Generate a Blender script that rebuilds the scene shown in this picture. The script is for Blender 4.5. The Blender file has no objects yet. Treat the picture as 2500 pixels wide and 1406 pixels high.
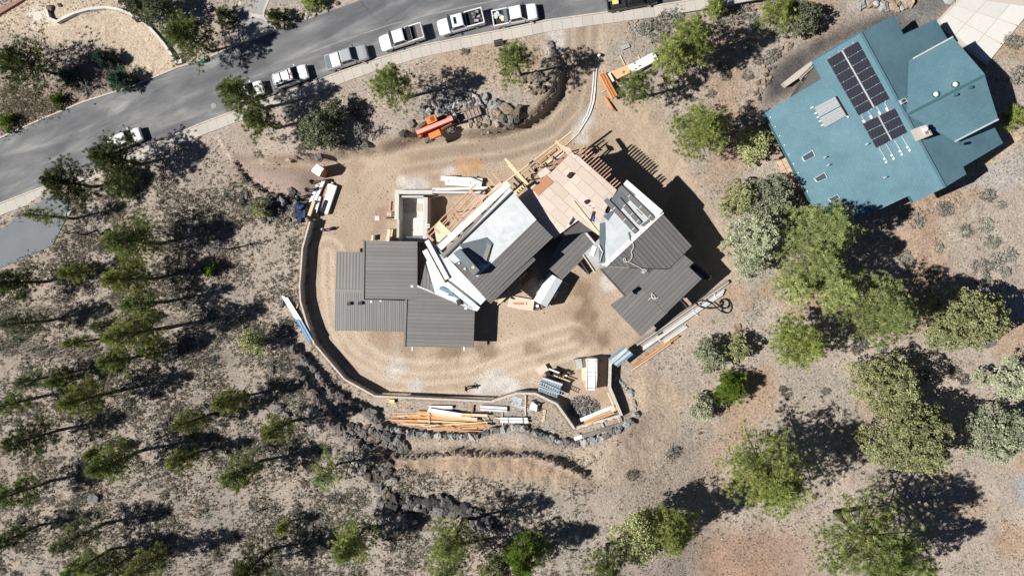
import bpy, math, random
import numpy as np
from mathutils import Vector, Matrix

SC = bpy.context.scene
COL = SC.collection
R = math.radians

# ---------------------------------------------------------------- camera
CAMH = 90.0          # drone height over the building pad (z = 0)
FPX = 1710.0         # focal length in photo pixels (2500 wide)
cam_d = bpy.data.cameras.new('camera'); cam_d.sensor_width = 36.0; cam_d.sensor_fit = 'HORIZONTAL'
cam_d.lens = 36.0 * FPX / 2500.0; cam_d.clip_start = 0.5; cam_d.clip_end = 3000.0
cam = bpy.data.objects.new('camera', cam_d); cam.location = (0, 0, CAMH); COL.objects.link(cam)
NADIR = (1450.0, 660.0)   # the drone looks almost straight down; plumb lines meet at this pixel
CR = Vector(((NADIR[0] - 1250.0) / FPX, (703.0 - NADIR[1]) / FPX, -1.0)).rotation_difference(Vector((0, 0, -1))).to_matrix()
cam.rotation_euler = CR.to_euler()
SC.camera = cam

# ---------------------------------------------------------------- sky and sun
SUN_EL, SHADOW_AZ = 46.5, 11.5          # shadows fall to image right, a little up
world = bpy.data.worlds.new('World'); SC.world = world; world.use_nodes = True
wn = world.node_tree.nodes; wl = world.node_tree.links
bg = wn['Background']; sky = wn.new('ShaderNodeTexSky'); sky.sky_type = 'NISHITA'; sky.sun_disc = False
sx, sy = -math.cos(R(SHADOW_AZ)), -math.sin(R(SHADOW_AZ))       # direction towards the sun
sky.sun_elevation = R(SUN_EL); sky.sun_rotation = math.atan2(sx, sy)
sky.altitude = 1200; sky.air_density = 0.45; sky.dust_density = 0.1
wl.new(sky.outputs[0], bg.inputs[0]); bg.inputs[1].default_value = 0.05
sun_d = bpy.data.lights.new('sun', 'SUN'); sun_d.energy = 5.0; sun_d.angle = R(0.5); sun_d.color = (1.0, 0.955, 0.89)
sun = bpy.data.objects.new('sun', sun_d); COL.objects.link(sun)
sdir = Vector((sx * math.cos(R(SUN_EL)), sy * math.cos(R(SUN_EL)), math.sin(R(SUN_EL))))
sun.rotation_euler = sdir.to_track_quat('Z', 'Y').to_euler(); sun.location = sdir * 150
SC.view_settings.view_transform = 'Standard'; SC.view_settings.look = 'None'
SC.view_settings.gamma = 1.0; SC.view_settings.use_curve_mapping = False
SC.view_settings.exposure = 0.45
SC.render.engine = 'CYCLES'
SC.cycles.max_bounces = 5; SC.cycles.diffuse_bounces = 2; SC.cycles.glossy_bounces = 2
SC.cycles.transmission_bounces = 3; SC.cycles.transparent_max_bounces = 4

# ---------------------------------------------------------------- helpers
def P(px, py, z=0.0):
    """photo pixel seen at height z -> world point"""
    d = CR @ Vector(((px - 1250.0) / FPX, (703.0 - py) / FPX, -1.0)); k = (CAMH - z) / -d.z
    return Vector((d.x * k, d.y * k, z))

def to_px(X, Y, Z):
    M = np.array(CR); vz = Z - CAMH; c = [M[0][i] * X + M[1][i] * Y + M[2][i] * vz for i in range(3)]
    return 1250.0 + FPX * c[0] / -c[2], 703.0 - FPX * c[1] / -c[2]

def smooth(a, b, x):
    t = np.clip((x - a) / (b - a), 0, 1); return t * t * (3 - 2 * t)

def tag(o, label=None, cat=None, group=None, kind=None):
    if label: o['label'] = label
    if cat: o['category'] = cat
    if group: o['group'] = group
    if kind: o['kind'] = kind
    return o

def empty(name, loc=(0, 0, 0), label=None, cat=None, group=None, rz=0.0):
    o = bpy.data.objects.new(name, None); COL.objects.link(o)
    o.location = loc; o.rotation_euler[2] = rz; o.empty_display_size = 0.3
    return tag(o, label, cat, group)

def link(name, me, mat=None, parent=None, loc=None):
    o = bpy.data.objects.new(name, me); COL.objects.link(o)
    if mat is not None and not me.materials: me.materials.append(mat)
    if parent is not None: o.parent = parent
    if loc is not None: o.location = loc
    return o

def box_vf(sx_, sy_, sz_):
    x, y, z = sx_ / 2, sy_ / 2, sz_ / 2
    v = [(-x, -y, -z), (x, -y, -z), (x, y, -z), (-x, y, -z), (-x, -y, z), (x, -y, z), (x, y, z), (-x, y, z)]
    f = [(3, 2, 1, 0), (4, 5, 6, 7), (0, 1, 5, 4), (1, 2, 6, 5), (2, 3, 7, 6), (3, 0, 4, 7)]
    return v, f

class MB:
    def __init__(s): s.v = []; s.f = []; s.m = []; s.mi = 0
    def add(s, v, f):
        n = len(s.v); s.v += [tuple(p) for p in v]; s.f += [tuple(i + n for i in q) for q in f]; s.m += [s.mi] * len(f); return s
    def box(s, c, size, M=None):
        v, f = box_vf(*size); c = Vector(c)
        v = [(M @ Vector(p) if M else Vector(p)) + c for p in v]; return s.add(v, f)
    def beam(s, a, b, w, h, up=(0, 0, 1)):
        a, b = Vector(a), Vector(b); d = b - a; L = d.length; d.normalize()
        u = Vector(up); sd = d.cross(u)
        if sd.length < 1e-4: sd = d.cross(Vector((1, 0, 0)))
        sd.normalize(); u = sd.cross(d)
        v = []
        for p in (a, b):
            for (i, j) in ((-1, -1), (1, -1), (1, 1), (-1, 1)): v.append(p + sd * (i * w / 2) + u * (j * h / 2))
        return s.add(v, [(0, 1, 2, 3), (7, 6, 5, 4), (0, 4, 5, 1), (1, 5, 6, 2), (2, 6, 7, 3), (3, 7, 4, 0)])
    def tube(s, pts, rad, n=6, cap=True):
        pts = [Vector(p) for p in pts]; k = len(pts); v = []; f = []
        if not hasattr(rad, '__len__'): rad = [rad] * k
        for i, p in enumerate(pts):
            d = (pts[min(i + 1, k - 1)] - pts[max(i - 1, 0)]).normalized()
            a = d.cross(Vector((0, 0, 1))) if abs(d.z) < 0.95 else d.cross(Vector((1, 0, 0)))
            a.normalize(); b = d.cross(a)
            for j in range(n):
                t = 2 * math.pi * j / n; v.append(p + (a * math.cos(t) + b * math.sin(t)) * rad[i])
        for i in range(k - 1):
            for j in range(n):
                f.append((i * n + j, i * n + (j + 1) % n, (i + 1) * n + (j + 1) % n, (i + 1) * n + j))
        if cap: f.append(tuple(range(n - 1, -1, -1))); f.append(tuple((k - 1) * n + j for j in range(n)))
        return s.add(v, f)
    def prism(s, top, thick=None, zbot=None):
        """top: list of 3-D points; extruded straight down"""
        top = [Vector(p) for p in top]; n = len(top)
        ar = sum(top[i].x * top[(i + 1) % n].y - top[(i + 1) % n].x * top[i].y for i in range(n))
        if ar < 0: top.reverse()
        bot = [Vector((p.x, p.y, (p.z - thick) if thick is not None else zbot)) for p in top]
        f = [tuple(range(n)), tuple(range(2 * n - 1, n - 1, -1))]
        f += [(i, i + n, (i + 1) % n + n, (i + 1) % n) for i in range(n)]
        return s.add(top + bot, f)
    def cyl(s, c, r, h, axis='Z', n=16, r2=None):
        r2 = r if r2 is None else r2; v = []
        for k, (rr, hh) in enumerate(((r, -h / 2), (r2, h / 2))):
            for j in range(n):
                t = 2 * math.pi * j / n; p = (rr * math.cos(t), rr * math.sin(t), hh)
                if axis == 'Y': p = (p[0], p[2], p[1])
                if axis == 'X': p = (p[2], p[0], p[1])
                v.append(Vector(p) + Vector(c))
        f = [(j, (j + 1) % n, (j + 1) % n + n, j + n) for j in range(n)] + [tuple(range(n - 1, -1, -1)), tuple(range(n, 2 * n))]
        if axis == 'Y': f = [tuple(reversed(q)) for q in f]
        return s.add(v, f)
    def mesh(s, name, mats=None, smooth_=False):
        me = bpy.data.meshes.new(name); me.from_pydata(s.v, [], s.f); me.update()
        if mats:
            for m in (mats if isinstance(mats, (list, tuple)) else [mats]): me.materials.append(m)
            if isinstance(mats, (list, tuple)): me.polygons.foreach_set('material_index', s.m)
        if smooth_: me.polygons.foreach_set('use_smooth', [True] * len(me.polygons))
        return me
    def build(s, name, mats, parent=None, loc=None, smooth_=False):
        return link(name, s.mesh(name, mats, smooth_), None, parent, loc)

def tri_mesh(name, V, mat, tint=None, quads=False):
    """V: (n,3,3) triangles; tint (n,) -> point attribute"""
    n, k = V.shape[0], V.shape[1]
    me = bpy.data.meshes.new(name); me.vertices.add(n * k); me.vertices.foreach_set('co', V.astype(np.float32).ravel())
    me.loops.add(n * k); me.loops.foreach_set('vertex_index', np.arange(n * k, dtype=np.int32))
    me.polygons.add(n); me.polygons.foreach_set('loop_start', np.arange(0, n * k, k, dtype=np.int32))
    me.polygons.foreach_set('loop_total', np.full(n, k, dtype=np.int32))
    if tint is not None:
        at = me.attributes.new('tint', 'FLOAT', 'POINT'); at.data.foreach_set('value', np.repeat(tint, k).astype(np.float32))
    me.update(calc_edges=True); me.materials.append(mat); return me

# ---------------------------------------------------------------- materials
MAT = {}
def nodes_of(name):
    m = bpy.data.materials.new(name); m.use_nodes = True; nt = m.node_tree
    b = nt.nodes['Principled BSDF']; MAT[name] = m
    return m, nt, b

def noise(nt, scale, detail=4, rough=0.55, coord='Object', dist=0.0):
    tc = nt.nodes.new('ShaderNodeTexCoord'); n = nt.nodes.new('ShaderNodeTexNoise')
    n.inputs['Scale'].default_value = scale; n.inputs['Detail'].default_value = detail; n.inputs['Roughness'].default_value = rough
    n.inputs['Distortion'].default_value = dist
    nt.links.new(tc.outputs[coord], n.inputs['Vector']); return n

def ramp(nt, src, stops):
    r = nt.nodes.new('ShaderNodeValToRGB'); e = r.color_ramp.elements
    while len(e) < len(stops): e.new(0.5)
    for i, (p, c) in enumerate(stops): e[i].position = p; e[i].color = (*c, 1) if len(c) == 3 else c
    nt.links.new(src, r.inputs[0]); return r

def mixc(nt, fac, a, b, mode='MIX'):
    m = nt.nodes.new('ShaderNodeMix'); m.data_type = 'RGBA'; m.blend_type = mode
    for sock, val in ((m.inputs[0], fac), (m.inputs[6], a), (m.inputs[7], b)):
        if hasattr(val, 'is_linked') or hasattr(val, 'node'): nt.links.new(val, sock)
        elif isinstance(val, (int, float)): sock.default_value = val
        else: sock.default_value = (*val, 1) if len(val) == 3 else val
    return m.outputs[2]

def bump(nt, b, src, strength=0.3, dist=0.02):
    n = nt.nodes.new('ShaderNodeBump'); n.inputs['Strength'].default_value = strength; n.inputs['Distance'].default_value = dist
    nt.links.new(src, n.inputs['Height']); nt.links.new(n.outputs[0], b.inputs['Normal'])

def simple(name, col, rough=0.6, metal=0.0, var=0.12, scale=3.0, bmp=0.0, spec=0.4, coord='Object'):
    """flat colour with soft wear: two octaves of noise shift its value"""
    m, nt, b = nodes_of(name); c = np.array(col)
    n = noise(nt, scale, 5, 0.6, coord)
    r = ramp(nt, n.outputs[0], [(0.25, tuple(c * (1 - var))), (0.75, tuple(np.minimum(c * (1 + var), 1)))])
    nt.links.new(r.outputs[0], b.inputs['Base Color'])
    b.inputs['Roughness'].default_value = rough; b.inputs['Metallic'].default_value = metal
    b.inputs['Specular IOR Level'].default_value = spec
    if bmp: bump(nt, b, n.outputs[0], bmp, 0.03)
    return m

def shaded_piece(name, col, rough=0.6, var=0.25, scale=4.0, spec=0.3, hue=0.0, metal=0.0):
    """like simple(), plus a value shift from piece to piece (board to board, stone to stone)"""
    m, nt, b = nodes_of(name); c = np.array(col)
    n = noise(nt, scale, 5, 0.65)
    r = ramp(nt, n.outputs[0], [(0.25, tuple(c * (1 - var * .6))), (0.75, tuple(np.minimum(c * (1 + var * .6), 1)))])
    oi = nt.nodes.new('ShaderNodeObjectInfo'); hs = nt.nodes.new('ShaderNodeHueSaturation')
    mr = nt.nodes.new('ShaderNodeMapRange'); mr.inputs[3].default_value = 1 - var; mr.inputs[4].default_value = 1 + var
    nt.links.new(oi.outputs['Random'], mr.inputs[0]); nt.links.new(mr.outputs[0], hs.inputs['Value'])
    nt.links.new(r.outputs[0], hs.inputs['Color']); nt.links.new(hs.outputs[0], b.inputs['Base Color'])
    b.inputs['Roughness'].default_value = rough; b.inputs['Specular IOR Level'].default_value = spec
    b.inputs['Metallic'].default_value = metal
    bump(nt, b, n.outputs[0], 0.25, 0.02)
    return m

def foliage(name, c0, c1, c2=None, trans=0.25):
    """leaf material: 'tint' attribute picks between the colours, clump by clump"""
    m, nt, b = nodes_of(name)
    at = nt.nodes.new('ShaderNodeAttribute'); at.attribute_name = 'tint'
    stops = [(0.0, c0), (1.0, c1)] if c2 is None else [(0.0, c0), (0.6, c1), (1.0, c2)]
    r = ramp(nt, at.outputs['Fac'], stops)
    oi = nt.nodes.new('ShaderNodeObjectInfo'); hs = nt.nodes.new('ShaderNodeHueSaturation')
    mr = nt.nodes.new('ShaderNodeMapRange'); mr.inputs[3].default_value = 0.8; mr.inputs[4].default_value = 1.25
    nt.links.new(oi.outputs['Random'], mr.inputs[0]); nt.links.new(mr.outputs[0], hs.inputs['Value'])
    nt.links.new(r.outputs[0], hs.inputs['Color'])
    nt.links.new(hs.outputs[0], b.inputs['Base Color']); b.inputs['Roughness'].default_value = 0.7
    b.inputs['Specular IOR Level'].default_value = 0.15
    tr = nt.nodes.new('ShaderNodeBsdfTranslucent'); nt.links.new(hs.outputs[0], tr.inputs[0])
    mx = nt.nodes.new('ShaderNodeMixShader'); mx.inputs[0].default_value = trans
    nt.links.new(b.outputs[0], mx.inputs[1]); nt.links.new(tr.outputs[0], mx.inputs[2])
    nt.links.new(mx.outputs[0], nt.nodes['Material Output'].inputs[0]); return m

simple('white_paint', (0.80, 0.80, 0.79), 0.35, var=0.03)
simple('car_white', (0.78, 0.79, 0.80), 0.22, var=0.02, spec=0.5)
simple('car_silver', (0.50, 0.52, 0.54), 0.25, 0.3, var=0.03)
simple('car_black', (0.015, 0.016, 0.018), 0.25, var=0.1)
simple('black_plastic', (0.02, 0.02, 0.021), 0.6)
simple('rubber', (0.025, 0.025, 0.026), 0.85, var=0.2)
simple('tyre_dusty', (0.14, 0.125, 0.11), 0.95, var=0.35, scale=9)
simple('chrome', (0.55, 0.56, 0.58), 0.25, 0.9)
simple('red_lens', (0.45, 0.02, 0.02), 0.25)
simple('amber_lens', (0.6, 0.2, 0.03), 0.25)
simple('head_lens', (0.6, 0.62, 0.65), 0.1)
m, nt, b = nodes_of('car_glass'); b.inputs['Base Color'].default_value = (0.012, 0.02, 0.032, 1); b.inputs['Roughness'].default_value = 0.12; b.inputs['Specular IOR Level'].default_value = 0.3
simple('lift_orange', (0.62, 0.12, 0.035), 0.45, var=0.12)
simple('lift_faded', (0.80, 0.38, 0.34), 0.5, var=0.12)
simple('orange_box', (0.75, 0.22, 0.05), 0.45, var=0.08)
shaded_piece('roof_metal', (0.158, 0.152, 0.152), 0.42, var=0.09, scale=0.7, spec=0.5)
simple('roof_cap', (0.165, 0.155, 0.15), 0.42, var=0.05)
simple('roof_gap', (0.095, 0.09, 0.087), 0.8)
m, nt, b = nodes_of('membrane')
n1 = noise(nt, 0.5, 6, 0.6, dist=1.5); n2 = noise(nt, 6, 4)
c = ramp(nt, n1.outputs[0], [(0.3, (0.50, 0.545, 0.565)), (0.5, (0.58, 0.62, 0.635)), (0.7, (0.66, 0.69, 0.70))])
nt.links.new(c.outputs[0], b.inputs['Base Color']); b.inputs['Roughness'].default_value = 0.55; bump(nt, b, n1.outputs[0], 0.4, 0.12)
simple('membrane_grey', (0.38, 0.40, 0.405), 0.6, var=0.25, scale=1.0, bmp=0.2)
simple('slate_sheet', (0.14, 0.175, 0.20), 0.5, var=0.12, scale=1.5)
shaded_piece('plywood', (0.60, 0.50, 0.43), 0.75, var=0.13, scale=9)
shaded_piece('plywood_dark', (0.42, 0.22, 0.12), 0.75, var=0.1, scale=5)
shaded_piece('lumber', (0.62, 0.42, 0.23), 0.7, var=0.18, scale=3)
shaded_piece('lumber_pale', (0.70, 0.56, 0.38), 0.7, var=0.15, scale=3)
shaded_piece('lumber_red', (0.40, 0.16, 0.07), 0.7, var=0.2, scale=3)
shaded_piece('lumber_orange', (0.60, 0.28, 0.11), 0.7, var=0.22, scale=3)
shaded_piece('frame_pink', (0.52, 0.30, 0.26), 0.65, var=0.15)
shaded_piece('wrap_white', (0.80, 0.80, 0.79), 0.45, var=0.06, scale=2)
shaded_piece('metal_trim', (0.62, 0.66, 0.68), 0.35, var=0.12, metal=0.3)
shaded_piece('metal_blue', (0.16, 0.26, 0.36), 0.4, var=0.25, metal=0.2)
shaded_piece('panel_bundle', (0.22, 0.21, 0.205), 0.4, var=0.12, metal=0.2)
simple('blue_tarp', (0.05, 0.16, 0.42), 0.5, var=0.2)
simple('wall_dark', (0.09, 0.085, 0.08), 0.8)
simple('wall_wrap', (0.16, 0.17, 0.18), 0.7)
shaded_piece('concrete', (0.46, 0.42, 0.37), 0.85, var=0.08, scale=2.5)
shaded_piece('concrete_new', (0.56, 0.55, 0.52), 0.85, var=0.08, scale=1.8)
simple('concrete_wall', (0.46, 0.42, 0.38), 0.85, var=0.18, scale=1.6, bmp=0.15)
simple('concrete_top', (0.50, 0.46, 0.41), 0.85, var=0.25, scale=3)
shaded_piece('sidewalk', (0.45, 0.42, 0.385), 0.85, var=0.05, scale=2.0)
simple('kerb', (0.50, 0.44, 0.38), 0.85, var=0.2, scale=2)
shaded_piece('rock_grey', (0.155, 0.148, 0.142), 0.9, var=0.3, scale=4)
shaded_piece('rock_pale', (0.30, 0.30, 0.295), 0.9, var=0.3, scale=5)
shaded_piece('rock_lava', (0.060, 0.056, 0.056), 0.95, var=0.35, scale=5)
shaded_piece('rock_tan', (0.30, 0.235, 0.17), 0.9, var=0.3, scale=4)
shaded_piece('rock_brown', (0.16, 0.128, 0.105), 0.9, var=0.3, scale=4)
simple('bark', (0.085, 0.06, 0.045), 0.95, var=0.35, scale=8)
simple('bark_dead', (0.30, 0.28, 0.265), 0.95, var=0.3, scale=8)
simple('bark_dark', (0.05, 0.042, 0.04), 0.95, var=0.3, scale=8)
foliage('needles', (0.085, 0.112, 0.036), (0.250, 0.305, 0.095), (0.44, 0.50, 0.17), 0.3)
foliage('needles_yellow', (0.140, 0.178, 0.050), (0.370, 0.435, 0.125), (0.57, 0.61, 0.21), 0.3)
foliage('needles_olive', (0.120, 0.142, 0.046), (0.310, 0.345, 0.100), (0.52, 0.53, 0.16), 0.3)
foliage('needles_dark', (0.036, 0.050, 0.020), (0.095, 0.122, 0.040), (0.22, 0.25, 0.07), 0.25)
foliage('needles_light', (0.185, 0.230, 0.085), (0.420, 0.490, 0.185), (0.61, 0.66, 0.30), 0.3)
foliage('needles_soft', (0.140, 0.158, 0.090), (0.290, 0.320, 0.170), (0.44, 0.47, 0.25), 0.3)
foliage('juniper_pale', (0.190, 0.215, 0.145), (0.450, 0.490, 0.330), (0.62, 0.65, 0.46), 0.2)
foliage('juniper_yellow', (0.190, 0.205, 0.095), (0.470, 0.500, 0.245), (0.66, 0.67, 0.34), 0.2)
foliage('juniper_grey', (0.096, 0.115, 0.072), (0.200, 0.224, 0.136), (0.320, 0.352, 0.208), 0.15)
foliage('spruce_blue', (0.04, 0.085, 0.06), (0.10, 0.17, 0.12), (0.17, 0.25, 0.18), 0.15)
foliage('shrub_green', (0.058, 0.117, 0.019), (0.169, 0.247, 0.033), (0.286, 0.364, 0.052))
foliage('sage', (0.20, 0.20, 0.175), (0.36, 0.355, 0.305), (0.50, 0.49, 0.43), 0.25)
foliage('sage_dark', (0.13, 0.125, 0.11), (0.25, 0.242, 0.21), (0.36, 0.35, 0.305), 0.25)
foliage('dry_grass', (0.24, 0.20, 0.15), (0.44, 0.39, 0.29), (0.66, 0.60, 0.45), 0.3)
simple('teal_trim', (0.05, 0.13, 0.145), 0.5)
m, nt, b = nodes_of('teal_shingle')
tc = nt.nodes.new('ShaderNodeTexCoord'); br = nt.nodes.new('ShaderNodeTexBrick')
br.inputs['Scale'].default_value = 1.0; br.inputs['Brick Width'].default_value = 0.55; br.inputs['Row Height'].default_value = 0.30
br.inputs['Mortar Size'].default_value = 0.035; br.inputs['Mortar Smooth'].default_value = 0.6; br.offset = 0.5
br.inputs['Color1'].default_value = (0.102, 0.196, 0.243, 1); br.inputs['Color2'].default_value = (0.113, 0.213, 0.262, 1)
br.inputs['Mortar'].default_value = (0.088, 0.176, 0.215, 1)
nt.links.new(tc.outputs['UV'], br.inputs['Vector'])
n1 = noise(nt, 0.25, 5, 0.6)
cc = mixc(nt, 1.0, br.outputs['Color'], ramp(nt, n1.outputs[0], [(0.3, (0.84, 0.85, 0.86)), (0.5, (1.0, 1.0, 1.0)), (0.72, (1.2, 1.15, 1.12))]).outputs[0], 'MULTIPLY')
nt.links.new(cc, b.inputs['Base Color']); b.inputs['Roughness'].default_value = 0.7; b.inputs['Specular IOR Level'].default_value = 0.25
bump(nt, b, br.outputs['Fac'], -0.25, 0.02)
m, nt, b = nodes_of('solar_cell')
tc = nt.nodes.new('ShaderNodeTexCoord'); wv = nt.nodes.new('ShaderNodeTexWave'); wv.wave_type = 'BANDS'; wv.inputs['Scale'].default_value = 2.2
nt.links.new(tc.outputs['Object'], wv.inputs['Vector'])
r = ramp(nt, wv.outputs['Fac'], [(0.3, (0.016, 0.016, 0.026)), (0.8, (0.050, 0.050, 0.066))])
nt.links.new(r.outputs[0], b.inputs['Base Color']); b.inputs['Roughness'].default_value = 0.2
simple('hose_black', (0.015, 0.015, 0.016), 0.5)
simple('rope', (0.75, 0.72, 0.66), 0.8)
simple('skin', (0.45, 0.27, 0.19), 0.6)
simple('cloth_black', (0.02, 0.02, 0.022), 0.9); simple('cloth_navy', (0.03, 0.05, 0.12), 0.9)
simple('cloth_grey', (0.32, 0.32, 0.33), 0.9); simple('cloth_purple', (0.10, 0.04, 0.07), 0.9); simple('cloth_teal', (0.12, 0.42, 0.36), 0.8)
simple('hard_hat', (0.75, 0.75, 0.74), 0.4); simple('yellow_plastic', (0.75, 0.60, 0.20), 0.5); simple('green_plastic', (0.04, 0.30, 0.20), 0.5)
simple('sign_red', (0.62, 0.13, 0.10), 0.5); simple('brown_panel', (0.26, 0.13, 0.09), 0.6)
simple('deck_wood', (0.34, 0.25, 0.21), 0.7, var=0.15); simple('alu_blue', (0.36, 0.44, 0.52), 0.35, 0.4, var=0.1)
simple('flagstone', (0.52, 0.38, 0.28), 0.85, var=0.15)
# ================================================================ terrain
GS = 0.3; GX0, GX1, GY0, GY1 = -111.0, 78.0, -63.0, 63.0
gx = np.arange(GX0, GX1 + 1e-6, GS); gy = np.arange(GY0, GY1 + 1e-6, GS)
NX, NY = len(gx), len(gy); XX, YY = np.meshgrid(gx, gy)
rng = np.random.default_rng(7)

def poly_world(poly, z): return np.array([[P(x, y, z).x, P(x, y, z).y] for x, y in poly])
def inside(pw, X, Y):
    c = np.zeros(X.shape, bool); n = len(pw)
    for i in range(n):
        x0, y0 = pw[i]; x1, y1 = pw[(i + 1) % n]
        if y0 == y1: continue
        k = (y0 > Y) != (y1 > Y)
        c ^= k & (X < (x1 - x0) * (Y - y0) / (y1 - y0) + x0)
    return c
def blur(a, m):
    r = max(1, int(round(m / GS))); 
    for _ in range(2):
        for ax in (0, 1):
            p = np.pad(a, [(r, r) if i == ax else (0, 0) for i in (0, 1)], mode='edge'); cs = np.cumsum(p, axis=ax)
            z0 = np.zeros_like(np.take(cs, [0], axis=ax)); cs = np.concatenate([z0, cs], axis=ax)
            n = a.shape[ax]; a = (np.take(cs, range(2 * r + 1, 2 * r + 1 + n), axis=ax) - np.take(cs, range(0, n), axis=ax)) / (2 * r + 1)
    return a
def mask(poly, z=0.0, soft=0.35):
    a = inside(poly_world(poly, z), XX, YY).astype(float)
    return blur(a, soft) if soft > 0 else a
def vnoise(cell, seed, octs=3):
    out = np.zeros(XX.shape); amp = 1.0; tot = 0
    for o in range(octs):
        r_ = np.random.default_rng(seed * 31 + o); c = cell / 2 ** o
        nx, ny = int((GX1 - GX0) / c) + 3, int((GY1 - GY0) / c) + 3; g = r_.random((ny, nx))
        fx = (XX - GX0) / c; fy = (YY - GY0) / c; ix = fx.astype(int); iy = fy.astype(int); tx = fx - ix; ty = fy - iy
        tx = tx * tx * (3 - 2 * tx); ty = ty * ty * (3 - 2 * ty)
        out += amp * ((g[iy, ix] * (1 - tx) + g[iy, ix + 1] * tx) * (1 - ty) + (g[iy + 1, ix] * (1 - tx) + g[iy + 1, ix + 1] * tx) * ty)
        tot += amp; amp *= 0.55
    return out / tot
def dist_line(poly, z=0.0):
    pw = poly_world(poly, z); d = np.full(XX.shape, 1e9)
    for i in range(len(pw) - 1):
        a, b = pw[i], pw[i + 1]; ab = b - a; t = np.clip(((XX - a[0]) * ab[0] + (YY - a[1]) * ab[1]) / (ab @ ab), 0, 1)
        d = np.minimum(d, np.hypot(XX - a[0] - t * ab[0], YY - a[1] - t * ab[1]))
    return d

ZR = 2.2                                              # road level
PX, PY = to_px(XX, YY, 0.0)
WALL = [(756, 541), (738, 606), (731, 700), (733, 735), (746, 780), (766, 838), (841, 926), (915, 967), (1200, 980)]
WALL2 = [(1200, 980), (1261, 960), (1307, 961), (1359, 986), (1402, 1046)]
WALL3 = [(1402, 1046), (1517, 1014), (1488, 945), (1490, 880)]
T1 = WALL + WALL2[1:] + [(1515, 1015), (1570, 1005), (1640, 1000), (2600, 1000), (2600, 1900), (-500, 1900), (-500, 300), (540, 340), (572, 395), (600, 440), (645, 470), (700, 482), (738, 492)]
ROW_A = [(716, 851), (735, 870), (754, 889), (774, 913), (795, 943), (816, 963), (845, 984), (882, 996), (905, 1010), (938, 1043)]
ROW_C = [(950, 1046), (1000, 1058), (1090, 1064), (1160, 1066), (1205, 1052), (1235, 1046), (1265, 1043), (1300, 1053), (1345, 1074), (1405, 1085), (1470, 1068), (1515, 1046), (1550, 1022)]
ROW_B = [(725, 901), (739, 922), (749, 938), (762, 957), (779, 980), (791, 998), (828, 1042), (866, 1072), (902, 1098)]
T2 = ROW_A + ROW_C + [(1600, 1005), (2600, 1005), (2600, 1900), (-500, 1900), (-500, 700), (600, 800), (680, 826)]
CREST = [(905, 1100), (945, 1112), (1000, 1117), (1060, 1112), (1100, 1106), (1200, 1110), (1300, 1112), (1345, 1127), (1385, 1142), (1430, 1165)]
T3 = [(690, 880)] + ROW_B + CREST + [(1520, 1215), (2600, 1215), (2600, 1900), (-500, 1900), (-500, 820)]
ISLAND = [(470, 340), (540, 402), (585, 385), (700, 392), (760, 385), (830, 372), (930, 362), (990, 338), (1030, 318), (1130, 326), (1190, 326), (1262, 304), (1318, 272), (1353, 225), (1370, 170), (1352, 130), (1343, 104), (1330, 60), (900, 100), (560, 250)]
fadeE = 1 - smooth(1460, 1760, PX)
warp = (vnoise(1.6, 3, 2) - 0.5)
Z = ZR * (1 - smooth(75, 290, PY) * smooth(520, 680, PX)) * (1 - smooth(1500, 1900, PX) * 0.6)
Z = Z + (0.25 - Z) * mask([(1850, 250), (2100, 60), (2330, 80), (2500, 120), (2500, 480), (2060, 560)], 0, 6.0)
mi = mask(ISLAND, 2.0, 0.35); Z = Z * (1 - mi) + 2.45 * mi
m1 = mask(T1, 1.5, 0.0); m1 = m1 + (blur(m1, 5.0) - m1) * smooth(1500, 1580, PX); m1w = blur(m1, 0.3); Z = Z * (1 - m1) + (1.42 + 0.8 * smooth(700, 380, PX)) * m1 * fadeE + (1 - fadeE) * m1 * Z
mp_ = mask([(560, 385), (590, 392), (650, 398), (730, 410), (770, 430), (760, 480), (742, 505), (690, 478), (640, 458), (600, 425)], 1.4, 1.1); Z = Z * (1 - mp_) + 1.45 * mp_
m2 = mask(T2, 2.0, 0.35); m2 = m2 + (blur(m2, 5.0) - m2) * smooth(1530, 1600, PX); Z += 1.0 * m2 * fadeE
m3 = mask(T3, 3.0, 0.45); m3 = m3 + (blur(m3, 5.0) - m3) * smooth(1400, 1480, PX); Z += 0.95 * m3 * fadeE
hill = smooth(3, 45, dist_line(ROW_B + CREST, 3)) * m3 * fadeE; Z += 1.2 * hill
ROADP = [(-400, 515), (0, 338), (90, 297), (205, 249), (343, 204), (435, 165), (500, 146), (566, 115), (677, 74), (846, 12), (894, -4), (1000, -60), (2300, -200), (1800, -20), (1712, 8), (1507, 58), (1328, 87), (1240, 103), (1061, 135), (920, 170), (830, 200), (764, 226), (576, 304), (360, 385), (120, 478), (0, 526), (-400, 690)]
mr_ = mask(ROADP, ZR, 0.9); mr_ = smooth(0.0, 0.55, mr_); Z = Z * (1 - mr_) + ZR * mr_
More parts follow.
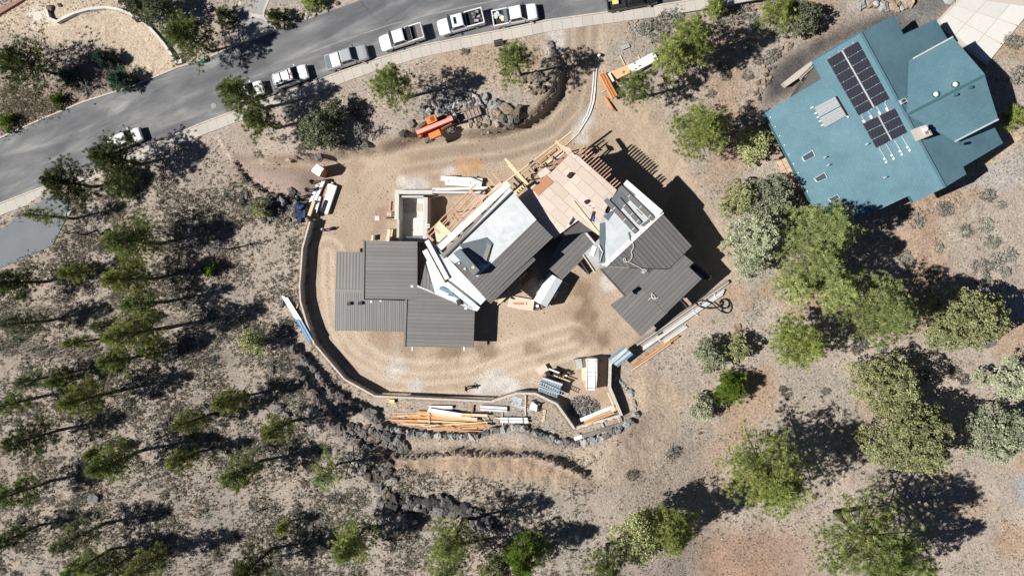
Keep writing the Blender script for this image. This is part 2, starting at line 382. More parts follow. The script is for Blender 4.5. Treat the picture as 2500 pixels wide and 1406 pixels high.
# small relief
nat = np.clip(np.maximum(m1w, mi) + smooth(1640, 1760, PX) + 0, 0, 1)
padm = mask([(757, 541), (738, 606), (731, 700), (764, 836), (841, 926), (915, 967), (1200, 975), (1300, 960), (1402, 1046), (1515, 1010), (1488, 880), (1560, 860), (1700, 780), (1790, 700), (1770, 600), (1690, 470), (1650, 380), (1600, 290), (1500, 230), (1460, 130), (1560, 60), (1340, 90), (1370, 170), (1353, 225), (1262, 304), (1130, 326), (1030, 318), (930, 362), (760, 385), (640, 390), (590, 385), (600, 430), (650, 470), (735, 492)], 0, 0.8)
rel = (vnoise(0.9, 11, 2) - 0.5) * 0.10 + (vnoise(5, 12, 2) - 0.5) * 0.5
Z += rel * (1 - mr_) * (1 - 0.75 * padm) * (1 - 0.0)
TILL = [(1500, 250), (1590, 240), (1680, 400), (1790, 600), (1800, 700), (1720, 760), (1620, 830), (1560, 860), (1600, 900), (1680, 960), (1650, 1060), (1560, 1150), (1440, 1160), (1540, 1020), (1520, 900), (1640, 800), (1760, 640), (1640, 420), (1500, 330)]
mt = mask(TILL, 0, 0.8)
Z += mt * (vnoise(0.75, 21, 2) - 0.5) * 0.22
# cut bank: a ragged lip and raked face below the crest
dc = dist_line(CREST, 3.6); south = (PY > 1095) & (PX > 880) & (PX < 1460)
Z += 0.75 * np.exp(-(dc / 0.38) ** 2) * (0.35 + 1.1 * vnoise(0.9, 5, 2)) * fadeE
stk = np.interp(XX + (vnoise(2, 17, 2) - .5) * 1.5, np.arange(-120, 100, .5), np.random.default_rng(19).random(440)); Z += ((stk - .5) * .22 + (vnoise(.8, 18, 2) - .5) * .4) * mask(CREST + [(1440, 1178), (1400, 1185), (1300, 1180), (1200, 1170), (1100, 1160), (1000, 1150), (940, 1135)], 3.6, 0.5)
# island bank, torn edge
Z += mi * (1 - smooth(0, 1.2, dist_line(ISLAND[11:17], 2.2))) * (vnoise(0.8, 6, 2) - 0.35) * 0.7
D2 = [(-40, 585), (0, 562), (60, 520), (120, 478), (140, 478), (166, 492), (160, 535), (128, 598), (60, 632), (0, 655), (-40, 668)]
D3 = [(2287, 52), (2345, -10), (2520, -10), (2520, 25), (2460, 80), (2440, 110), (2410, 160), (2370, 130), (2320, 90)]
for D_, z_ in ((D2, ZR + 0.3), (D3, 0.8)):
    mf = smooth(0, 0.5, mask(D_, z_, 1.2)); Z = Z * (1 - mf) + z_ * mf
# excavated strip beside the basement box
TRENCH = [(1046, 474), (1186, 476), (1118, 548), (1046, 590)]
mtr = mask(TRENCH, -0.5, 0.25); Z = Z * (1 - mtr) + (-1.1 + (vnoise(1, 8, 2) - .5) * .4) * mtr
PIT = [(969, 469), (1041, 469), (1041, 592), (967, 592)]
pit_in = inside(poly_world(PIT, 0.3), XX, YY)
HG = Z
def hz(x, y):
    fx = min(max((x - GX0) / GS, 0), NX - 1.001); fy = min(max((y - GY0) / GS, 0), NY - 1.001); i, j = int(fx), int(fy); a, b = fx - i, fy - j
    return float((HG[j, i] * (1 - a) + HG[j, i + 1] * a) * (1 - b) + (HG[j + 1, i] * (1 - a) + HG[j + 1, i + 1] * a) * b)
def G(px, py, dz=0.0):
    z = 0.0
    for _ in range(6):
        p = P(px, py, z); z = hz(p.x, p.y)
    p = P(px, py, z); p.z = hz(p.x, p.y) + dz; return p

# ---------------------------------------------------------------- ground colour (what the soil is, zone by zone)
def col(c): return np.array(c)[None, None, :]
n1, n2, n3 = vnoise(9, 41, 3), vnoise(2.2, 42, 3), vnoise(0.8, 43, 2)
PXz, PYz = to_px(XX, YY, Z)
C = col((0.400, 0.343, 0.295)) * (0.80 + 0.4 * n2)[..., None] + 0 * XX[..., None]
gmix = smooth(0.42, 0.62, n1 * 0.6 + n2 * 0.4)[..., None]
C = C * (1 - gmix * .8) + col((0.325, 0.295, 0.260)) * (0.8 + 0.4 * n3)[..., None] * gmix * .8
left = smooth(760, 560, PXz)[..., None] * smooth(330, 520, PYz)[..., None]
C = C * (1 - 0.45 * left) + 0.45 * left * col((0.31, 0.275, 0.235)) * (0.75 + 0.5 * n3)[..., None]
def paint(m, c, var=0.15, nn=None):
    global C
    nn = n3 if nn is None else nn
    C = C * (1 - m[..., None]) + m[..., None] * col(c) * (1 - var + 2 * var * nn)[..., None]
rightg = smooth(2050, 2250, PXz) * smooth(360, 480, PYz) * smooth(800, 640, PYz)
paint(rightg * 0.7, (0.40, 0.345, 0.30), 0.2)
paint(smooth(1250, 1330, PYz) * smooth(1650, 1760, PXz) * smooth(2060, 1900, PXz) * 0.6, (0.30, 0.18, 0.125), 0.25)
paint(smooth(0.52, 0.7, vnoise(6, 55, 3)) * smooth(1650, 1800, PXz) * 0.6, (0.37, 0.25, 0.165), 0.2)
paint(padm, (0.415, 0.325, 0.248), 0.12, n2)
paint(padm * smooth(0.50, 0.72, vnoise(3.2, 61, 4)) * 0.55, (0.30, 0.215, 0.15), 0.2)
paint(padm * smooth(0.52, 0.70, vnoise(5, 62, 3)) * 0.5, (0.50, 0.41, 0.31), 0.1)
paint(mt * 0.8, (0.43, 0.34, 0.255), 0.15)
DRIVE = [(1420, 60), (1418, 180), (1398, 258), (1340, 318), (1240, 350), (1110, 366), (980, 385), (890, 430), (850, 500), (825, 580)]
dd = dist_line(DRIVE, 0.8)
paint((1 - smooth(1.5, 2.8, dd)) * smooth(900, 1150, PXz) * 0.85, (0.275, 0.225, 0.180), 0.10)
for off in (0.95, 2.35): paint(np.exp(-((dd - off) / 0.28) ** 2) * 0.75 * smooth(780, 1000, PXz), (0.46, 0.375, 0.29), 0.1)
TURN = [(800, 620), (800, 700), (812, 790), (850, 860), (930, 910), (1030, 925), (1150, 915), (1260, 870), (1400, 830)]
dt = dist_line(TURN, 0.0)
for off in (0.6, 2.1): paint(np.exp(-((dt - off) / 0.35) ** 2) * 0.75, (0.56, 0.47, 0.37), 0.1)
paint(mask([(590, 390), (640, 395), (770, 430), (760, 480), (735, 500), (690, 480), (640, 460), (600, 420)], 1, 0.9), (0.335, 0.262, 0.228), 0.08)
def blob(px, py, r, c, a=0.8, var=0.3, z=0):
    p = P(px, py, z); d = np.hypot(XX - p.x, YY - p.y) + (n2 - .5) * r * .9 + (n3 - .5) * r * .5
    paint(np.clip(1 - smooth(r * 0.25, r, d), 0, 1) * a, c, var)
WHITE = (0.58, 0.57, 0.56)
for b_ in ((960, 905, 2.6), (1010, 940, 1.6), (1215, 930, 2.8), (1170, 955, 1.8), (1250, 950, 1.5), (1360, 100, 2.0), (1350, 130, 1.8), (1390, 60, 2.4), (1430, 300, 1.6), (1415, 330, 1.6), (1100, 420, 1.4), (1030, 455, 1.6), (1000, 452, 1.4), (1490, 690, 1.6), (980, 440, 1.0)): blob(*b_[:2], b_[2], WHITE, 0.65)
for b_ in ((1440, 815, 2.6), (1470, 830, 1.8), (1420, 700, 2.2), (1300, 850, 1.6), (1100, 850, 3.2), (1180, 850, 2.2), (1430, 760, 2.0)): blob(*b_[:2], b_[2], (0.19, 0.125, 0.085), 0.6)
for b_ in ((1130, 408, 1.8), (1160, 405, 1.2)): blob(*b_[:2], b_[2], (0.50, 0.29, 0.14), 0.7)
BANK = CREST + [(1440, 1178), (1400, 1185), (1300, 1180), (1200, 1170), (1100, 1160), (1000, 1150), (940, 1135)]
streak = np.interp(XX + (n2 - .5) * 1.2, np.arange(-120, 100, .38), np.random.default_rng(9).random(579)); paint(mask(BANK, 3.6, 0.5), (0.37, 0.275, 0.20), 0.28, streak * .5 + n2 * .5)
paint(mask([(960, 1070), (1160, 1075), (1300, 1068), (1400, 1095), (1520, 1055), (1640, 1000), (1650, 1060), (1560, 1150), (1440, 1160), (1380, 1135), (1300, 1105), (1100, 1098), (980, 1105)], 3, 0.8), (0.44, 0.36, 0.29), 0.1)
paint(mi * mask([(1000, 130), (1330, 90), (1350, 140), (1300, 200), (1080, 180)], 2.3, 1.5) * 0.6, (0.38, 0.27, 0.17), 0.25)
CIND = [(1862, 270), (1868, 190), (1920, 138), (2000, 92), (2090, 58), (2195, 15), (2330, -30), (2360, -30), (2285, 52), (2200, 90), (2100, 82), (1985, 150), (1960, 215)]
paint(mask([(0, 330), (90, 287), (205, 240), (335, 203), (318, 170), (290, 125), (200, 112), (150, 200), (60, 270)], ZR, .8) * .7, (0.15, 0.11, 0.088), 0.3)
paint(mask(CIND, 0.4, 0.6), (0.085, 0.080, 0.080), 0.35)
paint(mask([(2180, 20), (2340, 0), (2290, 48), (2205, 88)], 0.4, 0.8) * .6, (0.27, 0.26, 0.255), 0.2)
paint(mask([(-200, 60), (40, 20), (110, -40), (400, -60), (330, 0), (138, 60), (179, 31), (256, 18), (307, 28), (358, 59), (397, 102), (422, 141), (436, 165), (346, 204), (321, 169), (296, 128), (200, 100), (120, 110), (90, 80), (-200, 90)], ZR, 0.3), (0.50, 0.415, 0.325), 0.08)
paint(mask([(60, 30), (100, 10), (130, 60), (110, 78), (75, 60)], ZR, 0.4) * smooth(0.35, 0.5, vnoise(0.7, 91, 2)), (0.68, 0.64, 0.58), 0.1)
paint(mask([(2360, 440), (2430, 385), (2520, 320), (2520, 420), (2440, 480)], 0.3, 0.4), (0.40, 0.37, 0.35), 0.15)
paint(mask([(2345, 425), (2410, 385), (2500, 312), (2520, 325), (2430, 388), (2365, 436)], 0.3, 0.25), (0.52, 0.40, 0.26), 0.1)
paint(mask([(2475, 1165), (2520, 1170), (2520, 1240), (2485, 1215)], 0.4, 0.4), (0.34, 0.35, 0.36), 0.1)
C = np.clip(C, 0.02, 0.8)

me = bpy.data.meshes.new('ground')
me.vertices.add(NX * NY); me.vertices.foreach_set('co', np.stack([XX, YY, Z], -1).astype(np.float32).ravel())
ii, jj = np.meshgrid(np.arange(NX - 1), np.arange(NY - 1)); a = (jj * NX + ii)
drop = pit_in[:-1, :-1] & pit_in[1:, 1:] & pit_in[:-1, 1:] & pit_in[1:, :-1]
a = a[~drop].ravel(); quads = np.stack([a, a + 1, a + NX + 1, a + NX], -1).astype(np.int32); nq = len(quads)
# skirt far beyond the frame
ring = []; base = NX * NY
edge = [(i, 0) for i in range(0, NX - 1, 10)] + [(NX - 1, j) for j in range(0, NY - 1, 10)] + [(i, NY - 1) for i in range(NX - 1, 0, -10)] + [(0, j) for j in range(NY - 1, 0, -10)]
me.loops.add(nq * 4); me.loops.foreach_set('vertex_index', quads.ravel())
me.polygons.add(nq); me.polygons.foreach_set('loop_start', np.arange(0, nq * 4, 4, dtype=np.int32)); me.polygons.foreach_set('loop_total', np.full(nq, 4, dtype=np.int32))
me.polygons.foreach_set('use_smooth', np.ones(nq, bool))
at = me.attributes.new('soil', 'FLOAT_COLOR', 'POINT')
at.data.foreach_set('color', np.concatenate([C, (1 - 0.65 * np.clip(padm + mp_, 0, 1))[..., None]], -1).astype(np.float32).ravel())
me.update(calc_edges=True)
m, nt, b = nodes_of('soil')
at = nt.nodes.new('ShaderNodeAttribute'); at.attribute_name = 'soil'
na = noise(nt, 3.5, 8, 0.72); nb = noise(nt, 14.0, 5, 0.7); vo = nt.nodes.new('ShaderNodeTexVoronoi'); vo.inputs['Scale'].default_value = 4.5
tc = nt.nodes.new('ShaderNodeTexCoord'); nt.links.new(tc.outputs['Object'], vo.inputs['Vector'])
k1 = ramp(nt, na.outputs[0], [(0.32, (0.50, 0.48, 0.46)), (0.47, (0.95, 0.95, 0.95)), (0.70, (1.35, 1.34, 1.32))])
k2 = ramp(nt, nb.outputs[0], [(0.34, (0.52, 0.50, 0.48)), (0.52, (1.08, 1.08, 1.08))])
c1 = mixc(nt, at.outputs['Alpha'], at.outputs['Color'], k1.outputs[0], 'MULTIPLY'); c2 = mixc(nt, at.outputs['Alpha'], c1, k2.outputs[0], 'MULTIPLY')
k3 = ramp(nt, vo.outputs['Distance'], [(0.06, (1.5, 1.45, 1.4)), (0.16, (1, 1, 1))]); c3 = mixc(nt, 0.35, c2, k3.outputs[0], 'MULTIPLY')
nt.links.new(c3, b.inputs['Base Color']); b.inputs['Roughness'].default_value = 0.95; b.inputs['Specular IOR Level'].default_value = 0.1
bump(nt, b, na.outputs[0], 0.9, 0.16)
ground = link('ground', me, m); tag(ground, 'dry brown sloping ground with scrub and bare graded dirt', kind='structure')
# far ground to the horizon, just below the near sheet
mb = MB(); S = 1500.0; zf = -0.6
mb.add([(-S, -S, zf), (S, -S, zf), (S, GY0 + 1, zf), (-S, GY0 + 1, zf)], [(0, 1, 2, 3)])
mb.add([(-S, GY1 - 1, zf), (S, GY1 - 1, zf), (S, S, zf), (-S, S, zf)], [(0, 1, 2, 3)])
mb.add([(-S, GY0 + 1, zf), (GX0 + 1, GY0 + 1, zf), (GX0 + 1, GY1 - 1, zf), (-S, GY1 - 1, zf)], [(0, 1, 2, 3)])
mb.add([(GX1 - 1, GY0 + 1, zf), (S, GY0 + 1, zf), (S, GY1 - 1, zf), (GX1 - 1, GY1 - 1, zf)], [(0, 1, 2, 3)])
tag(mb.build('terrain', simple('far_soil', (0.22, 0.18, 0.13), 0.95, var=0.5, scale=0.05)), 'wide dry plain beyond the plot', kind='structure')

# ================================================================ road, pavement, drives
def sheet(name, poly, z, mat, label, parent=None, thick=0.02):
    o = MB().prism([P(x, y, z) for x, y in poly], thick).build(name, MAT[mat] if isinstance(mat, str) else mat, parent)
    if parent is None: tag(o, label, kind='structure')
    return o
m, nt, b = nodes_of('asphalt')
tc = nt.nodes.new('ShaderNodeTexCoord'); mp0 = nt.nodes.new('ShaderNodeMapping'); mp0.inputs['Rotation'].default_value = (0, 0, R(-20)); mp = nt.nodes.new('ShaderNodeMapping'); mp.inputs['Scale'].default_value = (0.09, 0.42, 1)
nt.links.new(tc.outputs['Object'], mp0.inputs[0]); nt.links.new(mp0.outputs[0], mp.inputs[0]); ns = nt.nodes.new('ShaderNodeTexNoise'); ns.inputs['Scale'].default_value = 1.3; ns.inputs['Detail'].default_value = 7; ns.inputs['Roughness'].default_value = 0.62; ns.inputs['Distortion'].default_value = 0.4
nt.links.new(mp.outputs[0], ns.inputs['Vector'])
k = ramp(nt, ns.outputs[0], [(0.34, (0.108, 0.113, 0.124)), (0.5, (0.146, 0.152, 0.163)), (0.60, (0.205, 0.208, 0.214)), (0.70, (0.28, 0.278, 0.275))])
nf = noise(nt, 22, 4, 0.7); kf = ramp(nt, nf.outputs[0], [(0.3, (0.8, 0.8, 0.8)), (0.7, (1.15, 1.15, 1.15))])
nm = noise(nt, 0.16, 4, 0.5); km = ramp(nt, nm.outputs[0], [(0.4, (0.85, 0.85, 0.86)), (0.62, (1.2, 1.18, 1.15))])
vc = nt.nodes.new('ShaderNodeTexVoronoi'); vc.feature = 'DISTANCE_TO_EDGE'; vc.inputs['Scale'].default_value = 0.11; vn = noise(nt, 0.9, 4, 0.6); vm = nt.nodes.new('ShaderNodeVectorMath'); vm.operation = 'MULTIPLY_ADD'; vm.inputs[1].default_value = (1.6, 1.6, 0); nt.links.new(vn.outputs['Color'], vm.inputs[0]); nt.links.new(tc.outputs['Object'], vm.inputs[2]); nt.links.new(vm.outputs[0], vc.inputs['Vector'])
kc = ramp(nt, vc.outputs['Distance'], [(0.0, (0.80, 0.80, 0.80)), (0.003, (0.86, 0.86, 0.86)), (0.007, (1, 1, 1))])
cc = mixc(nt, 1.0, k.outputs[0], kf.outputs[0], 'MULTIPLY'); cc = mixc(nt, 1.0, cc, kc.outputs[0], 'MULTIPLY'); cc = mixc(nt, 1.0, cc, km.outputs[0], 'MULTIPLY')
nt.links.new(cc, b.inputs['Base Color']); b.inputs['Roughness'].default_value = 0.85; b.inputs['Specular IOR Level'].default_value = 0.25; bump(nt, b, nf.outputs[0], 0.2, 0.01)
NORTH = [(-60, 365), (0, 339), (90, 298), (205, 250), (320, 214), (435, 166), (499, 147), (566, 116), (677, 75), (846, 13), (894, -4), (1010, -45)]
SOUTH = [(-60, 520), (0, 494), (107, 453), (240, 404), (360, 356), (486, 301), (563, 272), (650, 240), (764, 199), (830, 173), (920, 141), (1035, 108), (1240, 68), (1333, 48), (1456, 31), (1600, 12), (1712, -6), (1900, -40)]
road = sheet('road', NORTH + [(1900, -200)] + SOUTH[::-1], ZR + 0.03, 'asphalt', 'grey asphalt street with pale worn streaks', thick=0.1)
def offset_poly(pl, d):
    out = []
    for i in range(len(pl)):
        a = Vector(pl[max(i - 1, 0)]); c = Vector(pl[min(i + 1, len(pl) - 1)]); t = (c - a).normalized(); out.append((pl[i][0] - t.y * d, pl[i][1] + t.x * d))
    return out
def ribbon(mb, pl, d0, d1, z, thick):
    A, B = offset_poly(pl, d0), offset_poly(pl, d1)
    for i in range(len(pl) - 1): mb.prism([P(*A[i], z), P(*A[i + 1], z), P(*B[i + 1], z), P(*B[i], z)], thick)
    return mb
kerb = tag(ribbon(MB(), NORTH[:9], -4.0, -0.5, ZR + 0.14, 0.3).build('kerb', MAT['kerb']), 'pale concrete kerb along the far side of the street', kind='structure')
# pavement slabs one by one
def resample(pl, step):
    pts = [Vector(p) for p in pl]; out = [pts[0]]; acc = 0.0
    for i in range(len(pts) - 1):
        a, c = pts[i], pts[i + 1]; L = (c - a).length; t = step - acc
        while t <= L: out.append(a + (c - a) * (t / L)); t += step
        acc = (acc + L) % step
    return out
walk = MB(); ribbon(walk, SOUTH, 0.5, 3.6, ZR + 0.13, 0.3)
walk = tag(walk.build('pavement', MAT['kerb']), 'pale concrete pavement with its kerb beside the street', kind='structure')
sp = [(p.x, p.y) for p in resample(SOUTH, 25.2)]
sA, sB = offset_poly(sp, 4.2), offset_poly(sp, 30.0)
for i in range(len(sp) - 1):
    q = [Vector(sA[i]), Vector(sA[i + 1]), Vector(sB[i + 1]), Vector(sB[i])]; c = sum(q, Vector((0, 0))) / 4
    q = [c + (v - c) * 0.984 for v in q]; zt = ZR + 0.13 + random.Random(i).uniform(-.006, .006)
    MB().prism([P(v.x, v.y, zt) for v in q], 0.25).build('slab', MAT['sidewalk'], walk)
# worn pale seam along the street, dirt spilled at the building site entrance
dust = simple('road_dust', (0.235, 0.232, 0.23), 0.95, var=0.3, scale=0.8)
SEAM = [(690, 150), (760, 128), (850, 95), (950, 62), (1050, 36), (1150, 14), (1240, -4)]
tag(ribbon(MB(), SEAM, -1.6, 1.4, ZR + 0.036, 0.004).build('road_seam', dust), 'pale sealed seam running along the street', kind='structure')
# manhole
mh = MB(); pm = P(521, 259, ZR + 0.036); mh.cyl(pm, 0.38, 0.012, n=20); tag(mh.build('manhole_cover', simple('manhole', (0.26, 0.25, 0.24), 0.7)), 'round pale manhole cover in the street near the large roadside pine', 'manhole cover')
# driveway of the house across the street, with border strips
D1 = [(590, -10), (655, -10), (641, 30), (641, 45), (672, 76), (566, 116), (572, 80), (578, 40)]
dr = sheet('driveway', D1, ZR + 0.06, simple('drive_grey', (0.30, 0.30, 0.30), 0.85, var=0.08, scale=1), 'grey concrete driveway across the street, partly shaded by a pine')
for q in ([(586, -10), (592, -10), (581, 45), (575, 84), (568, 116), (566, 116), (572, 80), (577, 40)], [(566, 116), (672, 76), (668, 66), (572, 104)], [(601, 30), (641, 38), (641, 46), (600, 40)], [(655, -10), (663, -10), (646, 28), (645, 42), (678, 72), (672, 76), (641, 46), (641, 28)]):
    sheet('border_strip', q, ZR + 0.068, 'concrete', None, dr, 0.006)
dr2 = sheet('driveway', D2, ZR + 0.38, simple('drive_blue', (0.150, 0.166, 0.180), 0.8, var=0.10, scale=0.5), 'smooth blue grey driveway sloping off the pavement at left edge', thick=0.9)
dr3 = sheet('driveway', D3, 0.95, 'concrete', 'pale concrete driveway of the teal roofed house', thick=1.4)
A_, B_, C_, D_ = [Vector(v) for v in ((2292, 52), (2352, -6), (2524, 18), (2412, 156))]
for i in range(3):
    for j in range(3):
        L_ = lambda s, t: A_.lerp(B_, s).lerp(D_.lerp(C_, s), t)
        q = [L_(i / 3 + .008, j / 3 + .008), L_((i + 1) / 3 - .008, j / 3 + .008), L_((i + 1) / 3 - .008, (j + 1) / 3 - .008), L_(i / 3 + .008, (j + 1) / 3 - .008)]
        sheet('slab', [(v.x, v.y) for v in q], 0.965, 'concrete_new', None, dr3, 0.02)
# ================================================================ roofs and walls by plane
def plane(*pts):
    """three (px, py, z) -> f(px, py) giving the world point on that plane under the pixel"""
    a, b_, c = [P(*p) for p in pts]; n = (b_ - a).cross(c - a); o = Vector((0, 0, CAMH))
    def f(px, py):
        d = P(px, py, 0.0) - o; t = (a - o).dot(n) / d.dot(n); return o + d * t
    return f
def flat(z): return lambda px, py: P(px, py, z)
def clip_half(poly, n, c):
    out = []
    for i in range(len(poly)):
        p, q = poly[i], poly[(i + 1) % len(poly)]; dp, dq = p.dot(n) - c, q.dot(n) - c
        if dp <= 0: out.append(p)
        if (dp < 0 < dq) or (dq < 0 < dp): out.append(p + (q - p) * (dp / (dp - dq)))
    return out
def area2(p):
    return abs(sum(p[i].x * p[(i + 1) % len(p)].y - p[(i + 1) % len(p)].x * p[i].y for i in range(len(p)))) / 2
def seam_roof(name, parent, polys, pl, d_px, width, label=None, thick=0.22, mat='roof_metal', phase=0.0, double=False):
    """polys: convex pixel polygons; d_px: seam direction in pixels. One slab, one panel per pan."""
    W = [[pl(*p) for p in poly] for poly in polys]
    base = MB()
    for w in W: base.prism([v - Vector((0, 0, 0.03)) for v in w], thick)
    o = base.build(name, [MAT['roof_gap']], parent)
    if label: o['label'] = label
    cx = W[0][0]; d3 = (pl(polys[0][0][0] + d_px[0], polys[0][0][1] + d_px[1]) - pl(*polys[0][0])); d2 = Vector((d3.x, d3.y)).normalized(); nrm = Vector((-d2.y, d2.x))
    for w in W:
        n3 = None
        p2 = [Vector((v.x, v.y)) for v in w]; n_ = (w[1] - w[0]).cross(w[2] - w[0])
        zf = lambda x, y: w[0].z - (n_.x * (x - w[0].x) + n_.y * (y - w[0].y)) / n_.z
        lo = min(p.dot(nrm) for p in p2); hi = max(p.dot(nrm) for p in p2)
        k = math.floor((lo - phase) / width)
        while phase + k * width < hi:
            a0, a1 = phase + k * width + 0.016, phase + (k + 1) * width - 0.016; k += 1
            s = clip_half(clip_half(p2, nrm, a1), -nrm, -a0)
            if len(s) < 3 or area2(s) < 0.03: continue
            mb = MB(); mb.prism([Vector((q.x, q.y, zf(q.x, q.y) + 0.012)) for q in s], 0.05)
            # standing rib along the pan's low-numbered edge
            r = clip_half(s, nrm, a0 + 0.035)
            if len(r) >= 3 and area2(r) > 0.004: mb.prism([Vector((q.x, q.y, zf(q.x, q.y) + 0.035)) for q in r], 0.03)
            if double:
                mid = (a0 + a1) / 2; r = clip_half(clip_half(s, nrm, mid + 0.03), -nrm, -(mid - 0.03))
                if len(r) >= 3 and area2(r) > 0.004: mb.prism([Vector((q.x, q.y, zf(q.x, q.y) + 0.04)) for q in r], 0.03)
            mb.build('panel', MAT[mat], o)
    return o
def slab_roof(name, parent, poly, pl, mat, thick=0.25, label=None):
    o = MB().prism([pl(*p) for p in poly], thick).build(name, MAT[mat], parent)
    if label: o['label'] = label
    return o
def wall_under(parent, poly, pl, inset=0.45, mat='wall_wrap', drop=0.40, zb=-0.6):
    w = [pl(*p) for p in poly]; c = sum(w, Vector()) / len(w); mb = MB(); top = []
    for v in w:
        d = (c - v); d.z = 0; L = max(d.length, .1); q = v + d * min(inset * 1.5 / L, 0.5); top.append(q)
    n_ = (w[1] - w[0]).cross(w[2] - w[0]); n_ = n_ if abs(n_.z) > 1e-3 else Vector((0, 0, 1))
    top = [Vector((q.x, q.y, w[0].z - (n_.x * (q.x - w[0].x) + n_.y * (q.y - w[0].y)) / n_.z - drop)) for q in top]
    return mb.prism(top, zbot=zb).build('wall', MAT[mat], parent)
def strip(name, parent, a, b_, pl, w, h, mat, up=0.0):
    """bar lying on a roof plane between two pixels"""
    A, B_ = pl(*a), pl(*b_); mb = MB(); o = Vector((0, 0, h / 2 + up)); mb.beam(A + o, B_ + o, w, h)
    return mb.build(name, MAT[mat] if isinstance(mat, str) else mat, parent)

# ================================================================ the house under construction
house = empty('house', P(1250, 650, 0), 'large house under construction with brown metal roofs, white membranes and bare plywood deck', 'house')
# children keep world coordinates
class Par:
    pass
house.location = (0, 0, 0)
plA = plane((890, 588, 3.5), (1018, 590, 3.3), (990, 846, 3.05))
polyA1 = [(889, 588), (1019, 590), (1019, 731), (888, 729)]; polyA2 = [(991, 700), (1019, 700), (1158, 757), (1156, 848), (989, 846)]
seam_roof('roof', house, [polyA1, [(993, 732), (1019, 731), (1019, 699), (1159, 757), (1156, 848), (989, 846)]], plA, (1, 0.012), 0.475, 'brown metal roof with level seams, left wing')
wall_under(house, polyA1, plA); wall_under(house, [(993, 732), (1110, 735), (1150, 757), (1150, 843), (992, 842)], plA)
strip('roof_edge', house, (889, 586), (887, 730), plA, 0.25, 0.12, 'roof_cap'); strip('roof_edge', house, (992, 731), (988, 847), plA, 0.25, 0.12, 'roof_cap')
strip('roof_edge', house, (1019, 698), (1160, 757), plA, 0.22, 0.10, 'metal_trim')
plB = plane((822, 614, 2.6), (889, 615, 2.7), (818, 708, 2.75)); plB2 = plane((818, 710, 2.75), (889, 712, 2.8), (818, 807, 2.45))
polyB = [(822, 614), (888, 616), (888, 710), (819, 708)]; polyB2 = [(818, 710), (887, 711), (887, 731), (992, 734), (989, 810), (817, 807)]
seam_roof('roof', house, [polyB], plB, (-0.02, 1), 0.43, 'brown metal roof with upright seams, far left', phase=0.1)
seam_roof('roof', house, [[(818, 710), (889, 712), (889, 808), (817, 807)], [(889, 731), (992, 734), (989, 810), (889, 808)]], plB2, (-0.01, 1), 0.50, 'ribbed brown metal roof with paired seams, lower left', double=True)
wall_under(house, polyB, plB); wall_under(house, [(818, 712), (985, 735), (985, 806), (819, 804)], plB2)
strip('ridge_cap', house, (818, 709), (888, 711), plB, 0.45, 0.09, 'roof_cap')
for (x, y) in ((854, 741), (881, 740)):
    v = MB(); c = plB2(x, y); v.box(c + Vector((0, 0, .16)), (0.42, 0.36, 0.3)); v.box(c + Vector((0, 0, .33)), (0.5, 0.44, 0.05)); v.build('roof_vent', MAT['black_plastic'], house)
for a, b_, pl_ in (((906, 734), (906, 739), plB2), ((929, 733), (929, 736), plB2), ((1003, 698), (1009, 700), plA), ((1134, 752), (1140, 754), plA)): strip('offcut', house, a, b_, pl_, 0.25, 0.05, 'white_paint')
for x in (1007, 1133): MB().beam(P(x, 846, 2.85), P(x, 856, 2.85), 0.16, 0.2).build('beam_end', MAT['white_paint'], house)
# centre wing
plC = plane((1113, 648, 8.0), (1309, 537, 8.0), (1198, 741, 7.0))
D45 = (0.702, -0.712)
polyC = [[(1150, 690), (1194, 648), (1309, 537), (1350, 579), (1303, 627), (1188, 731)], [(1112, 650), (1150, 690), (1188, 731), (1186, 729)], [(1302, 627), (1307, 634), (1198, 741), (1187, 731)]]
polyC = [[(1151, 690), (1309, 537), (1350, 579), (1188, 732)], [(1111, 648), (1151, 690), (1188, 732), (1187, 730)], [(1302, 628), (1308, 634), (1198, 742), (1188, 732)]]
slab_roof('roof', house, [(1089, 627), (1244, 458), (1310, 537), (1165, 677), (1125, 635), (1110, 643)], plC, 'membrane', label='white membrane roof of the centre wing').location.z = 0
seam_roof('roof', house, [polyC[0], [(1110, 643), (1125, 635), (1165, 677), (1151, 691)], polyC[2]], plC, D45, 0.40, 'brown metal roof on the low side of the centre wing')
wall_under(house, [(1095, 632), (1244, 462), (1340, 578), (1200, 730)], plC, 0.3)
plS = flat(6.6)
slab_roof('roof', house, [(1066, 618), (1091, 627), (1187, 730), (1171, 747), (1092, 680)], plS, 'membrane', label='white membrane roof strip beside the parapets')
slab_roof('roof', house, [(1040, 640), (1050, 625), (1088, 690), (1160, 752), (1120, 741), (1062, 716)], flat(5.2), 'membrane')
seam_roof('roof', house, [[(1027, 697), (1038, 645), (1062, 716)]], flat(4.9), (0, 1), 0.45)
wall_under(house, [(1045, 640), (1070, 622), (1180, 735), (1150, 748)], flat(5.2), 0.1, zb=-0.5)
slab_roof('roof', house, [(1042, 588), (1047, 586), (1090, 626), (1068, 622)], flat(6.4), 'membrane_grey')
strip('parapet', house, (1038, 611), (1084, 697), plS, 0.62, 0.35, 'white_paint'); strip('parapet', house, (1043, 588), (1093, 681), plS, 0.55, 0.3, 'white_paint')
strip('parapet', house, (1090, 692), (1169, 755), plS, 0.6, 0.35, 'white_paint')
strip('parapet', house, (1074, 606), (1243, 449), plane((1074, 606, 8.4), (1243, 449, 8.4), (1309, 537, 8.0)), 0.72, 0.35, 'white_paint')
plCt = plane((1074, 606, 8.2), (1243, 449, 8.2), (1309, 537, 8.0))
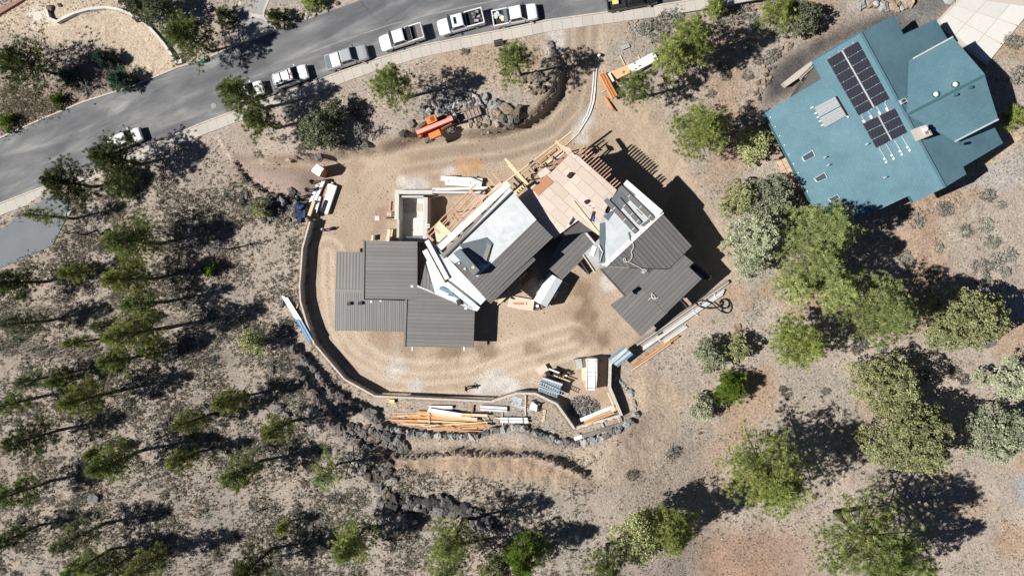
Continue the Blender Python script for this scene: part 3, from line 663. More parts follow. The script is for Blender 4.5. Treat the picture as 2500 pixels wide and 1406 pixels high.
for a, b_ in (((1080, 627), (1128, 579)), ((1130, 577), (1200, 510)), ((1202, 508), (1247, 468))): strip('panel_stack', house, a, b_, plCt, 0.50, 0.16, 'panel_bundle', 0.08)
strip('fascia', house, (1084, 630), (1250, 469), plC, 0.16, 0.3, 'roof_gap')
# chimney with its cricket
ch = [(1106, 618), (1123, 607), (1170, 660), (1157, 673)]
MB().prism([P(x, y, 9.45) for x, y in ch], zbot=6.6).build('chimney', MAT['slate_sheet'], house)
cap = house.children[-1]
MB().prism([plC(x, y) + Vector((0, 0, z)) for x, y, z in ((1122, 597, .5), (1187, 580, .12), (1203, 595, .12), (1190, 645, .1), (1160, 640, .6))], 0.5).build('cricket', MAT['slate_sheet'], house)
strip('flashing', house, (1196, 596), (1181, 643), plC, 0.5, 0.06, 'panel_bundle', 0.14)
strip('board', house, (1153, 655), (1158, 650), flat(9.45), 0.35, 0.08, 'lumber')
for (x, y) in ((1119, 641), (1133, 655), (1165, 663)): strip('scrap', house, (x, y), (x + 3, y + 3), flat(8.1), 0.2, 0.05, 'white_paint')
# blue sheets and tools on the lower membrane
strip('blue_sheet', house, (1074, 702), (1104, 716), flat(5.3), 0.45, 0.08, 'metal_blue'); strip('blue_sheet', house, (1096, 712), (1143, 746), flat(5.35), 0.16, 0.05, 'metal_blue'); strip('board', house, (1093, 719), (1118, 727), flat(5.3), 0.08, 0.05, 'panel_bundle')
strip('tool_bag', house, (1119, 731), (1124, 744), flat(5.3), 0.5, 0.35, 'black_plastic'); strip('board', house, (1090, 708), (1145, 745), flat(5.3), 0.1, 0.06, 'metal_trim')
# plywood deck sheet by sheet
DZ = 6.5; plD = flat(DZ)
deck_poly = [(1264, 482), (1297, 456), (1346, 421), (1393, 374), (1400, 371), (1506, 464), (1478, 512), (1474, 545), (1464, 576), (1430, 552), (1412, 538), (1352, 582)]
deck = MB().prism([P(x, y, DZ - 0.035) for x, y in deck_poly], 0.12).build('roof_deck', MAT['plywood'], house)
e1 = Vector((0.735, 0.678)); e2 = Vector((0.678, -0.735)); o_ = Vector((1264, 482)); sw, sl = 23.2, 46.4
dp = [Vector(p) for p in deck_poly]
k = 0
for i in range(-3, 12):
    for j in range(-8, 10):
        off = (j % 2) * sl * 0.5
        a = o_ + e1 * (i * sl + off - 30) + e2 * (j * sw)
        q = [a + e1 * .4 + e2 * .4, a + e1 * (sl - .4) + e2 * .4, a + e1 * (sl - .4) + e2 * (sw - .4), a + e1 * .4 + e2 * (sw - .4)]
        # clip the deck outline to the sheet (half planes), outline is near convex
        s = dp
        for n_, c_ in ((e1, q[1].dot(e1)), (-e1, -q[0].dot(e1)), (e2, q[2].dot(e2)), (-e2, -q[0].dot(e2))):
            s = clip_half(s, n_, c_)
            if len(s) < 3: break
        if len(s) < 3 or area2(s) < 12: continue
        MB().prism([P(v.x, v.y, DZ + 0.004 * (k % 3)) for v in s], 0.03).build('plywood_sheet', MAT['plywood'], deck); k += 1
MB().prism([P(x, y, DZ + 0.06) for x, y in ((1299, 461), (1333, 427), (1352, 444), (1314, 479))], 0.04).build('plywood_sheet', MAT['plywood_dark'], deck)
for q in (((1383, 430), (1391, 420), (1400, 424), (1390, 436)), ((1425, 492), (1432, 487), (1438, 492), (1430, 499))):
    MB().prism([P(x, y, DZ + 0.30) for x, y in q], 0.3).build('roof_opening', MAT['black_plastic'], deck)
# rafter tails, the long row over the drop
for i in range(17):
    t = i / 16; a = Vector((1404, 378)).lerp(Vector((1497, 461)), t); L = 32 if i < 12 else 22
    if i in (13,): continue
    tip = a + Vector((0.79, -0.70)) * L * (1.0 if i else 0.9)
    MB().beam(P(a.x, a.y, DZ - 0.2), P(tip.x, tip.y, DZ - 0.2), 0.09, 0.34).build('rafter', MAT['frame_pink' if i % 3 else 'lumber'], house)
MB().prism([P(x, y, DZ - 0.4) for x, y in ((1398, 376), (1502, 467), (1470, 560), (1352, 578), (1275, 490))], zbot=-0.8).build('wall', MAT['wall_dark'], house)
# boards lying on the deck
strip('board', house, (1399, 492), (1463, 573), plD, 0.28, 0.10, 'lumber_pale', 0.03); strip('board', house, (1443, 540), (1450, 517), plD, 0.3, 0.1, 'black_plastic', 0.03); strip('board', house, (1446, 541), (1449, 530), plD, 0.16, 0.14, 'blue_tarp', 0.03)
for a, b_ in (((1436, 504), (1442, 502)), ((1444, 509), (1450, 508))): strip('board', house, a, b_, plD, 0.1, 0.05, 'lumber_red', 0.03)
strip('offcut', house, (1285, 497), (1288, 500), plD, 0.2, 0.06, 'white_paint', 0.03); strip('offcut', house, (1311, 527), (1314, 530), plD, 0.22, 0.06, 'white_paint', 0.03)
strip('tarp', house, (1371, 563), (1384, 552), plane((1371, 563, 6.2), (1384, 552, 6.2), (1380, 570, 6.0)), 0.7, 0.1, 'blue_tarp')
strip('trim', house, (1388, 545), (1398, 530), plD, 0.15, 0.1, 'metal_trim', .03); strip('trim', house, (1391, 549), (1401, 534), plD, 0.22, 0.1, 'black_plastic', .03)
slab_roof('membrane_scrap', house, [(1474, 520), (1488, 522), (1478, 548), (1464, 545)], flat(DZ + 0.05), 'membrane_grey', 0.04)
# framing on the entrance side: beams, posts, catwalk boards
FZ = 5.2
def fb(a, b_, z0, z1, w, h, mat='lumber', name='beam'): MB().beam(P(a[0], a[1], z0), P(b_[0], b_[1], z1), w, h).build(name, MAT[mat], house)
fb((1190, 478), (1396, 322), FZ, FZ, 0.16, 0.3, 'lumber_pale'); fb((1268, 430), (1378, 345), FZ, FZ, 0.10, 0.25); fb((1282, 436), (1385, 352), FZ, FZ, 0.10, 0.25); fb((1335, 420), (1392, 366), FZ, FZ, 0.1, 0.25, 'frame_pink'); fb((1340, 424), (1396, 370), FZ, FZ, .1, .25, 'lumber_red')
fb((1356, 344), (1389, 377), 8.0, 7.5, 0.28, 0.4, 'lumber_pale'); fb((1233, 388), (1289, 451), 8.0, 7.7, 0.28, 0.4, 'lumber_pale'); fb((1241, 404), (1286, 450), 7.9, 7.6, 0.2, 0.36, 'lumber_pale')
for a in ((1358, 360), (1334, 378), (1312, 395), (1290, 412), (1264, 432), (1240, 450)):
    fb(a, (a[0] + 13, a[1] + 12), FZ - .05, FZ - .05, 0.09, 0.22, 'lumber'); g = P(a[0], a[1], FZ); MB().beam((g.x, g.y, FZ - .1), (g.x, g.y, -0.4), 0.14, 0.14).build('post', MAT['lumber'], house)
for q, z_, mt_ in (([(1373, 356), (1392, 362), (1396, 372), (1380, 372)], 5.6, 'plywood'), ([(1312, 424), (1332, 408), (1345, 420), (1320, 436)], 6.4, 'plywood'), ([(1342, 378), (1366, 362), (1378, 374), (1352, 394)], 4.6, 'plywood'), ([(1320, 400), (1342, 382), (1352, 394), (1332, 408)], 4.4, 'lumber_pale'), ([(1252, 470), (1275, 452), (1282, 458), (1258, 478)], 5.0, 'lumber_pale'), ([(1200, 462), (1222, 446), (1236, 462), (1212, 480)], 4.2, 'plywood')):
    MB().prism([P(x, y, z_) for x, y in q], 0.05).build('plywood_sheet', MAT[mt_], house)
for i in range(6): fb((1256 + i * 5.5, 468 - i * 5), (1263 + i * 5.5, 477 - i * 5), 5.3, 5.3, 0.08, 0.2, 'lumber', 'joist')
# floor framing over the excavated strip: long rails, cross members
LZ = 3.0
for a, b_, w_, m_ in (((1041, 572), (1164, 448), .12, 'lumber'), ((1048, 578), (1102, 524), .12, 'frame_pink'), ((1080, 554), (1155, 475), .12, 'lumber'), ((1090, 562), (1164, 484), .1, 'lumber_pale'), ((1098, 566), (1172, 488), .16, 'frame_pink'), ((1102, 570), (1176, 496), .10, 'lumber_pale'), ((1178, 488), (1226, 440), .14, 'frame_pink'), ((1104, 574), (1232, 444), .2, 'lumber')):
    fb(a, b_, LZ, LZ, w_, 0.28, m_, 'rail')
for a, b_, m_ in (((1147, 463), (1178, 497), 'frame_pink'), ((1103, 508), (1136, 543), 'frame_pink'), ((1041, 572), (1058, 588), 'frame_pink'), ((1062, 558), (1074, 570), 'frame_pink'), ((1105, 520), (1120, 540), 'lumber_red'), ((1190, 434), (1214, 460), 'lumber'), ((1202, 424), (1228, 452), 'lumber'), ((1191, 452), (1202, 464), 'lumber')):
    fb(a, b_, LZ + .12, LZ + .12, .30 if 'pink' in m_ else .1, .2, m_, 'cross_member')
for i in range(12):
    t = i / 11; a = Vector((1106, 566)).lerp(Vector((1218, 452)), t); fb((a.x, a.y), (a.x + 6, a.y + 6), LZ + .1, LZ + .1, .06, .26, 'lumber_pale', 'joist')
MB().prism([P(x, y, LZ + .2) for x, y in ((1060, 556), (1073, 540), (1106, 572), (1084, 592), (1066, 590))], 0.06).build('plywood_sheet', MAT['lumber_pale'], house)
MB().prism([P(x, y, LZ + .26) for x, y in ((1064, 598), (1090, 574), (1100, 582), (1074, 606))], 0.03).build('membrane_scrap', MAT['slate_sheet'], house)
for a in ((1045, 575), (1105, 512), (1149, 464), (1135, 542), (1180, 492), (1082, 590)):
    g = P(a[0], a[1], LZ); MB().beam((g.x, g.y, LZ - .1), (g.x, g.y, -1.4), 0.12, 0.12).build('post', MAT['lumber'], house)
# small link roof
plK = plane((1400, 541, 4.0), (1455, 602, 3.7), (1334, 657, 3.8))
seam_roof('roof', house, [[(1388, 556), (1405, 541), (1455, 600), (1433, 622), (1372, 683), (1333, 650)], ], plK, D45, 0.56, 'low brown metal roof between the two wings')
wall_under(house, [(1390, 556), (1405, 543), (1448, 600), (1380, 665), (1345, 648)], plK, 0.5)
strip('flashing', house, (1404, 537), (1457, 601), plK, 0.24, 0.1, 'metal_trim', .05)
slab_roof('roof', house, [(1424, 621), (1463, 582), (1464, 652), (1452, 664)], flat(5.0), 'membrane_grey', label='grey membrane walkway beside the right wing')
strip('board', house, (1444, 624), (1452, 601), flat(5.05), 0.55, .05, 'wrap_white'); strip('fascia', house, (1423, 622), (1452, 665), flat(5.0), .14, .2, 'lumber_pale')
g0, g1 = P(1418, 640, 2.2), P(1437, 668, .2); MB().beam(g0, g1, .14, .05).build('plank', MAT['metal_trim'], house)
# right wing
plR = plane((1528, 446, 6.9), (1464, 546, 6.9), (1689, 601, 5.0))
slab_roof('roof', house, [(1477, 546), (1510, 462), (1529, 449), (1614, 520), (1477, 645), (1463, 645), (1464, 546)], plR, 'membrane', label='white membrane roof of the right wing')
seam_roof('roof', house, [[(1616, 520), (1689, 601), (1633, 656), (1478, 651)]], plR, (0.69, 0.76), 0.50, 'brown metal roof with diagonal seams, right wing')
wall_under(house, [(1482, 546), (1512, 466), (1530, 455), (1680, 600), (1632, 648), (1480, 642)], plR, 0.25, zb=-1)
strip('flashing', house, (1617, 517), (1477, 648), plR, 0.50, 0.06, 'white_paint', .03)
strip('parapet', house, (1526, 445), (1613, 520), plR, 0.62, 0.30, 'white_paint')
for a, b_, w_ in (((1513, 457), (1594, 536), .55), ((1478, 487), (1553, 567), .55), ((1509, 486), (1562, 546), .5)):
    s_ = strip('panel_stack', house, a, b_, plR, w_, .18, 'panel_bundle', .03)
    for t in (0.28, 0.62, .9):
        c_ = Vector(a).lerp(Vector(b_), t); strip('strap', house, (c_.x - 3, c_.y + 3), (c_.x + 3, c_.y - 3), plR, .06, .03, 'wrap_white', .2)
for q in ([(1472, 527), (1500, 512), (1513, 498), (1484, 539)], [(1484, 498), (1511, 462), (1536, 490), (1512, 515)], [(1520, 458), (1524, 452), (1552, 476), (1545, 481)]): MB().prism([plR(x, y) + Vector((0, 0, .05)) for x, y in q], .06).build('underlay_patch', MAT['slate_sheet'], house)
MB().prism([plR(x, y) + Vector((0, 0, .05)) for x, y in ((1464, 545), (1477, 545), (1478, 584), (1476, 600), (1477, 642), (1462, 643))], .06).build('underlay_patch', MAT['slate_sheet'], house)
strip('offcut', house, (1566, 551), (1584, 537), plR, .2, .05, 'panel_bundle', .03); strip('offcut', house, (1570, 553), (1587, 540), plR, .16, .05, 'panel_bundle', .03); strip('offcut', house, (1534, 567), (1540, 589), plR, .16, .06, 'panel_bundle', .03)
strip('offcut', house, (1553, 511), (1568, 525), plR, .05, .04, 'panel_bundle', .03); strip('pipe', house, (1464, 640), (1472, 612), plR, .1, .1, 'metal_trim', .1); strip('pipe', house, (1470, 648), (1490, 641), plR, .18, .1, 'white_paint', .1); strip('pipe', house, (1462, 598), (1469, 613), plR, .12, .1, 'white_paint', .1)
plQ = plane((1471, 651, 5.2), (1632, 657, 4.9), (1627, 763, 4.2))
seam_roof('roof', house, [[(1466, 656), (1480, 652), (1632, 658), (1670, 622), (1693, 641), (1682, 652), (1560, 697), (1526, 724)], [(1560, 697), (1682, 652), (1713, 681), (1627, 764)]], plQ, D45, 0.50, 'brown metal roof on the lower right wing')
wall_under(house, [(1475, 662), (1632, 660), (1670, 626), (1676, 655), (1705, 682), (1624, 755), (1564, 700), (1530, 714)], plQ, 0.4, zb=-1)
strip('roof_edge', house, (1465, 657), (1527, 725), plQ, .14, .12, 'roof_cap')
slab_roof('eave', house, [(1684, 650), (1697, 644), (1738, 676), (1731, 684), (1712, 682)], flat(3.0), 'wall_dark', .15); strip('blue_sheet', house, (1700, 665), (1716, 682), flat(3.02), .3, .05, 'metal_blue'); strip('gutter', house, (1697, 645), (1735, 676), flat(3.05), .2, .14, 'roof_cap')
plL = plane((1559, 697, 3.2), (1627, 765, 3.1), (1490, 744, 2.9))
seam_roof('roof', house, [[(1559, 697), (1627, 766), (1565, 822), (1490, 745)]], plL, D45, 0.50, 'lowest brown metal roof at the right end')
wall_under(house, [(1559, 700), (1622, 765), (1566, 815), (1497, 746)], plL, .4)
strip('roof_edge', house, (1560, 695), (1629, 764), plL, .2, .16, 'roof_cap')
# ropes left on the roof
def rope(pts, pl_, name, label, r_=0.035, mat='rope', up=.09):
    P3 = []
    for i in range(len(pts) - 1):
        for t in (0, .25, .5, .75):
            q = [Vector(pts[max(0, min(len(pts) - 1, i + k_))]) for k_ in (-1, 0, 1, 2)]
            v = 0.5 * ((2 * q[1]) + (q[2] - q[0]) * t + (2 * q[0] - 5 * q[1] + 4 * q[2] - q[3]) * t * t + (3 * q[1] - q[0] - 3 * q[2] + q[3]) * t ** 3)
            P3.append(pl_(v.x, v.y) + Vector((0, 0, up)))
    P3.append(pl_(*pts[-1]) + Vector((0, 0, up)))
    o = MB().tube(P3, r_, 5).build(name, MAT[mat]); return tag(o, label, 'rope' if mat == 'rope' else 'hose')
rope([(1536, 595), (1545, 594), (1546, 605), (1541, 615), (1543, 625), (1538, 636), (1527, 640), (1522, 634), (1525, 630), (1529, 638), (1540, 642), (1555, 650), (1568, 658), (1572, 668), (1566, 664), (1578, 662), (1570, 656)], plR, 'rope', 'long pale rope trailing down the diagonal seam roof of the right wing', up=.16)
rope([(1582, 733), (1590, 726), (1600, 728), (1595, 720), (1590, 716), (1594, 730), (1606, 726)], plQ, 'rope', 'short pale tangled rope on the roof near its lower right corner', up=.22)
# ================================================================ concrete walls of the site
def wall_run(name, pts, ztop, zbot, w, label, mat='concrete_wall', seg=True):
    o = empty(name, (0, 0, 0), label, 'wall')
    W = [P(x, y, ztop) for x, y in pts]
    for i in range(len(W) - 1):
        a, c = W[i], W[i + 1]; d = (c - a); d.normalize(); n = Vector((-d.y, d.x, 0)) * (w / 2)
        e0 = d * (0.06 if i else 0); MB().prism([a + n - e0, c + n + d * .08, c - n + d * .08, a - n - e0], zbot=zbot - 0.002 * i).build('wall_section', MAT[mat], o)
        t = MB(); t.prism([a + n * 1.04 + Vector((0, 0, .02 + .002 * i)), c + n * 1.04 + Vector((0, 0, .02 + .002 * i)), c - n * 1.04 + Vector((0, 0, .02 + .002 * i)), a - n * 1.04 + Vector((0, 0, .02 + .002 * i))], 0.03); t.build('wall_top', MAT['concrete_top'], o)
    return o
wall_run('retaining_wall', WALL, 1.6, -0.6, 0.22, 'long curved concrete retaining wall round the left side of the building pad')
wall_run('retaining_wall', WALL2, 1.6, -0.6, 0.28, 'short curved concrete retaining wall right of the lumber terrace')
wall_run('retaining_wall', WALL3, 1.4, -0.6, 0.36, 'angled freestanding concrete wall at the lower right of the pad')
box = empty('basement_box', (0, 0, 0), 'open concrete basement box with sunken floor beside the framing', 'basement')
def cw(q, z, zb, mat='concrete_new', name='wall_section'): return MB().prism([P(x, y, z) for x, y in q], zbot=zb).build(name, MAT[mat], box)
cw([(964, 464), (1056, 464), (1056, 474), (964, 474)], 1.25, -2.6); cw([(964, 474.3), (974, 474.3), (973, 536), (963, 536)], 1.2, -2.6); cw([(1034, 482), (1044, 482), (1043, 590), (1032, 590)], 1.1, -2.6); cw([(1056.3, 466), (1184, 467), (1182, 473), (1056.3, 472)], 1.2, -1.8)
cw([(975, 482), (1033.6, 482), (1033.6, 478), (975, 478)], 0.9, -2.6); cw([(970, 474.5), (976, 474.5), (974, 592), (968, 592)], 0.7, -2.6, 'concrete')
cw([(992, 579), (1032, 579), (1032, 583.5), (992, 583.5)], 0.3, -2.6); cw([(985, 584), (1040, 584), (1040, 592), (985, 592)], 0.8, -2.6)
cw([(966, 466), (1042, 466), (1042, 594), (966, 594)], -0.85, -2.7, 'concrete_new', 'floor'); cw([(986, 495), (1030, 497), (1031, 516), (988, 520)], -0.80, -2.6, 'concrete', 'floor_patch')
# site sign boards on the ground
sg = G(921, 533, 0.03)
e = empty('landing_pad', sg, 'small red edged landing mat with white centre on the bare dirt', 'mat'); MB().box((0, 0, .01), (.68, .66, .02)).build('mat_edge', MAT['sign_red'], e); MB().box((0, 0, .024), (.56, .54, .01)).build('mat_field', MAT['white_paint'], e)
rg = MB()
for k in range(20):
    a0, a1 = 2 * math.pi * k / 20, 2 * math.pi * (k + 1) / 20; rg.add([(.19 * math.cos(a0), .19 * math.sin(a0), .032), (.19 * math.cos(a1), .19 * math.sin(a1), .032), (.15 * math.cos(a1), .15 * math.sin(a1), .032), (.15 * math.cos(a0), .15 * math.sin(a0), .032)], [(0, 1, 2, 3)])
for dx in (-.06, .06): rg.box((dx, 0, .031), (.025, .17, .004))
rg.box((0, 0, .031), (.1, .025, .004)); rg.build('ring_mark', MAT['sign_red'], e)
sg2 = P(1044, 552, 1.15); e = empty('sign_board', sg2, 'small white board with red mark on the basement wall top', 'sign'); MB().box((0, 0, .02), (.5, .5, .04)).build('board', MAT['white_paint'], e); MB().cyl((.03, 0, .045), .14, .01, n=10).build('red_mark', MAT['sign_red'], e)

# ================================================================ stacks of material
def stack(name, label, cat, items, group=None):
    """items: (a_px, b_px, z_centre above ground, width, height, material[, part name])"""
    o = empty(name, (0, 0, 0), label, cat, group)
    for it in items:
        a, b_, dz, w, h, mt_ = it[:6]; nm = it[6] if len(it) > 6 else 'board'
        A, B_ = G(*a), G(*b_); zg = max(A.z, B_.z) + dz; A = P(a[0], a[1], zg); B_ = P(b_[0], b_[1], zg)
        MB().beam(A, B_, w, h).build(nm, MAT[mt_], o)
    return o
rnd = random.Random(4)
# lumber pile on the lower terrace
it = []
for i in range(26):
    y = 1004 + rnd.uniform(0, 46); x0 = rnd.uniform(1015, 1060) - (60 if i % 7 == 0 else 0); L = rnd.uniform(80, 130); sl = rnd.uniform(-.10, .12)
    it.append(((x0, y), (min(x0 + L, 1197), y + sl * L * .6), 0.12 + 0.05 * (i % 7), rnd.uniform(.12, .28), .09, ('lumber_orange', 'lumber', 'lumber_pale', 'lumber_orange')[i % 4]))
it += [((955, 1025), (1040, 1028), .2, .3, .25, 'lumber_orange'), ((985, 1034), (1050, 1036), .2, .25, .2, 'lumber'), ((1046, 1000), (1150, 1017), .62, .5, .12, 'wrap_white', 'wrapped_bundle'), ((1060, 1011), (1165, 1024), .58, .45, .12, 'lumber_pale'), ((1130, 1012), (1190, 1014), .66, .35, .1, 'lumber_pale'), ((1126, 1015), (1150, 1016), .70, .3, .06, 'lumber_orange'), ((1044, 1000), (1048, 1036), .72, .09, .05, 'lumber_pale', 'sticker'), ((1152, 990), (1152, 1006), .3, .14, .2, 'lumber_red', 'sticker'), ((1178, 1018), (1190, 1036), .6, .08, .05, 'lumber_pale', 'sticker'), ((1030, 1040), (1190, 1030), .62, .16, .1, 'lumber_pale'), ((1062, 1034), (1120, 1048), .7, .07, .06, 'lumber_red'), ((1150, 1036), (1197, 1038), .5, .3, .2, 'lumber_orange')]
stack('lumber_pile', 'big untidy pile of orange lumber on the terrace below the long concrete wall', 'lumber pile', it)
stack('beam_bundle', 'white wrapped beams just above the orange lumber pile', 'beam bundle', [((1048, 993), (1105, 994), .25, .38, .3, 'wrap_white', 'beam'), ((1070, 992), (1071, 1002), .1, .2, .12, 'lumber_pale', 'sticker'), ((1096, 992), (1097, 1002), .1, .2, .12, 'lumber_pale', 'sticker')])
stack('beam_bundle', 'grey and white stack of short beams near the wall kink', 'beam bundle', [((1173, 990 + 3 * k), (1238, 994 + 3 * k), .2 + .06 * (k % 2), .18, .2, m_, 'beam') for k, m_ in enumerate(('metal_trim', 'wrap_white', 'panel_bundle', 'wrap_white'))] + [((1196, 1003), (1198, 1010), .08, .1, .1, 'wrap_white', 'sticker'), ((1226, 1003), (1227, 1016), .08, .1, .1, 'lumber_pale', 'sticker')])
stack('duct_bundle', 'strapped white duct bundle right of the lumber pile', 'duct bundle', [((1221, 1021), (1288, 1022), .3, .3, .3, 'wrap_white', 'duct'), ((1222, 1028), (1290, 1029), .3, .3, .3, 'wrap_white', 'duct'), ((1208, 1020), (1222, 1021), .25, .08, .08, 'white_paint', 'pipe'), ((1241, 1016), (1241, 1033), .48, .06, .04, 'black_plastic', 'strap'), ((1276, 1016), (1277, 1033), .48, .06, .04, 'black_plastic', 'strap'), ((1226, 1014), (1227, 1038), .08, .1, .1, 'lumber_pale', 'sticker'), ((1282, 962), (1283, 1019), .15, .12, .08, 'lumber_pale', 'batten')])
stack('batten_pair', 'two pale battens on the dirt left of the curved wall end', 'boards', [((1329, 999), (1325, 1030), .06, .14, .1, 'lumber_pale'), ((1332, 1000), (1328, 1029), .06, .1, .1, 'lumber_pale')])
c_ = G(1305, 990, .3); o = empty('scaffold_base', c_, 'white steel frame base standing on the lumber terrace', 'frame', rz=R(-20))
MB().box((0, 0, .1), (1.0, .8, .08)).build('plate', MAT['white_paint'], o); MB().prism([Vector((-.5, -.5, .32)), Vector((.5, -.5, .32)), Vector((.35, .3, .32)), Vector((-.3, .45, .32))], .1).build('cover', MAT['wrap_white'], o)
for sx_ in (-1, 1):
    for sy_ in (-1, 1): MB().cyl((sx_ * .5, sy_ * .5, 0), .1, .6, n=8).build('foot', MAT['panel_bundle'], o)
MB().prism([G(1250, 982, .03), G(1262, 968, .03), G(1295, 985, .03), G(1292, 1002, .03), G(1255, 998, .03)], .02); pp = [(1246, 988), (1256, 966), (1276, 972), (1272, 990), (1300, 998), (1290, 1006)]
tag(MB().prism([G(x, y, .06) for x, y in pp], .03).build('plastic_sheet', simple('clear_plastic', (.42, .45, .47), .3, var=.3, scale=4)), 'crumpled clear plastic sheet on the lumber terrace', 'sheet')
o = empty('spool_box', G(959, 978, .2), 'pale yellow plastic box beside the concrete wall', 'box'); MB().box((0, 0, 0), (.65, .45, .4)).build('body', MAT['yellow_plastic'], o); MB().box((.36, .0, .02), (.1, .3, .2)).build('handle', MAT['black_plastic'], o)
rope([(965, 980), (975, 984), (983, 990), (988, 995), (990, 1000)], lambda x, y: G(x, y), 'cord', 'thin yellow cord from the yellow box on the terrace', .02, 'yellow_plastic', .04)
# boards against the lower right wall
stack('board_stack', 'orange boards and white wrapped beam against the wall in the lower right corner', 'boards', [((1417, 1025), (1490, 995), .5, .45, .25, 'wrap_white', 'wrapped_bundle')] + [((1425 + k, 1029 + 1.5 * k - 1), (1496 + k, 1002 + 1.5 * k), .3 + .03 * k, .12, .2, 'lumber_orange' if k % 2 else 'lumber') for k in range(5)] + [((1484, 958), (1502, 1003), 1.0, .2, .1, 'lumber_pale'), ((1488, 992), (1500, 1002), .9, .5, .06, 'plywood', 'sheet')])
stack('panel_stack', 'long dark roof panels laid on battens outside the lower right wall', 'panel stack', [((1421, 1065), (1474, 1049), .3, .45, .16, 'panel_bundle', 'panel'), ((1464, 1051), (1500, 1040), .32, .46, .16, 'roof_metal', 'panel'), ((1498, 1041), (1540, 1026), .3, .45, .16, 'panel_bundle', 'panel'), ((1402, 1071), (1421, 1065), .3, .46, .14, 'wrap_white', 'panel'), ((1409, 1058), (1417, 1076), .12, .1, .1, 'lumber_pale', 'batten'), ((1468, 1032), (1478, 1056), .12, .1, .1, 'lumber_pale', 'batten'), ((1507, 1018), (1517, 1042), .12, .1, .1, 'lumber_pale', 'batten')])
# white box pile and grey tile pallet
o = empty('wrapped_pallet', (0, 0, 0), 'tall white wrapped pallet stack in the lower right yard', 'pallet')
for k, (q, z_) in enumerate((([(1432, 875), (1458, 876), (1458, 922), (1431, 921)], 1.9), ([(1431, 921.5), (1458, 922.5), (1455, 953), (1430, 952)], 1.86))): MB().prism([P(x, y, z_) for x, y in q], zbot=0).build('carton', MAT['wrap_white'], o)
for a, b_ in (((1435, 873), (1433, 953)), ((1455, 874), (1453, 953)), ((1433, 880), (1457, 881)), ((1432, 908), (1456, 909)), ((1432, 918), (1456, 919)), ((1431, 947), (1454, 948))): MB().beam(P(*a, 1.915), P(*b_, 1.915), .05, .02).build('strap', MAT['panel_bundle'], o)
stack('sheet_stack', 'pale plywood sheets beside the white wrapped pallet', 'sheets', [((1424 + k * .8, 872 + k), (1425 + k * .8, 926 + k), .1 + .12 * k, .5, .1, 'lumber_pale', 'sheet') for k in range(4)])
o = empty('tile_pallet', (0, 0, 0), 'grey tile pallet with dark side left of the white pallet', 'pallet'); MB().prism([P(x, y, 1.0) for x, y in ((1402, 877), (1420, 875), (1423, 899), (1406, 903))], zbot=.12).build('block', MAT['black_plastic'], o); MB().prism([P(x, y, 1.05) for x, y in ((1403, 877), (1419.5, 875.5), (1422.5, 899), (1406.5, 902.5))], .04).build('top', MAT['membrane_grey'], o); MB().prism([P(x, y, .12) for x, y in ((1399, 879), (1418, 876), (1421, 900), (1404, 904))], zbot=0).build('base', MAT['lumber'], o)
# ribbed blue-grey bin with ladders
o = empty('equipment_trailer', (0, 0, 0), 'blue grey ribbed metal trailer box with ladders on top beside the curved wall', 'trailer')
q = [(1324, 921), (1373, 937), (1362, 968), (1313, 950)]
MB().prism([P(x, y, 1.5) for x, y in q], zbot=.45).build('body', MAT['alu_blue'], o)
for k in range(9):
    t = (k + .5) / 9; a = Vector(q[0]).lerp(Vector(q[1]), t); c = Vector(q[3]).lerp(Vector(q[2]), t); MB().beam(P(a.x, a.y, 1.53), P(c.x, c.y, 1.53), .12, .06).build('rib', MAT['alu_blue'], o)
MB().beam(P(1325, 923, 1.6), P(1373, 939, 1.6), .25, .1).build('rail', MAT['metal_trim'], o)
for a in ((1320, 948), (1364, 962), (1330, 925), (1370, 942)):
    w = MB(); g = P(*a, .35); w.cyl(g, .35, .25, 'Y', 12); w.build('wheel', MAT['rubber'], o)
def ladder(a, b_, z, label, wd=.42):
    o = empty('ladder', (0, 0, 0), label, 'ladder'); A, B_ = P(*a, z), P(*b_, z); d = (B_ - A); L = d.length; d.normalize(); n = Vector((-d.y, d.x, 0))
    for s_ in (-1, 1): MB().beam(A + n * s_ * wd / 2, B_ + n * s_ * wd / 2, .07, .09).build('rail', MAT['metal_trim'], o)
    k = int(L / .3)
    for i in range(k):
        c = A + d * ((i + .5) * L / k); MB().beam(c - n * wd / 2, c + n * wd / 2, .045, .045).build('rung', MAT['metal_trim'], o)
ladder((1297, 926), (1385, 965), 1.66, 'long aluminium ladder lying across the blue grey trailer box', .46)
ladder((1315, 949), (1362, 966), 1.64, 'shorter aluminium ladder at the lower edge of the blue grey trailer', .42)
o = empty('saw_table', (0, 0, 0), 'cluttered saw table with boards in the lower right yard', 'table')
MB().prism([P(x, y, .9) for x, y in ((1330, 908), (1345, 902), (1376, 918), (1366, 930))], .08).build('table_top', MAT['black_plastic'], o)
for a in ((1333, 908), (1346, 904), (1374, 919), (1366, 928)):
    g = P(*a, .85); MB().beam((g.x, g.y, .85), (g.x, g.y, 0), .08, .08).build('leg', MAT['panel_bundle'], o)
MB().beam(P(1340, 900, 1.0), P(1385, 918, 1.0), .2, .08).build('board', MAT['wrap_white'], o); MB().beam(P(1352, 916, 1.0), P(1392, 931, 1.0), .14, .08).build('board', MAT['lumber_pale'], o); MB().beam(P(1374, 912, 1.05), P(1376, 922, 1.05), .2, .08).build('board', MAT['lumber_red'], o)
MB().box(P(1338, 912, 1.1), (.5, .4, .4)).build('saw', MAT['black_plastic'], o)
tag(MB().prism([P(x, y, .5) for x, y in ((1307, 902), (1330, 888), (1341, 905), (1318, 916))], .03).build('plywood_sheet', MAT['plywood']), 'tan plywood sheet leaning by the saw table', 'sheet')
for q in (((1352, 970), (1363, 976)),): pass
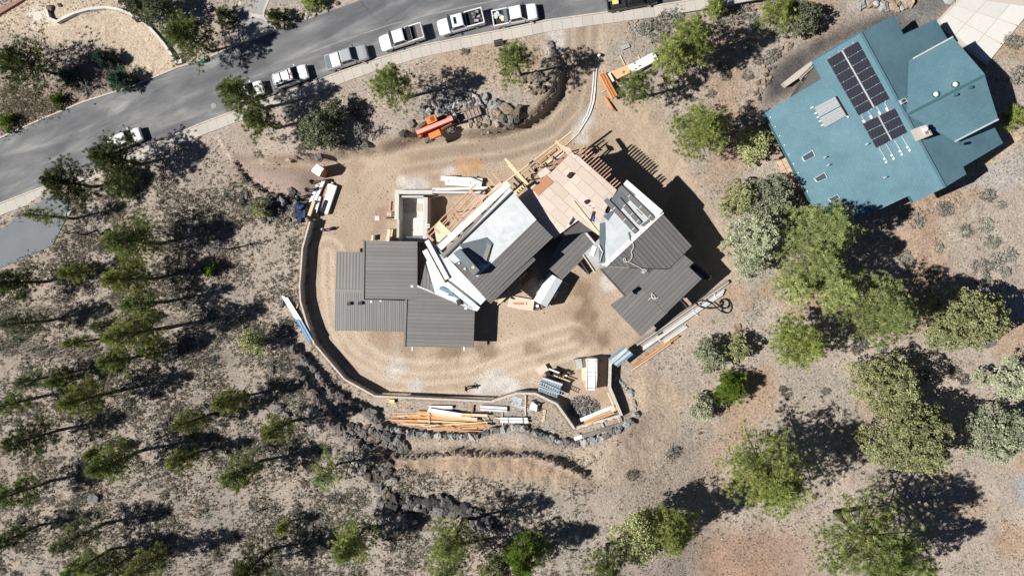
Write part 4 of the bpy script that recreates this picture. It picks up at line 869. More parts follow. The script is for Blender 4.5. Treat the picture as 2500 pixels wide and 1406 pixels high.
# gravel heap inside the wall corner
def heap(name, px, py, r, h, mat, label, n=260, sd=1, sz=.07):
    rr = np.random.default_rng(sd); c = G(px, py); V = []
    for i in range(n):
        t = rr.random() ** .5 * r; a = rr.random() * 6.283; p = np.array([c.x + t * math.cos(a) * 1.3, c.y + t * math.sin(a), 0]); p[2] = hz(p[0], p[1]) + h * max(0, 1 - t / r) + .02
        s = sz * rr.uniform(.6, 1.6); d = rr.normal(size=(4, 3)) * s
        for f in ((0, 1, 2), (0, 2, 3), (0, 3, 1), (1, 3, 2)): V.append(p + d[list(f)])
    o = link(name, tri_mesh(name, np.array(V), MAT[mat])); return tag(o, label, 'gravel', kind='stuff')
heap('gravel', 1425, 995, 1.6, .35, 'rock_pale', 'grey gravel heap inside the wall corner', 700, 3, .09)
# metal trim, panels and boards outside the right wing
stack('trim_stack', 'long pale metal trim bundle on the ground outside the right wing', 'trim bundle', [((1768 - k * 2, 708 + 5 * k), (1571 - k * 1, 846 + 4 * k), .2, .22, .2, 'metal_trim' if k != 1 else 'wrap_white', 'trim') for k in range(3)] + [((1766, 714), (1590, 834), .34, .06, .04, 'panel_bundle', 'trim'), ((1603, 820), (1612, 834), .36, .06, .04, 'wrap_white', 'strap'), ((1690, 755), (1702, 772), .36, .06, .04, 'wrap_white', 'strap'), ((1742, 716), (1750, 730), .36, .06, .04, 'wrap_white', 'strap'), ((1606, 818), (1618, 811), .4, .2, .06, 'black_plastic', 'offcut')])
stack('steel_beam', 'long dark grey beam with pale edge outside the right wing', 'beam', [((1778, 686), (1549, 843), .25, .32, .25, 'panel_bundle', 'beam'), ((1779, 690), (1551, 846), .27, .06, .26, 'wrap_white', 'edge')])
stack('trim_stack', 'short pale metal trim bundle below the long trim bundle', 'trim bundle', [((1675, 795), (1618, 833), .12, .3, .15, 'metal_trim', 'trim'), ((1678, 798), (1622, 836), .12, .12, .15, 'wrap_white', 'trim')])
stack('blue_sheets', 'blue metal sheets beside the long dark beam', 'sheets', [((1607, 803), (1571, 828), .15, .4, .1, 'metal_blue', 'sheet'), ((1612, 798), (1604, 806), .2, .3, .1, 'metal_blue', 'sheet')])
stack('board_stack', 'red brown boards beside a pale board on the tilled dirt', 'boards', [((1657, 821), (1546, 895), .14, .14, .16, 'lumber_orange'), ((1652, 821), (1544, 892), .12, .12, .14, 'lumber_red'), ((1638, 838), (1542, 904), .12, .12, .12, 'lumber_pale'), ((1636, 830), (1560, 886), .2, .12, .1, 'lumber_orange')])
stack('sheet_bundle', 'blue and white metal sheets across the top of the freestanding wall', 'sheets', [((1486 + k * 5, 878 + k * 4), (1526 + k * 4.5, 847 + k * 4), 1.75 + .03 * (k % 2), .3, .07, ('metal_blue', 'metal_trim', 'metal_blue', 'metal_trim', 'metal_blue')[k], 'sheet') for k in range(5)] + [((1487, 893), (1530, 855), 1.85, .1, .05, 'wrap_white', 'sheet')])
hz_pts = [(1695, 737), (1710, 733), (1724, 735), (1738, 741), (1750, 752), (1762, 760), (1776, 764), (1784, 756), (1784, 744), (1778, 734)]
cx_, cy_ = 1768, 741
for k in range(26): hz_pts.append((cx_ + (12.5 - .05 * k) * math.cos(k * .7 - .6), cy_ + (12.0 - .05 * k) * math.sin(k * .7 - .6)))
hose_ = rope(hz_pts, lambda x, y: G(x, y, .45 if x < 1757 else .1), 'hose', 'thick black hose coiled at the end of the long trim bundle', .085, 'hose_black', .05)
rope([(1695, 737), (1706, 747), (1722, 752), (1738, 752), (1754, 748), (1758, 738)], lambda x, y: G(x, y, .45), 'hose', 'loose black hose loop across the long trim bundle', .075, 'hose_black', .05)
# stacks left of the wall end and along the entrance track
stack('board_stack', 'long white and grey boards on blocks beside the portable toilet', 'boards', [((791, 441), (768, 494), .45, .40, .3, 'wrap_white'), ((776, 452), (756, 500), .4, .42, .25, 'metal_trim', 'sheet'), ((767, 492), (755, 527), .4, .42, .3, 'lumber_pale'), ((782, 480), (771, 520), .45, .35, .3, 'metal_trim'), ((796, 456), (783, 502), .35, .12, .25, 'lumber_red'), ((799, 456), (786, 500), .35, .1, .25, 'lumber'), ((784, 448), (774, 452), .15, .2, .3, 'lumber_pale', 'block'), ((763, 524), (775, 526), .15, .2, .3, 'lumber', 'block')])
stack('panel_stack', 'wide bright white panel stack nearest the dirt yard on the left', 'panel stack', [((815, 452), (792, 521), .4, 1.0, .34, 'wrap_white', 'panel'), ((803, 449), (783, 516), .36, .3, .2, 'wrap_white', 'panel'), ((806, 446), (814, 449), .12, .3, .2, 'lumber', 'block')])
o = stack('wrapped_lumber', 'white wrapped lumber bundle with printed marks above the basement box', 'lumber bundle', [((1077, 436), (1178, 442), .45, .6, .4, 'wrap_white', 'wrapped_bundle'), ((1088, 445), (1176, 452), .42, .7, .36, 'wrap_white', 'wrapped_bundle'), ((1090, 430), (1115, 431), .5, .12, .2, 'lumber_red'), ((1150, 432), (1178, 444), .7, .14, .05, 'black_plastic', 'strap'), ((1093, 439), (1095, 444), .66, .12, .012, 'panel_bundle', 'printed_mark'), ((1147, 442), (1149, 448), .66, .12, .012, 'panel_bundle', 'printed_mark'), ((1101, 442), (1106, 442.4), .66, .07, .012, 'panel_bundle', 'printed_mark'), ((1112, 442), (1136, 444), .655, .05, .012, 'panel_bundle', 'printed_mark')])
stack('beam_bundle', 'single long white beam along the basement wall', 'beam', [((1056, 463), (1192, 459), .8, .32, .3, 'wrap_white', 'beam')])
stack('board_stack', 'upright pale boards left of the basement box', 'boards', [((948 + 3.5 * k, 560), (944 + 3.5 * k, 590), .3 + .08 * k, .14, .2, ('lumber_pale', 'wrap_white', 'lumber', 'lumber_pale')[k]) for k in range(4)] + [((953, 492), (951, 515), .2, .14, .1, 'frame_pink')])
stack('board_stack', 'short pale block beside the upper left roof corner', 'boards', [((911, 575), (910, 587), .5, .25, .5, 'lumber_pale')])
g = G(954, 524); o = empty('site_saw', g, 'small table saw with pink top beside the basement box', 'saw'); MB().box((0, 0, .75), (.62, .5, .06)).build('table_top', MAT['frame_pink'], o); MB().box((.38, 0, .7), (.12, .62, .12)).build('fence', MAT['black_plastic'], o); MB().box((-.2, -.5, .5), (.5, .2, .2)).build('motor', MAT['black_plastic'], o)
for sx_ in (-1, 1):
    for sy_ in (-1, 1): MB().beam((sx_ * .25, sy_ * .2, .72), (sx_ * .32, sy_ * .28, 0), .04, .04).build('leg', MAT['black_plastic'], o)
# entrance side: covered sheets and red lumber
o = stack('sheet_stack', 'plywood stack with white covered half beside the entrance track', 'sheets', []); 
for k in range(3): MB().prism([G(x, y, .25 + .12 * k) for x, y in ((1487, 180), (1538, 159), (1544, 178), (1498, 200))], .11).build('sheet', MAT['lumber'], o)
gz = G(1570, 150).z; MB().prism([P(x, y, gz + .62) for x, y in ((1534, 160), (1597, 127), (1607, 146), (1544, 179))], .5).build('cover', MAT['wrap_white'], o); MB().prism([P(x, y, gz + .5) for x, y in ((1484, 180), (1489, 178), (1500, 198), (1496, 200))], .3).build('cover_fold', MAT['wrap_white'], o)
for a, b_ in (((1514, 137), (1525, 160)), ((1558, 136), (1562, 146))): g0, g1 = G(*a, .1), G(*b_, .1); MB().beam(g0, g1, .1, .1).build('batten', MAT['lumber_pale'], o)
stack('lumber_stack', 'red brown timber stack at the curve of the entrance track', 'lumber stack', [((1463 + 3.2 * k, 184 - 1.6 * k), (1494 + 3.0 * k, 242 - 1.8 * k), .3 + .06 * (k % 3), .15, .3, 'lumber_red' if k % 2 else 'lumber_orange') for k in range(5)] + [((1469, 225), (1478, 221), .1, .1, .08, 'lumber_pale', 'batten')])
stack('lumber_stack', 'two short red timbers below the red brown timber stack', 'lumber stack', [((1476, 238), (1494, 266), .12, .2, .12, 'lumber_orange'), ((1481, 240), (1500, 272), .12, .16, .14, 'lumber_red')])
g = G(1527, 116); o = tag(MB().box((0, 0, .12), (1.0, .45, .24), Matrix.Rotation(R(20), 3, 'Z')).build('cement_bag', MAT['rock_pale'], None, g), 'small grey white heap of bags beside the entrance track', 'bag')
# white edging boards along the entrance track
edge_pts = [(1463, 140), (1456, 175), (1453, 215), (1449, 250), (1440, 278), (1428, 300), (1412, 326), (1396, 342), (1376, 360)]
o = empty('silt_fence', (0, 0, 0), 'white edging boards along the outer side of the entrance track', 'edging')
for i in range(len(edge_pts) - 1):
    MB().beam(G(*edge_pts[i], .1), G(*edge_pts[i + 1], .1), .16 if 1 < i < 5 else .09, .15).build('edging_board', MAT['wrap_white' if i < 6 else 'lumber_pale'], o)
    if i < 5: MB().beam(G(edge_pts[i][0] - 6, edge_pts[i][1], .06), G(edge_pts[i + 1][0] - 6, edge_pts[i + 1][1], .06), .1, .1).build('edging_board', MAT['wrap_white'], o)
MB().beam(G(1461, 140, .4), G(1465, 135, .5), .3, .4).build('post_cap', MAT['concrete_new'], o)
# blue striped bundle outside the wall
o = stack('pipe_bundle', 'blue and white striped bundle lying along the outside of the retaining wall', 'pipe bundle', [])
for k in range(4):
    a, b_, c = (689 + 4 * k, 722 + 1.5 * k), (723 + 4 * k, 778 + 1.0 * k), (753 + 3 * k, 832 - 1 * k); z0 = G(*b_).z + .25 + .05 * (k % 2)
    MB().beam(P(*a, z0), P(*b_, z0), .2, .18).build('pipe', MAT['wrap_white'], o); MB().beam(P(*b_, z0), P(*c, z0), .2, .18).build('sleeve', MAT['metal_blue' if k % 2 else 'blue_tarp'], o)
MB().beam(G(736, 741, .2), G(726, 752, .2), .1, .1).build('stake', MAT['lumber_pale'], o)
# house-side ground clutter near the white trailer
o = tag(MB().prism([P(x, y, .35) for x, y in ((1238, 748), (1243, 729), (1252, 723), (1305, 732), (1301, 759), (1270, 755))], .04).build('plywood_sheet', MAT['plywood']), 'plywood sheet lying left of the white cargo trailer', 'sheet')
stack('board_stack', 'two short planks stacked on the plywood sheet', 'boards', [((1250, 741), (1285, 741), .42, .3, .06, 'lumber'), ((1254, 741.5), (1277, 742), .5, .24, .06, 'lumber_orange')])
stack('board_stack', 'pale scrap boards under the low eave of the centre wing', 'boards', [((1219, 738), (1246, 712), .5, .35, .1, 'lumber_pale'), ((1226, 722), (1240, 710), .6, .2, .1, 'frame_pink'), ((1214, 744), (1222, 736), .3, .1, .1, 'white_paint')])
stack('lumber_stack', 'reddish boards in the shade left of the white cargo trailer', 'lumber stack', [((1266, 686), (1287, 665), .6, .35, .3, 'lumber'), ((1272, 692), (1298, 664), .5, .2, .3, 'lumber_red'), ((1274, 698), (1297, 674), .35, .2, .25, 'lumber_red')])
# ================================================================ vehicles
def hull(st, smooth_=True):
    """loft of car cross sections: (x, half width, z bottom, z top, edge)"""
    mb = MB(); rings = []
    for (x, hw, zb, zt) in st:
        h = zt - zb; r = [(hw * .90, zb), (hw, zb + h * .18), (hw, zb + h * .62), (hw * .965, zb + h * .86), (hw * .86, zt), (hw * .4, zt + .025)]
        rings.append([(x, y, z) for y, z in r] + [(x, -y, z) for y, z in reversed(r)])
    n = len(rings[0]); v = [p for r in rings for p in r]; f = []
    for i in range(len(rings) - 1):
        for j in range(n): f.append((i * n + j, (i + 1) * n + j, (i + 1) * n + (j + 1) % n, i * n + (j + 1) % n))
    f.append(tuple(range(n))); f.append(tuple(len(v) - n + j for j in reversed(range(n))))
    return mb.add(v, f)
def pane(pts, thick=0.012):
    a = [Vector(p) for p in pts]; n = (a[1] - a[0]).cross(a[2] - a[0]).normalized() * thick; k = len(a)
    return MB().add([p + n for p in a] + [p - n for p in a], [tuple(range(k)), tuple(range(2 * k - 1, k - 1, -1))] + [(i, i + k, (i + 1) % k + k, (i + 1) % k) for i in range(k)])
def wheels(o, xs, yw, r=.39, w=.26):
    for x in xs:
        for s_ in (-1, 1):
            t = MB().cyl((x, s_ * yw, r), r, w, 'Y', 18).build('wheel', MAT['rubber'], o); MB().cyl((x, s_ * (yw + w / 2 + .005), r), r * .58, .03, 'Y', 12).build('rim', MAT['chrome'], t)
def vehicle(kind, px, py, ang, label, paint='car_white', L=5.75, W=2.0, cargo=None, extra=None):
    c = P(px, py, ZR + .03); pk = kind == 'pickup'
    o = empty('pickup_truck' if pk else 'suv', c, label, 'pickup truck' if pk else 'car', 'vehicles parked along the street', R(ang))
    h = L / 2; hw = W / 2
    if pk:
        st = [(h, hw * .78, .45, .86), (h - .12, hw * .93, .40, .98), (h - .5, hw, .38, 1.06), (h - 1.45, hw, .36, 1.14), (h - 1.55, hw, .36, 1.2), (h - 3.55, hw, .36, 1.2), (h - 3.6, hw, .36, 1.0), (-h + .1, hw, .40, 1.0), (-h, hw * .95, .45, .95)]
        cab = (h - 1.35, h - 1.95, h - 3.35, h - 3.62); zr = 1.88
    else:
        st = [(h, hw * .75, .42, .80), (h - .12, hw * .92, .36, .92), (h - .5, hw, .33, 1.0), (h - 1.25, hw, .32, 1.08), (-h + .5, hw, .34, 1.1), (-h + .1, hw * .95, .38, 1.05), (-h, hw * .86, .42, .9)]
        cab = (h - 1.15, h - 1.85, -h + .45, -h + .12); zr = 1.72
    body = hull(st).build('body', MAT[paint], o)
    zb = 1.12 if not pk else 1.19; x0, x1, x2, x3 = cab; wb, wr = hw * .93, hw * .76
    cb = MB(); v = [(x0, wb, zb - .06), (x0, -wb, zb - .06), (x3, -wb, zb - .06), (x3, wb, zb - .06), (x1, wr, zr - .03), (x1, -wr, zr - .03), (x2, -wr, zr - .03), (x2, wr, zr - .03), (x1 - .12, wr * .86, zr + .02), (x1 - .12, -wr * .86, zr + .02), (x2 + .12, -wr * .86, zr + .02), (x2 + .12, wr * .86, zr + .02)]
    cb.add(v, [(0, 4, 5, 1), (1, 5, 6, 2), (2, 6, 7, 3), (3, 7, 4, 0), (4, 8, 9, 5), (5, 9, 10, 6), (6, 10, 11, 7), (7, 11, 8, 4), (8, 11, 10, 9)])
    cb.build('cab', MAT[paint], o)
    def lerp3(a, b_, t): return [a[i] + (b_[i] - a[i]) * t for i in range(3)]
    A, B_, C_, D_ = v[0], v[1], v[5], v[4]
    pane([lerp3(A, D_, .06), lerp3(B_, C_, .06), lerp3(C_, B_, .02), lerp3(D_, A, .02)], .02).build('windshield', MAT['car_glass'], o)
    A, B_, C_, D_ = v[2], v[3], v[7], v[6]
    pane([lerp3(lerp3(A, B_, .06), lerp3(D_, C_, .06), .25), lerp3(lerp3(B_, A, .06), lerp3(C_, D_, .06), .25), lerp3(C_, B_, .08), lerp3(D_, A, .08)], .02).build('rear_window', MAT['car_glass'], o)
    for s_ in (-1, 1):
        lo = lambda x, t: (x, s_ * (wb + (wr - wb) * t + .004), zb - .06 + (zr - .03 - zb + .06) * t)
        xm = (x1 + x2) / 2
        for xa, xb in (((x0 + x1) / 2 - .12, xm + .04), (xm - .04, (x2 + x3) / 2 + .12)):
            q = [lo(xa, .28), lo(xb, .28), lo(xb if xb > xm - .2 and xb < xm + .2 else xb + .1, .88), lo(xa - .32 if xa > xm + .2 else xa, .88)]
            pane(q, .02).build('side_window', MAT['car_glass'], o)
        MB().box((x0 - .25, s_ * (hw + .13), zb + .03), (.12, .22, .17)).build('mirror', MAT['black_plastic' if pk else paint], o)
        MB().box((h - .1, s_ * hw * .70, .80), (.12, .34, .14)).build('headlight', MAT['head_lens'], o)
        MB().box((-h + .03, s_ * hw * .82, .86), (.1, .18, .26)).build('taillight', MAT['red_lens'], o)
    if pk:
        zt = 1.32; xb = x3 - .03
        for s_ in (-1, 1): MB().box(((xb - h) / 2, s_ * (hw - .07), (zt + .9) / 2), (xb + h, .13, zt - .9)).build('bed_side', MAT[paint], o)
        MB().box((-h + .06, 0, (zt + .9) / 2), (.11, W - .28, zt - .9)).build('tailgate', MAT[paint], o); MB().box((xb - .04, 0, (zt + .9) / 2), (.07, W - .28, zt - .9)).build('bed_front', MAT[paint], o)
        MB().box(((xb - h) / 2, 0, 1.045), (xb + h - .2, W - .28, .02)).build('bed_floor', MAT['black_plastic'], o)
    MB().box((h - .02, 0, .52), (.12, W * .86, .2)).build('bumper', MAT['black_plastic' if not pk else 'chrome'], o); MB().box((-h + .0, 0, .55), (.14, W * .86, .18)).build('bumper', MAT['black_plastic' if not pk else 'chrome'], o)
    wheels(o, (h - .98, -h + 1.15), hw - .12)
    if extra: extra(o, h, hw, x3)
    return o
def ex_rack(o, h, hw, xb):
    for s_ in (-1, 1): MB().box((-.75, s_ * .62, 1.78), (2.1, .05, .06)).build('roof_rail', MAT['black_plastic'], o)
    for x in (.15, -1.0): MB().box((x, 0, 1.80), (.06, 1.25, .05)).build('roof_bar', MAT['black_plastic'], o)
    MB().cyl((.45, -.05, 1.755), .2, .02, n=9).build('rust_patch', MAT['brown_panel'], o)
def ex_cover(o, h, hw, xb):
    MB().box(((xb - h) / 2 + .32, 0, 1.335), (xb + h - .75, hw * 2 - .32, .05)).build('bed_cover', MAT['white_paint'], o); MB().box((-h + .35, 0, 1.30), (.55, hw * 2 - .3, .04)).build('bed_mat', MAT['slate_sheet'], o)
def ex_toolbox(o, h, hw, xb):
    MB().box((xb - .3, 0, 1.34), (.4, hw * 2 - .2, .2)).build('tool_box', MAT['black_plastic'], o); MB().box((xb - .62, 0, 1.34), (.14, hw * 2 - .3, .12)).build('bed_rail', MAT['chrome'], o); MB().box((-h + .45, 0, 1.3), (.7, hw * 2 - .35, .06)).build('bed_cover', MAT['panel_bundle'], o)
def ex_load(o, h, hw, xb):
    r_ = random.Random(3); MB().box((.55 + .0, .0, 1.895), (.36, .85, .03)).build('sunroof', MAT['car_glass'], o)
    for k in range(12): MB().box((-h + .35 + r_.random() * 1.0, r_.uniform(-.6, .6), 1.15 + r_.random() * .15), (.25 + .3 * r_.random(), .12 + .2 * r_.random(), .2), Matrix.Rotation(r_.random() * 3, 3, 'Z')).build('tool', MAT[('rock_pale', 'chrome', 'panel_bundle', 'black_plastic')[k % 4]], o)
def ex_trash(o, h, hw, xb):
    r_ = random.Random(8); MB().box((xb - .3, 0, 1.33), (.45, hw * 2 - .3, .16)).build('tool_box', MAT['slate_sheet'], o)
    for k in range(9): MB().box((-h + .4 + r_.random() * .85, r_.uniform(-.6, .6), 1.2 + r_.random() * .2), (.3 + .4 * r_.random(), .2 + .25 * r_.random(), .1), Matrix.Rotation(r_.random() * 3, 3, 'Z')).build('load', MAT[('wrap_white', 'lumber_pale', 'metal_trim')[k % 3]], o)
vehicle('suv', 316, 344, 20, 'white SUV half hidden under the pines at the left end of the street', L=4.8, W=1.9)
vehicle('suv', 610, 230, 18, 'white car almost hidden under the large roadside pine', L=4.7, W=1.85)
vehicle('suv', 716, 192, 17, 'white SUV with black roof rack and a rusty roof patch', L=4.75, W=1.95, extra=ex_rack)
vehicle('pickup', 853, 146, 15, 'silver pickup with a white bed cover and open tailgate end', 'car_silver', L=5.5, W=1.95, extra=ex_cover)
vehicle('pickup', 985, 98, 195, 'white pickup facing left with black toolbox in its bed', extra=ex_toolbox)
vehicle('pickup', 1128, 61, 193, 'white pickup facing left with sunroof and a bed full of tools', L=5.9, extra=ex_load)
vehicle('pickup', 1259, 44, 9, 'white pickup facing right with pale scraps in its bed', L=5.6, extra=ex_trash)
def ex_yellow(o, h, hw, xb): MB().box((-h + .95, -.2, 1.3), (.7, .5, .3)).build('load', MAT['yellow_plastic'], o); MB().box((-h + .4, .3, 1.2), (.5, .5, .2)).build('load', MAT['rock_pale'], o)
vehicle('pickup', 1541, 5, 8, 'black pickup cut off by the top edge of the picture', 'car_black', L=5.9, W=2.05, extra=ex_yellow)

# ---------------------------------------------------------------- white cargo trailer
o = empty('cargo_trailer', (0, 0, 0), 'white enclosed cargo trailer parked beside the low link roof', 'trailer')
tq = [(1340, 666), (1373, 685), (1334, 750), (1302, 733)]; T = [P(x, y, 2.3) for x, y in tq]
mids = [(T[0] + (T[1] - T[0]) * .55), (T[3] + (T[2] - T[3]) * .55)]
mb = MB(); up = Vector((0, 0, .12)); lowv = [Vector((v.x, v.y, .5)) for v in T]
mb.add([T[0], mids[0] + up, mids[1] + up, T[3]], [(0, 3, 2, 1)]); mb.add([mids[0] + up, T[1], T[2], mids[1] + up], [(0, 3, 2, 1)])
mb.prism([v - Vector((0, 0, .004)) for v in T], zbot=.5); mb.add([T[0], T[1], mids[0] + up], [(0, 1, 2)]); mb.add([T[3], mids[1] + up, T[2]], [(0, 1, 2)])
mb.build('body', MAT['metal_trim'], o)
ax = (T[3] - T[0]).normalized(); sd = (T[1] - T[0]).normalized()
for s_, base in ((-1, T[0]), (1, T[1])):
    c = base + ax * 2.0 + sd * s_ * .14; c.z = .36; wmb = MB().cyl((0, 0, 0), .36, .22, 'Y', 16); w = wmb.build('wheel', MAT['rubber'], o); w.location = c; w.rotation_euler[2] = math.atan2(ax.y, ax.x)
    c = base + ax * 2.0 + sd * s_ * .15; c.z = .8; fmb = MB().box((0, 0, 0), (1.0, .3, .1)); fo = fmb.build('fender', MAT['metal_trim'], o); fo.location = c; fo.rotation_euler[2] = math.atan2(ax.y, ax.x)
v0 = T[0] + ax * 1.1 - sd * .25; MB().beam(Vector((v0.x, v0.y, 1.5)), Vector((v0.x, v0.y, 1.5)) + ax * .8, .4, .5).build('vent_box', MAT['white_paint'], o)
tg = (T[2] + T[3]) / 2 ; tg.z = .5; MB().beam(tg - sd * .6, tg + ax * 1.1, .09, .1).build('tongue', MAT['black_plastic'], o); MB().beam(tg + sd * .6, tg + ax * 1.1, .09, .1).build('tongue', MAT['black_plastic'], o)
s0 = P(1312, 747, 1.0); sp_ = MB().cyl(s0, .38, .22, n=18).build('spare_wheel', MAT['rubber'], o); MB().cyl(s0 + Vector((0, 0, .12)), .2, .02, n=12).build('rim', MAT['white_paint'], sp_)
MB().beam(P(1374, 687, .4), P(1388, 696, .3), .08, .05).build('ramp_bar', MAT['white_paint'], o)
# ---------------------------------------------------------------- portable toilet
o = empty('portable_toilet', (0, 0, 0), 'portable toilet with white roof and brown door side near the track', 'toilet')
tq = [P(x, y, 2.3) for x, y in ((773, 400), (791, 412), (779, 431), (760, 418))]; c = sum(tq, Vector()) / 4
MB().prism([c + (v - c) * .93 - Vector((0, 0, .05)) for v in tq], zbot=G(790, 425).z - .1).build('cabin', MAT['brown_panel'], o)
up = Vector((0, 0, .14)); rm = MB(); e0, e1 = (tq[0] + tq[3]) / 2 + up, (tq[1] + tq[2]) / 2 + up
rm.prism(tq, .08); rm.add([tq[0] + up * .05, tq[1] + up * .05, e1, e0], [(0, 1, 2, 3), ]); rm.add([e0, e1, tq[2] + up * .05, tq[3] + up * .05], [(0, 1, 2, 3)]); rm.add([tq[0], e0, tq[3]], [(0, 1, 2)]); rm.add([tq[1], tq[2], e1], [(0, 1, 2)])
rm.build('roof', MAT['white_paint'], o); d_ = (tq[1] - tq[0]).normalized()
MB().beam(tq[0] + d_ * .5 + up, tq[0] + d_ * .5 + up + Vector((0, 0, .25)), .1, .1).build('vent_pipe', MAT['white_paint'], o)
fc = (tq[1] + tq[2]) / 2 + d_ * -.03; sdv = (tq[2] - tq[1]).normalized(); MB().prism([fc + sdv * .4 + d_ * .02 - up, fc - sdv * .4 + d_ * .02 - up, fc - sdv * .4 - d_ * .02 - up, fc + sdv * .4 - d_ * .02 - up], zbot=.15).build('door', MAT['plywood_dark'], o)
tag(MB().box(G(804, 427, .2), (.45, .35, .4), Matrix.Rotation(R(-30), 3, 'Z')).build('step_box', MAT['panel_bundle']), 'small grey box in the shadow of the portable toilet', 'box')
# ---------------------------------------------------------------- telescopic handler
g = G(1072, 314); o = empty('telehandler', g, 'orange telescopic handler with faded boom parked by the rock pile', 'telehandler', rz=R(22))
MB().box((0, 0, .95), (4.2, 1.2, .5)).build('chassis', MAT['lift_orange'], o)
MB().box((-.6, -.85, 1.15), (1.5, .75, .7)).build('engine_cover', MAT['orange_box'], o)
cb = MB(); cb.prism([Vector((-.85, .35, 2.35)), Vector((.45, .35, 2.35)), Vector((.45, 1.2, 2.35)), Vector((-.85, 1.2, 2.35))], zbot=.9); cb.build('cab', MAT['orange_box'], o)
MB().box((-.05, .78, 2.37), (.5, .6, .03)).build('roof_window', MAT['car_glass'], o)
for k in range(4): MB().box((-.22 + k * .13, .78, 2.40), (.04, .62, .03)).build('guard_bar', MAT['orange_box'], o)
for y in (1.215,): MB().box((-.2, y, 1.75), (1.0, .02, .7)).build('cab_window', MAT['car_glass'], o)
MB().box((.46, .78, 1.8), (.02, .7, .75)).build('cab_window', MAT['car_glass'], o)
bm = MB(); bm.beam((-2.5, -.05, 2.25), (2.3, -.05, 1.75), .52, .5); bm.build('boom', MAT['lift_orange'], o); MB().beam((-2.5, -.05, 2.52), (2.3, -.05, 2.02), .46, .05).build('boom_top', MAT['lift_faded'], o)
MB().beam((2.2, -.05, 1.75), (2.75, -.05, 1.65), .4, .4).build('boom_inner', MAT['black_plastic'], o); MB().box((-2.35, -.05, 1.6), (.4, 1.1, 1.0)).build('counterweight', MAT['lift_orange'], o)
MB().beam((.4, -.45, 1.35), (1.9, -.45, 1.45), .16, .16).build('lift_ram', MAT['chrome'], o)
for x in (1.55, -1.55):
    for s_ in (-1, 1):
        t = MB().cyl((x, s_ * 1.02, .62), .62, .44, 'Y', 20)
        for k in range(20):
            a = 2 * math.pi * k / 20; t.box((x + .64 * math.cos(a), s_ * 1.02 + (.1 if k % 2 else -.1), .62 + .64 * math.sin(a)), (.11, .24, .07), Matrix.Rotation(-a - math.pi / 2, 3, 'Y'))
        w = t.build('wheel', MAT['tyre_dusty'], o); MB().cyl((x, s_ * 1.25, .62), .3, .03, 'Y', 14).build('rim', MAT['white_paint'], w)
MB().box((2.85, 0, 1.0), (.15, 1.5, 1.1)).build('fork_carriage', MAT['black_plastic'], o)
for y in (-.4, .4): MB().box((3.5, y, .5), (1.3, .12, .08)).build('fork', MAT['black_plastic'], o)
g = G(1155, 279, .5); o = empty('metal_basket', g, 'rusty brown metal crate frame on the rocks ahead of the handler', 'crate', rz=R(20))
MB().box((0, 0, .02), (2.1, 1.1, .05)).build('floor', MAT['deck_wood'], o)
for k in range(5): MB().box((-1.0 + k * .5, 0, .35), (.05, 1.15, .05)).build('cross_bar', MAT['panel_bundle'], o)
for s_ in (-1, 1): MB().beam((-1.05, s_ * .56, .35), (1.05, s_ * .56, .35), .06, .06).build('rail', MAT['lumber_red' if s_ > 0 else 'panel_bundle'], o); MB().beam((-1.7, s_ * .45, .1), (-.9, s_ * .45, .1), .08, .06).build('fork', MAT['metal_trim'], o)
for sx_ in (-1, 1):
    for s_ in (-1, 1): MB().beam((sx_ * 1.04, s_ * .55, -.4), (sx_ * 1.04, s_ * .55, .35), .06, .06).build('post', MAT['panel_bundle'], o)
# ---------------------------------------------------------------- bench by the pavement
g = G(1219, 109); o = empty('bench', g, 'dark bench beside the pavement', 'bench', rz=R(11))
for k in range(3): MB().box((0, -.2 + .2 * k, .45), (1.15, .16, .05)).build('seat_slat', MAT['bark_dark'], o)
for k in range(2): MB().box((0, .3, .62 + .2 * k), (1.15, .05, .15)).build('back_slat', MAT['bark_dark'], o)
for sx_ in (-1, 1): MB().box((sx_ * .5, 0, .22), (.08, .55, .44)).build('leg', MAT['bark_dark'], o)
# green kerb box, white utility box by the other driveway
g = G(499, 151); tag(MB().box(g + Vector((0, 0, .35)), (.6, .4, .6), Matrix.Rotation(R(18), 3, 'Z')).build('recycling_bin', MAT['green_plastic']), 'small green bin on the far kerb', 'bin')
g = G(440, 154); tag(MB().box(g + Vector((0, 0, .2)), (.9, .5, .5), Matrix.Rotation(R(15), 3, 'Z')).build('utility_box', MAT['concrete_new']), 'pale utility box at the end of the curved garden wall', 'box')
# curved garden wall across the street
GW = [(112, 25), (118, 45), (138, 53), (150, 46), (179, 32), (215, 22), (256, 18), (285, 22), (307, 29), (335, 44), (358, 61), (380, 85), (397, 105), (412, 126), (424, 145)]
o = empty('garden_wall', (0, 0, 0), 'pale curved garden wall around the tan forecourt across the street', 'wall')
for i in range(len(GW) - 1):
    z_ = ZR + .5 + .004 * (i % 2); a, c = P(*GW[i], z_), P(*GW[i + 1], z_); d = (c - a).normalized(); MB().beam(a - d * .05 - Vector((0, 0, .35)), c + d * .05 - Vector((0, 0, .35)), .34, .7).build('wall_section', MAT['concrete_new'], o)
o = MB().prism([P(x, y, ZR + .3) for x, y in ((-10, 40), (-10, 24), (40, 2), (52, -6), (60, -2))], .5).build('wall_cap', MAT['brown_panel']); tag(o, 'dark brown low roof edge at the upper left corner', 'roof edge')
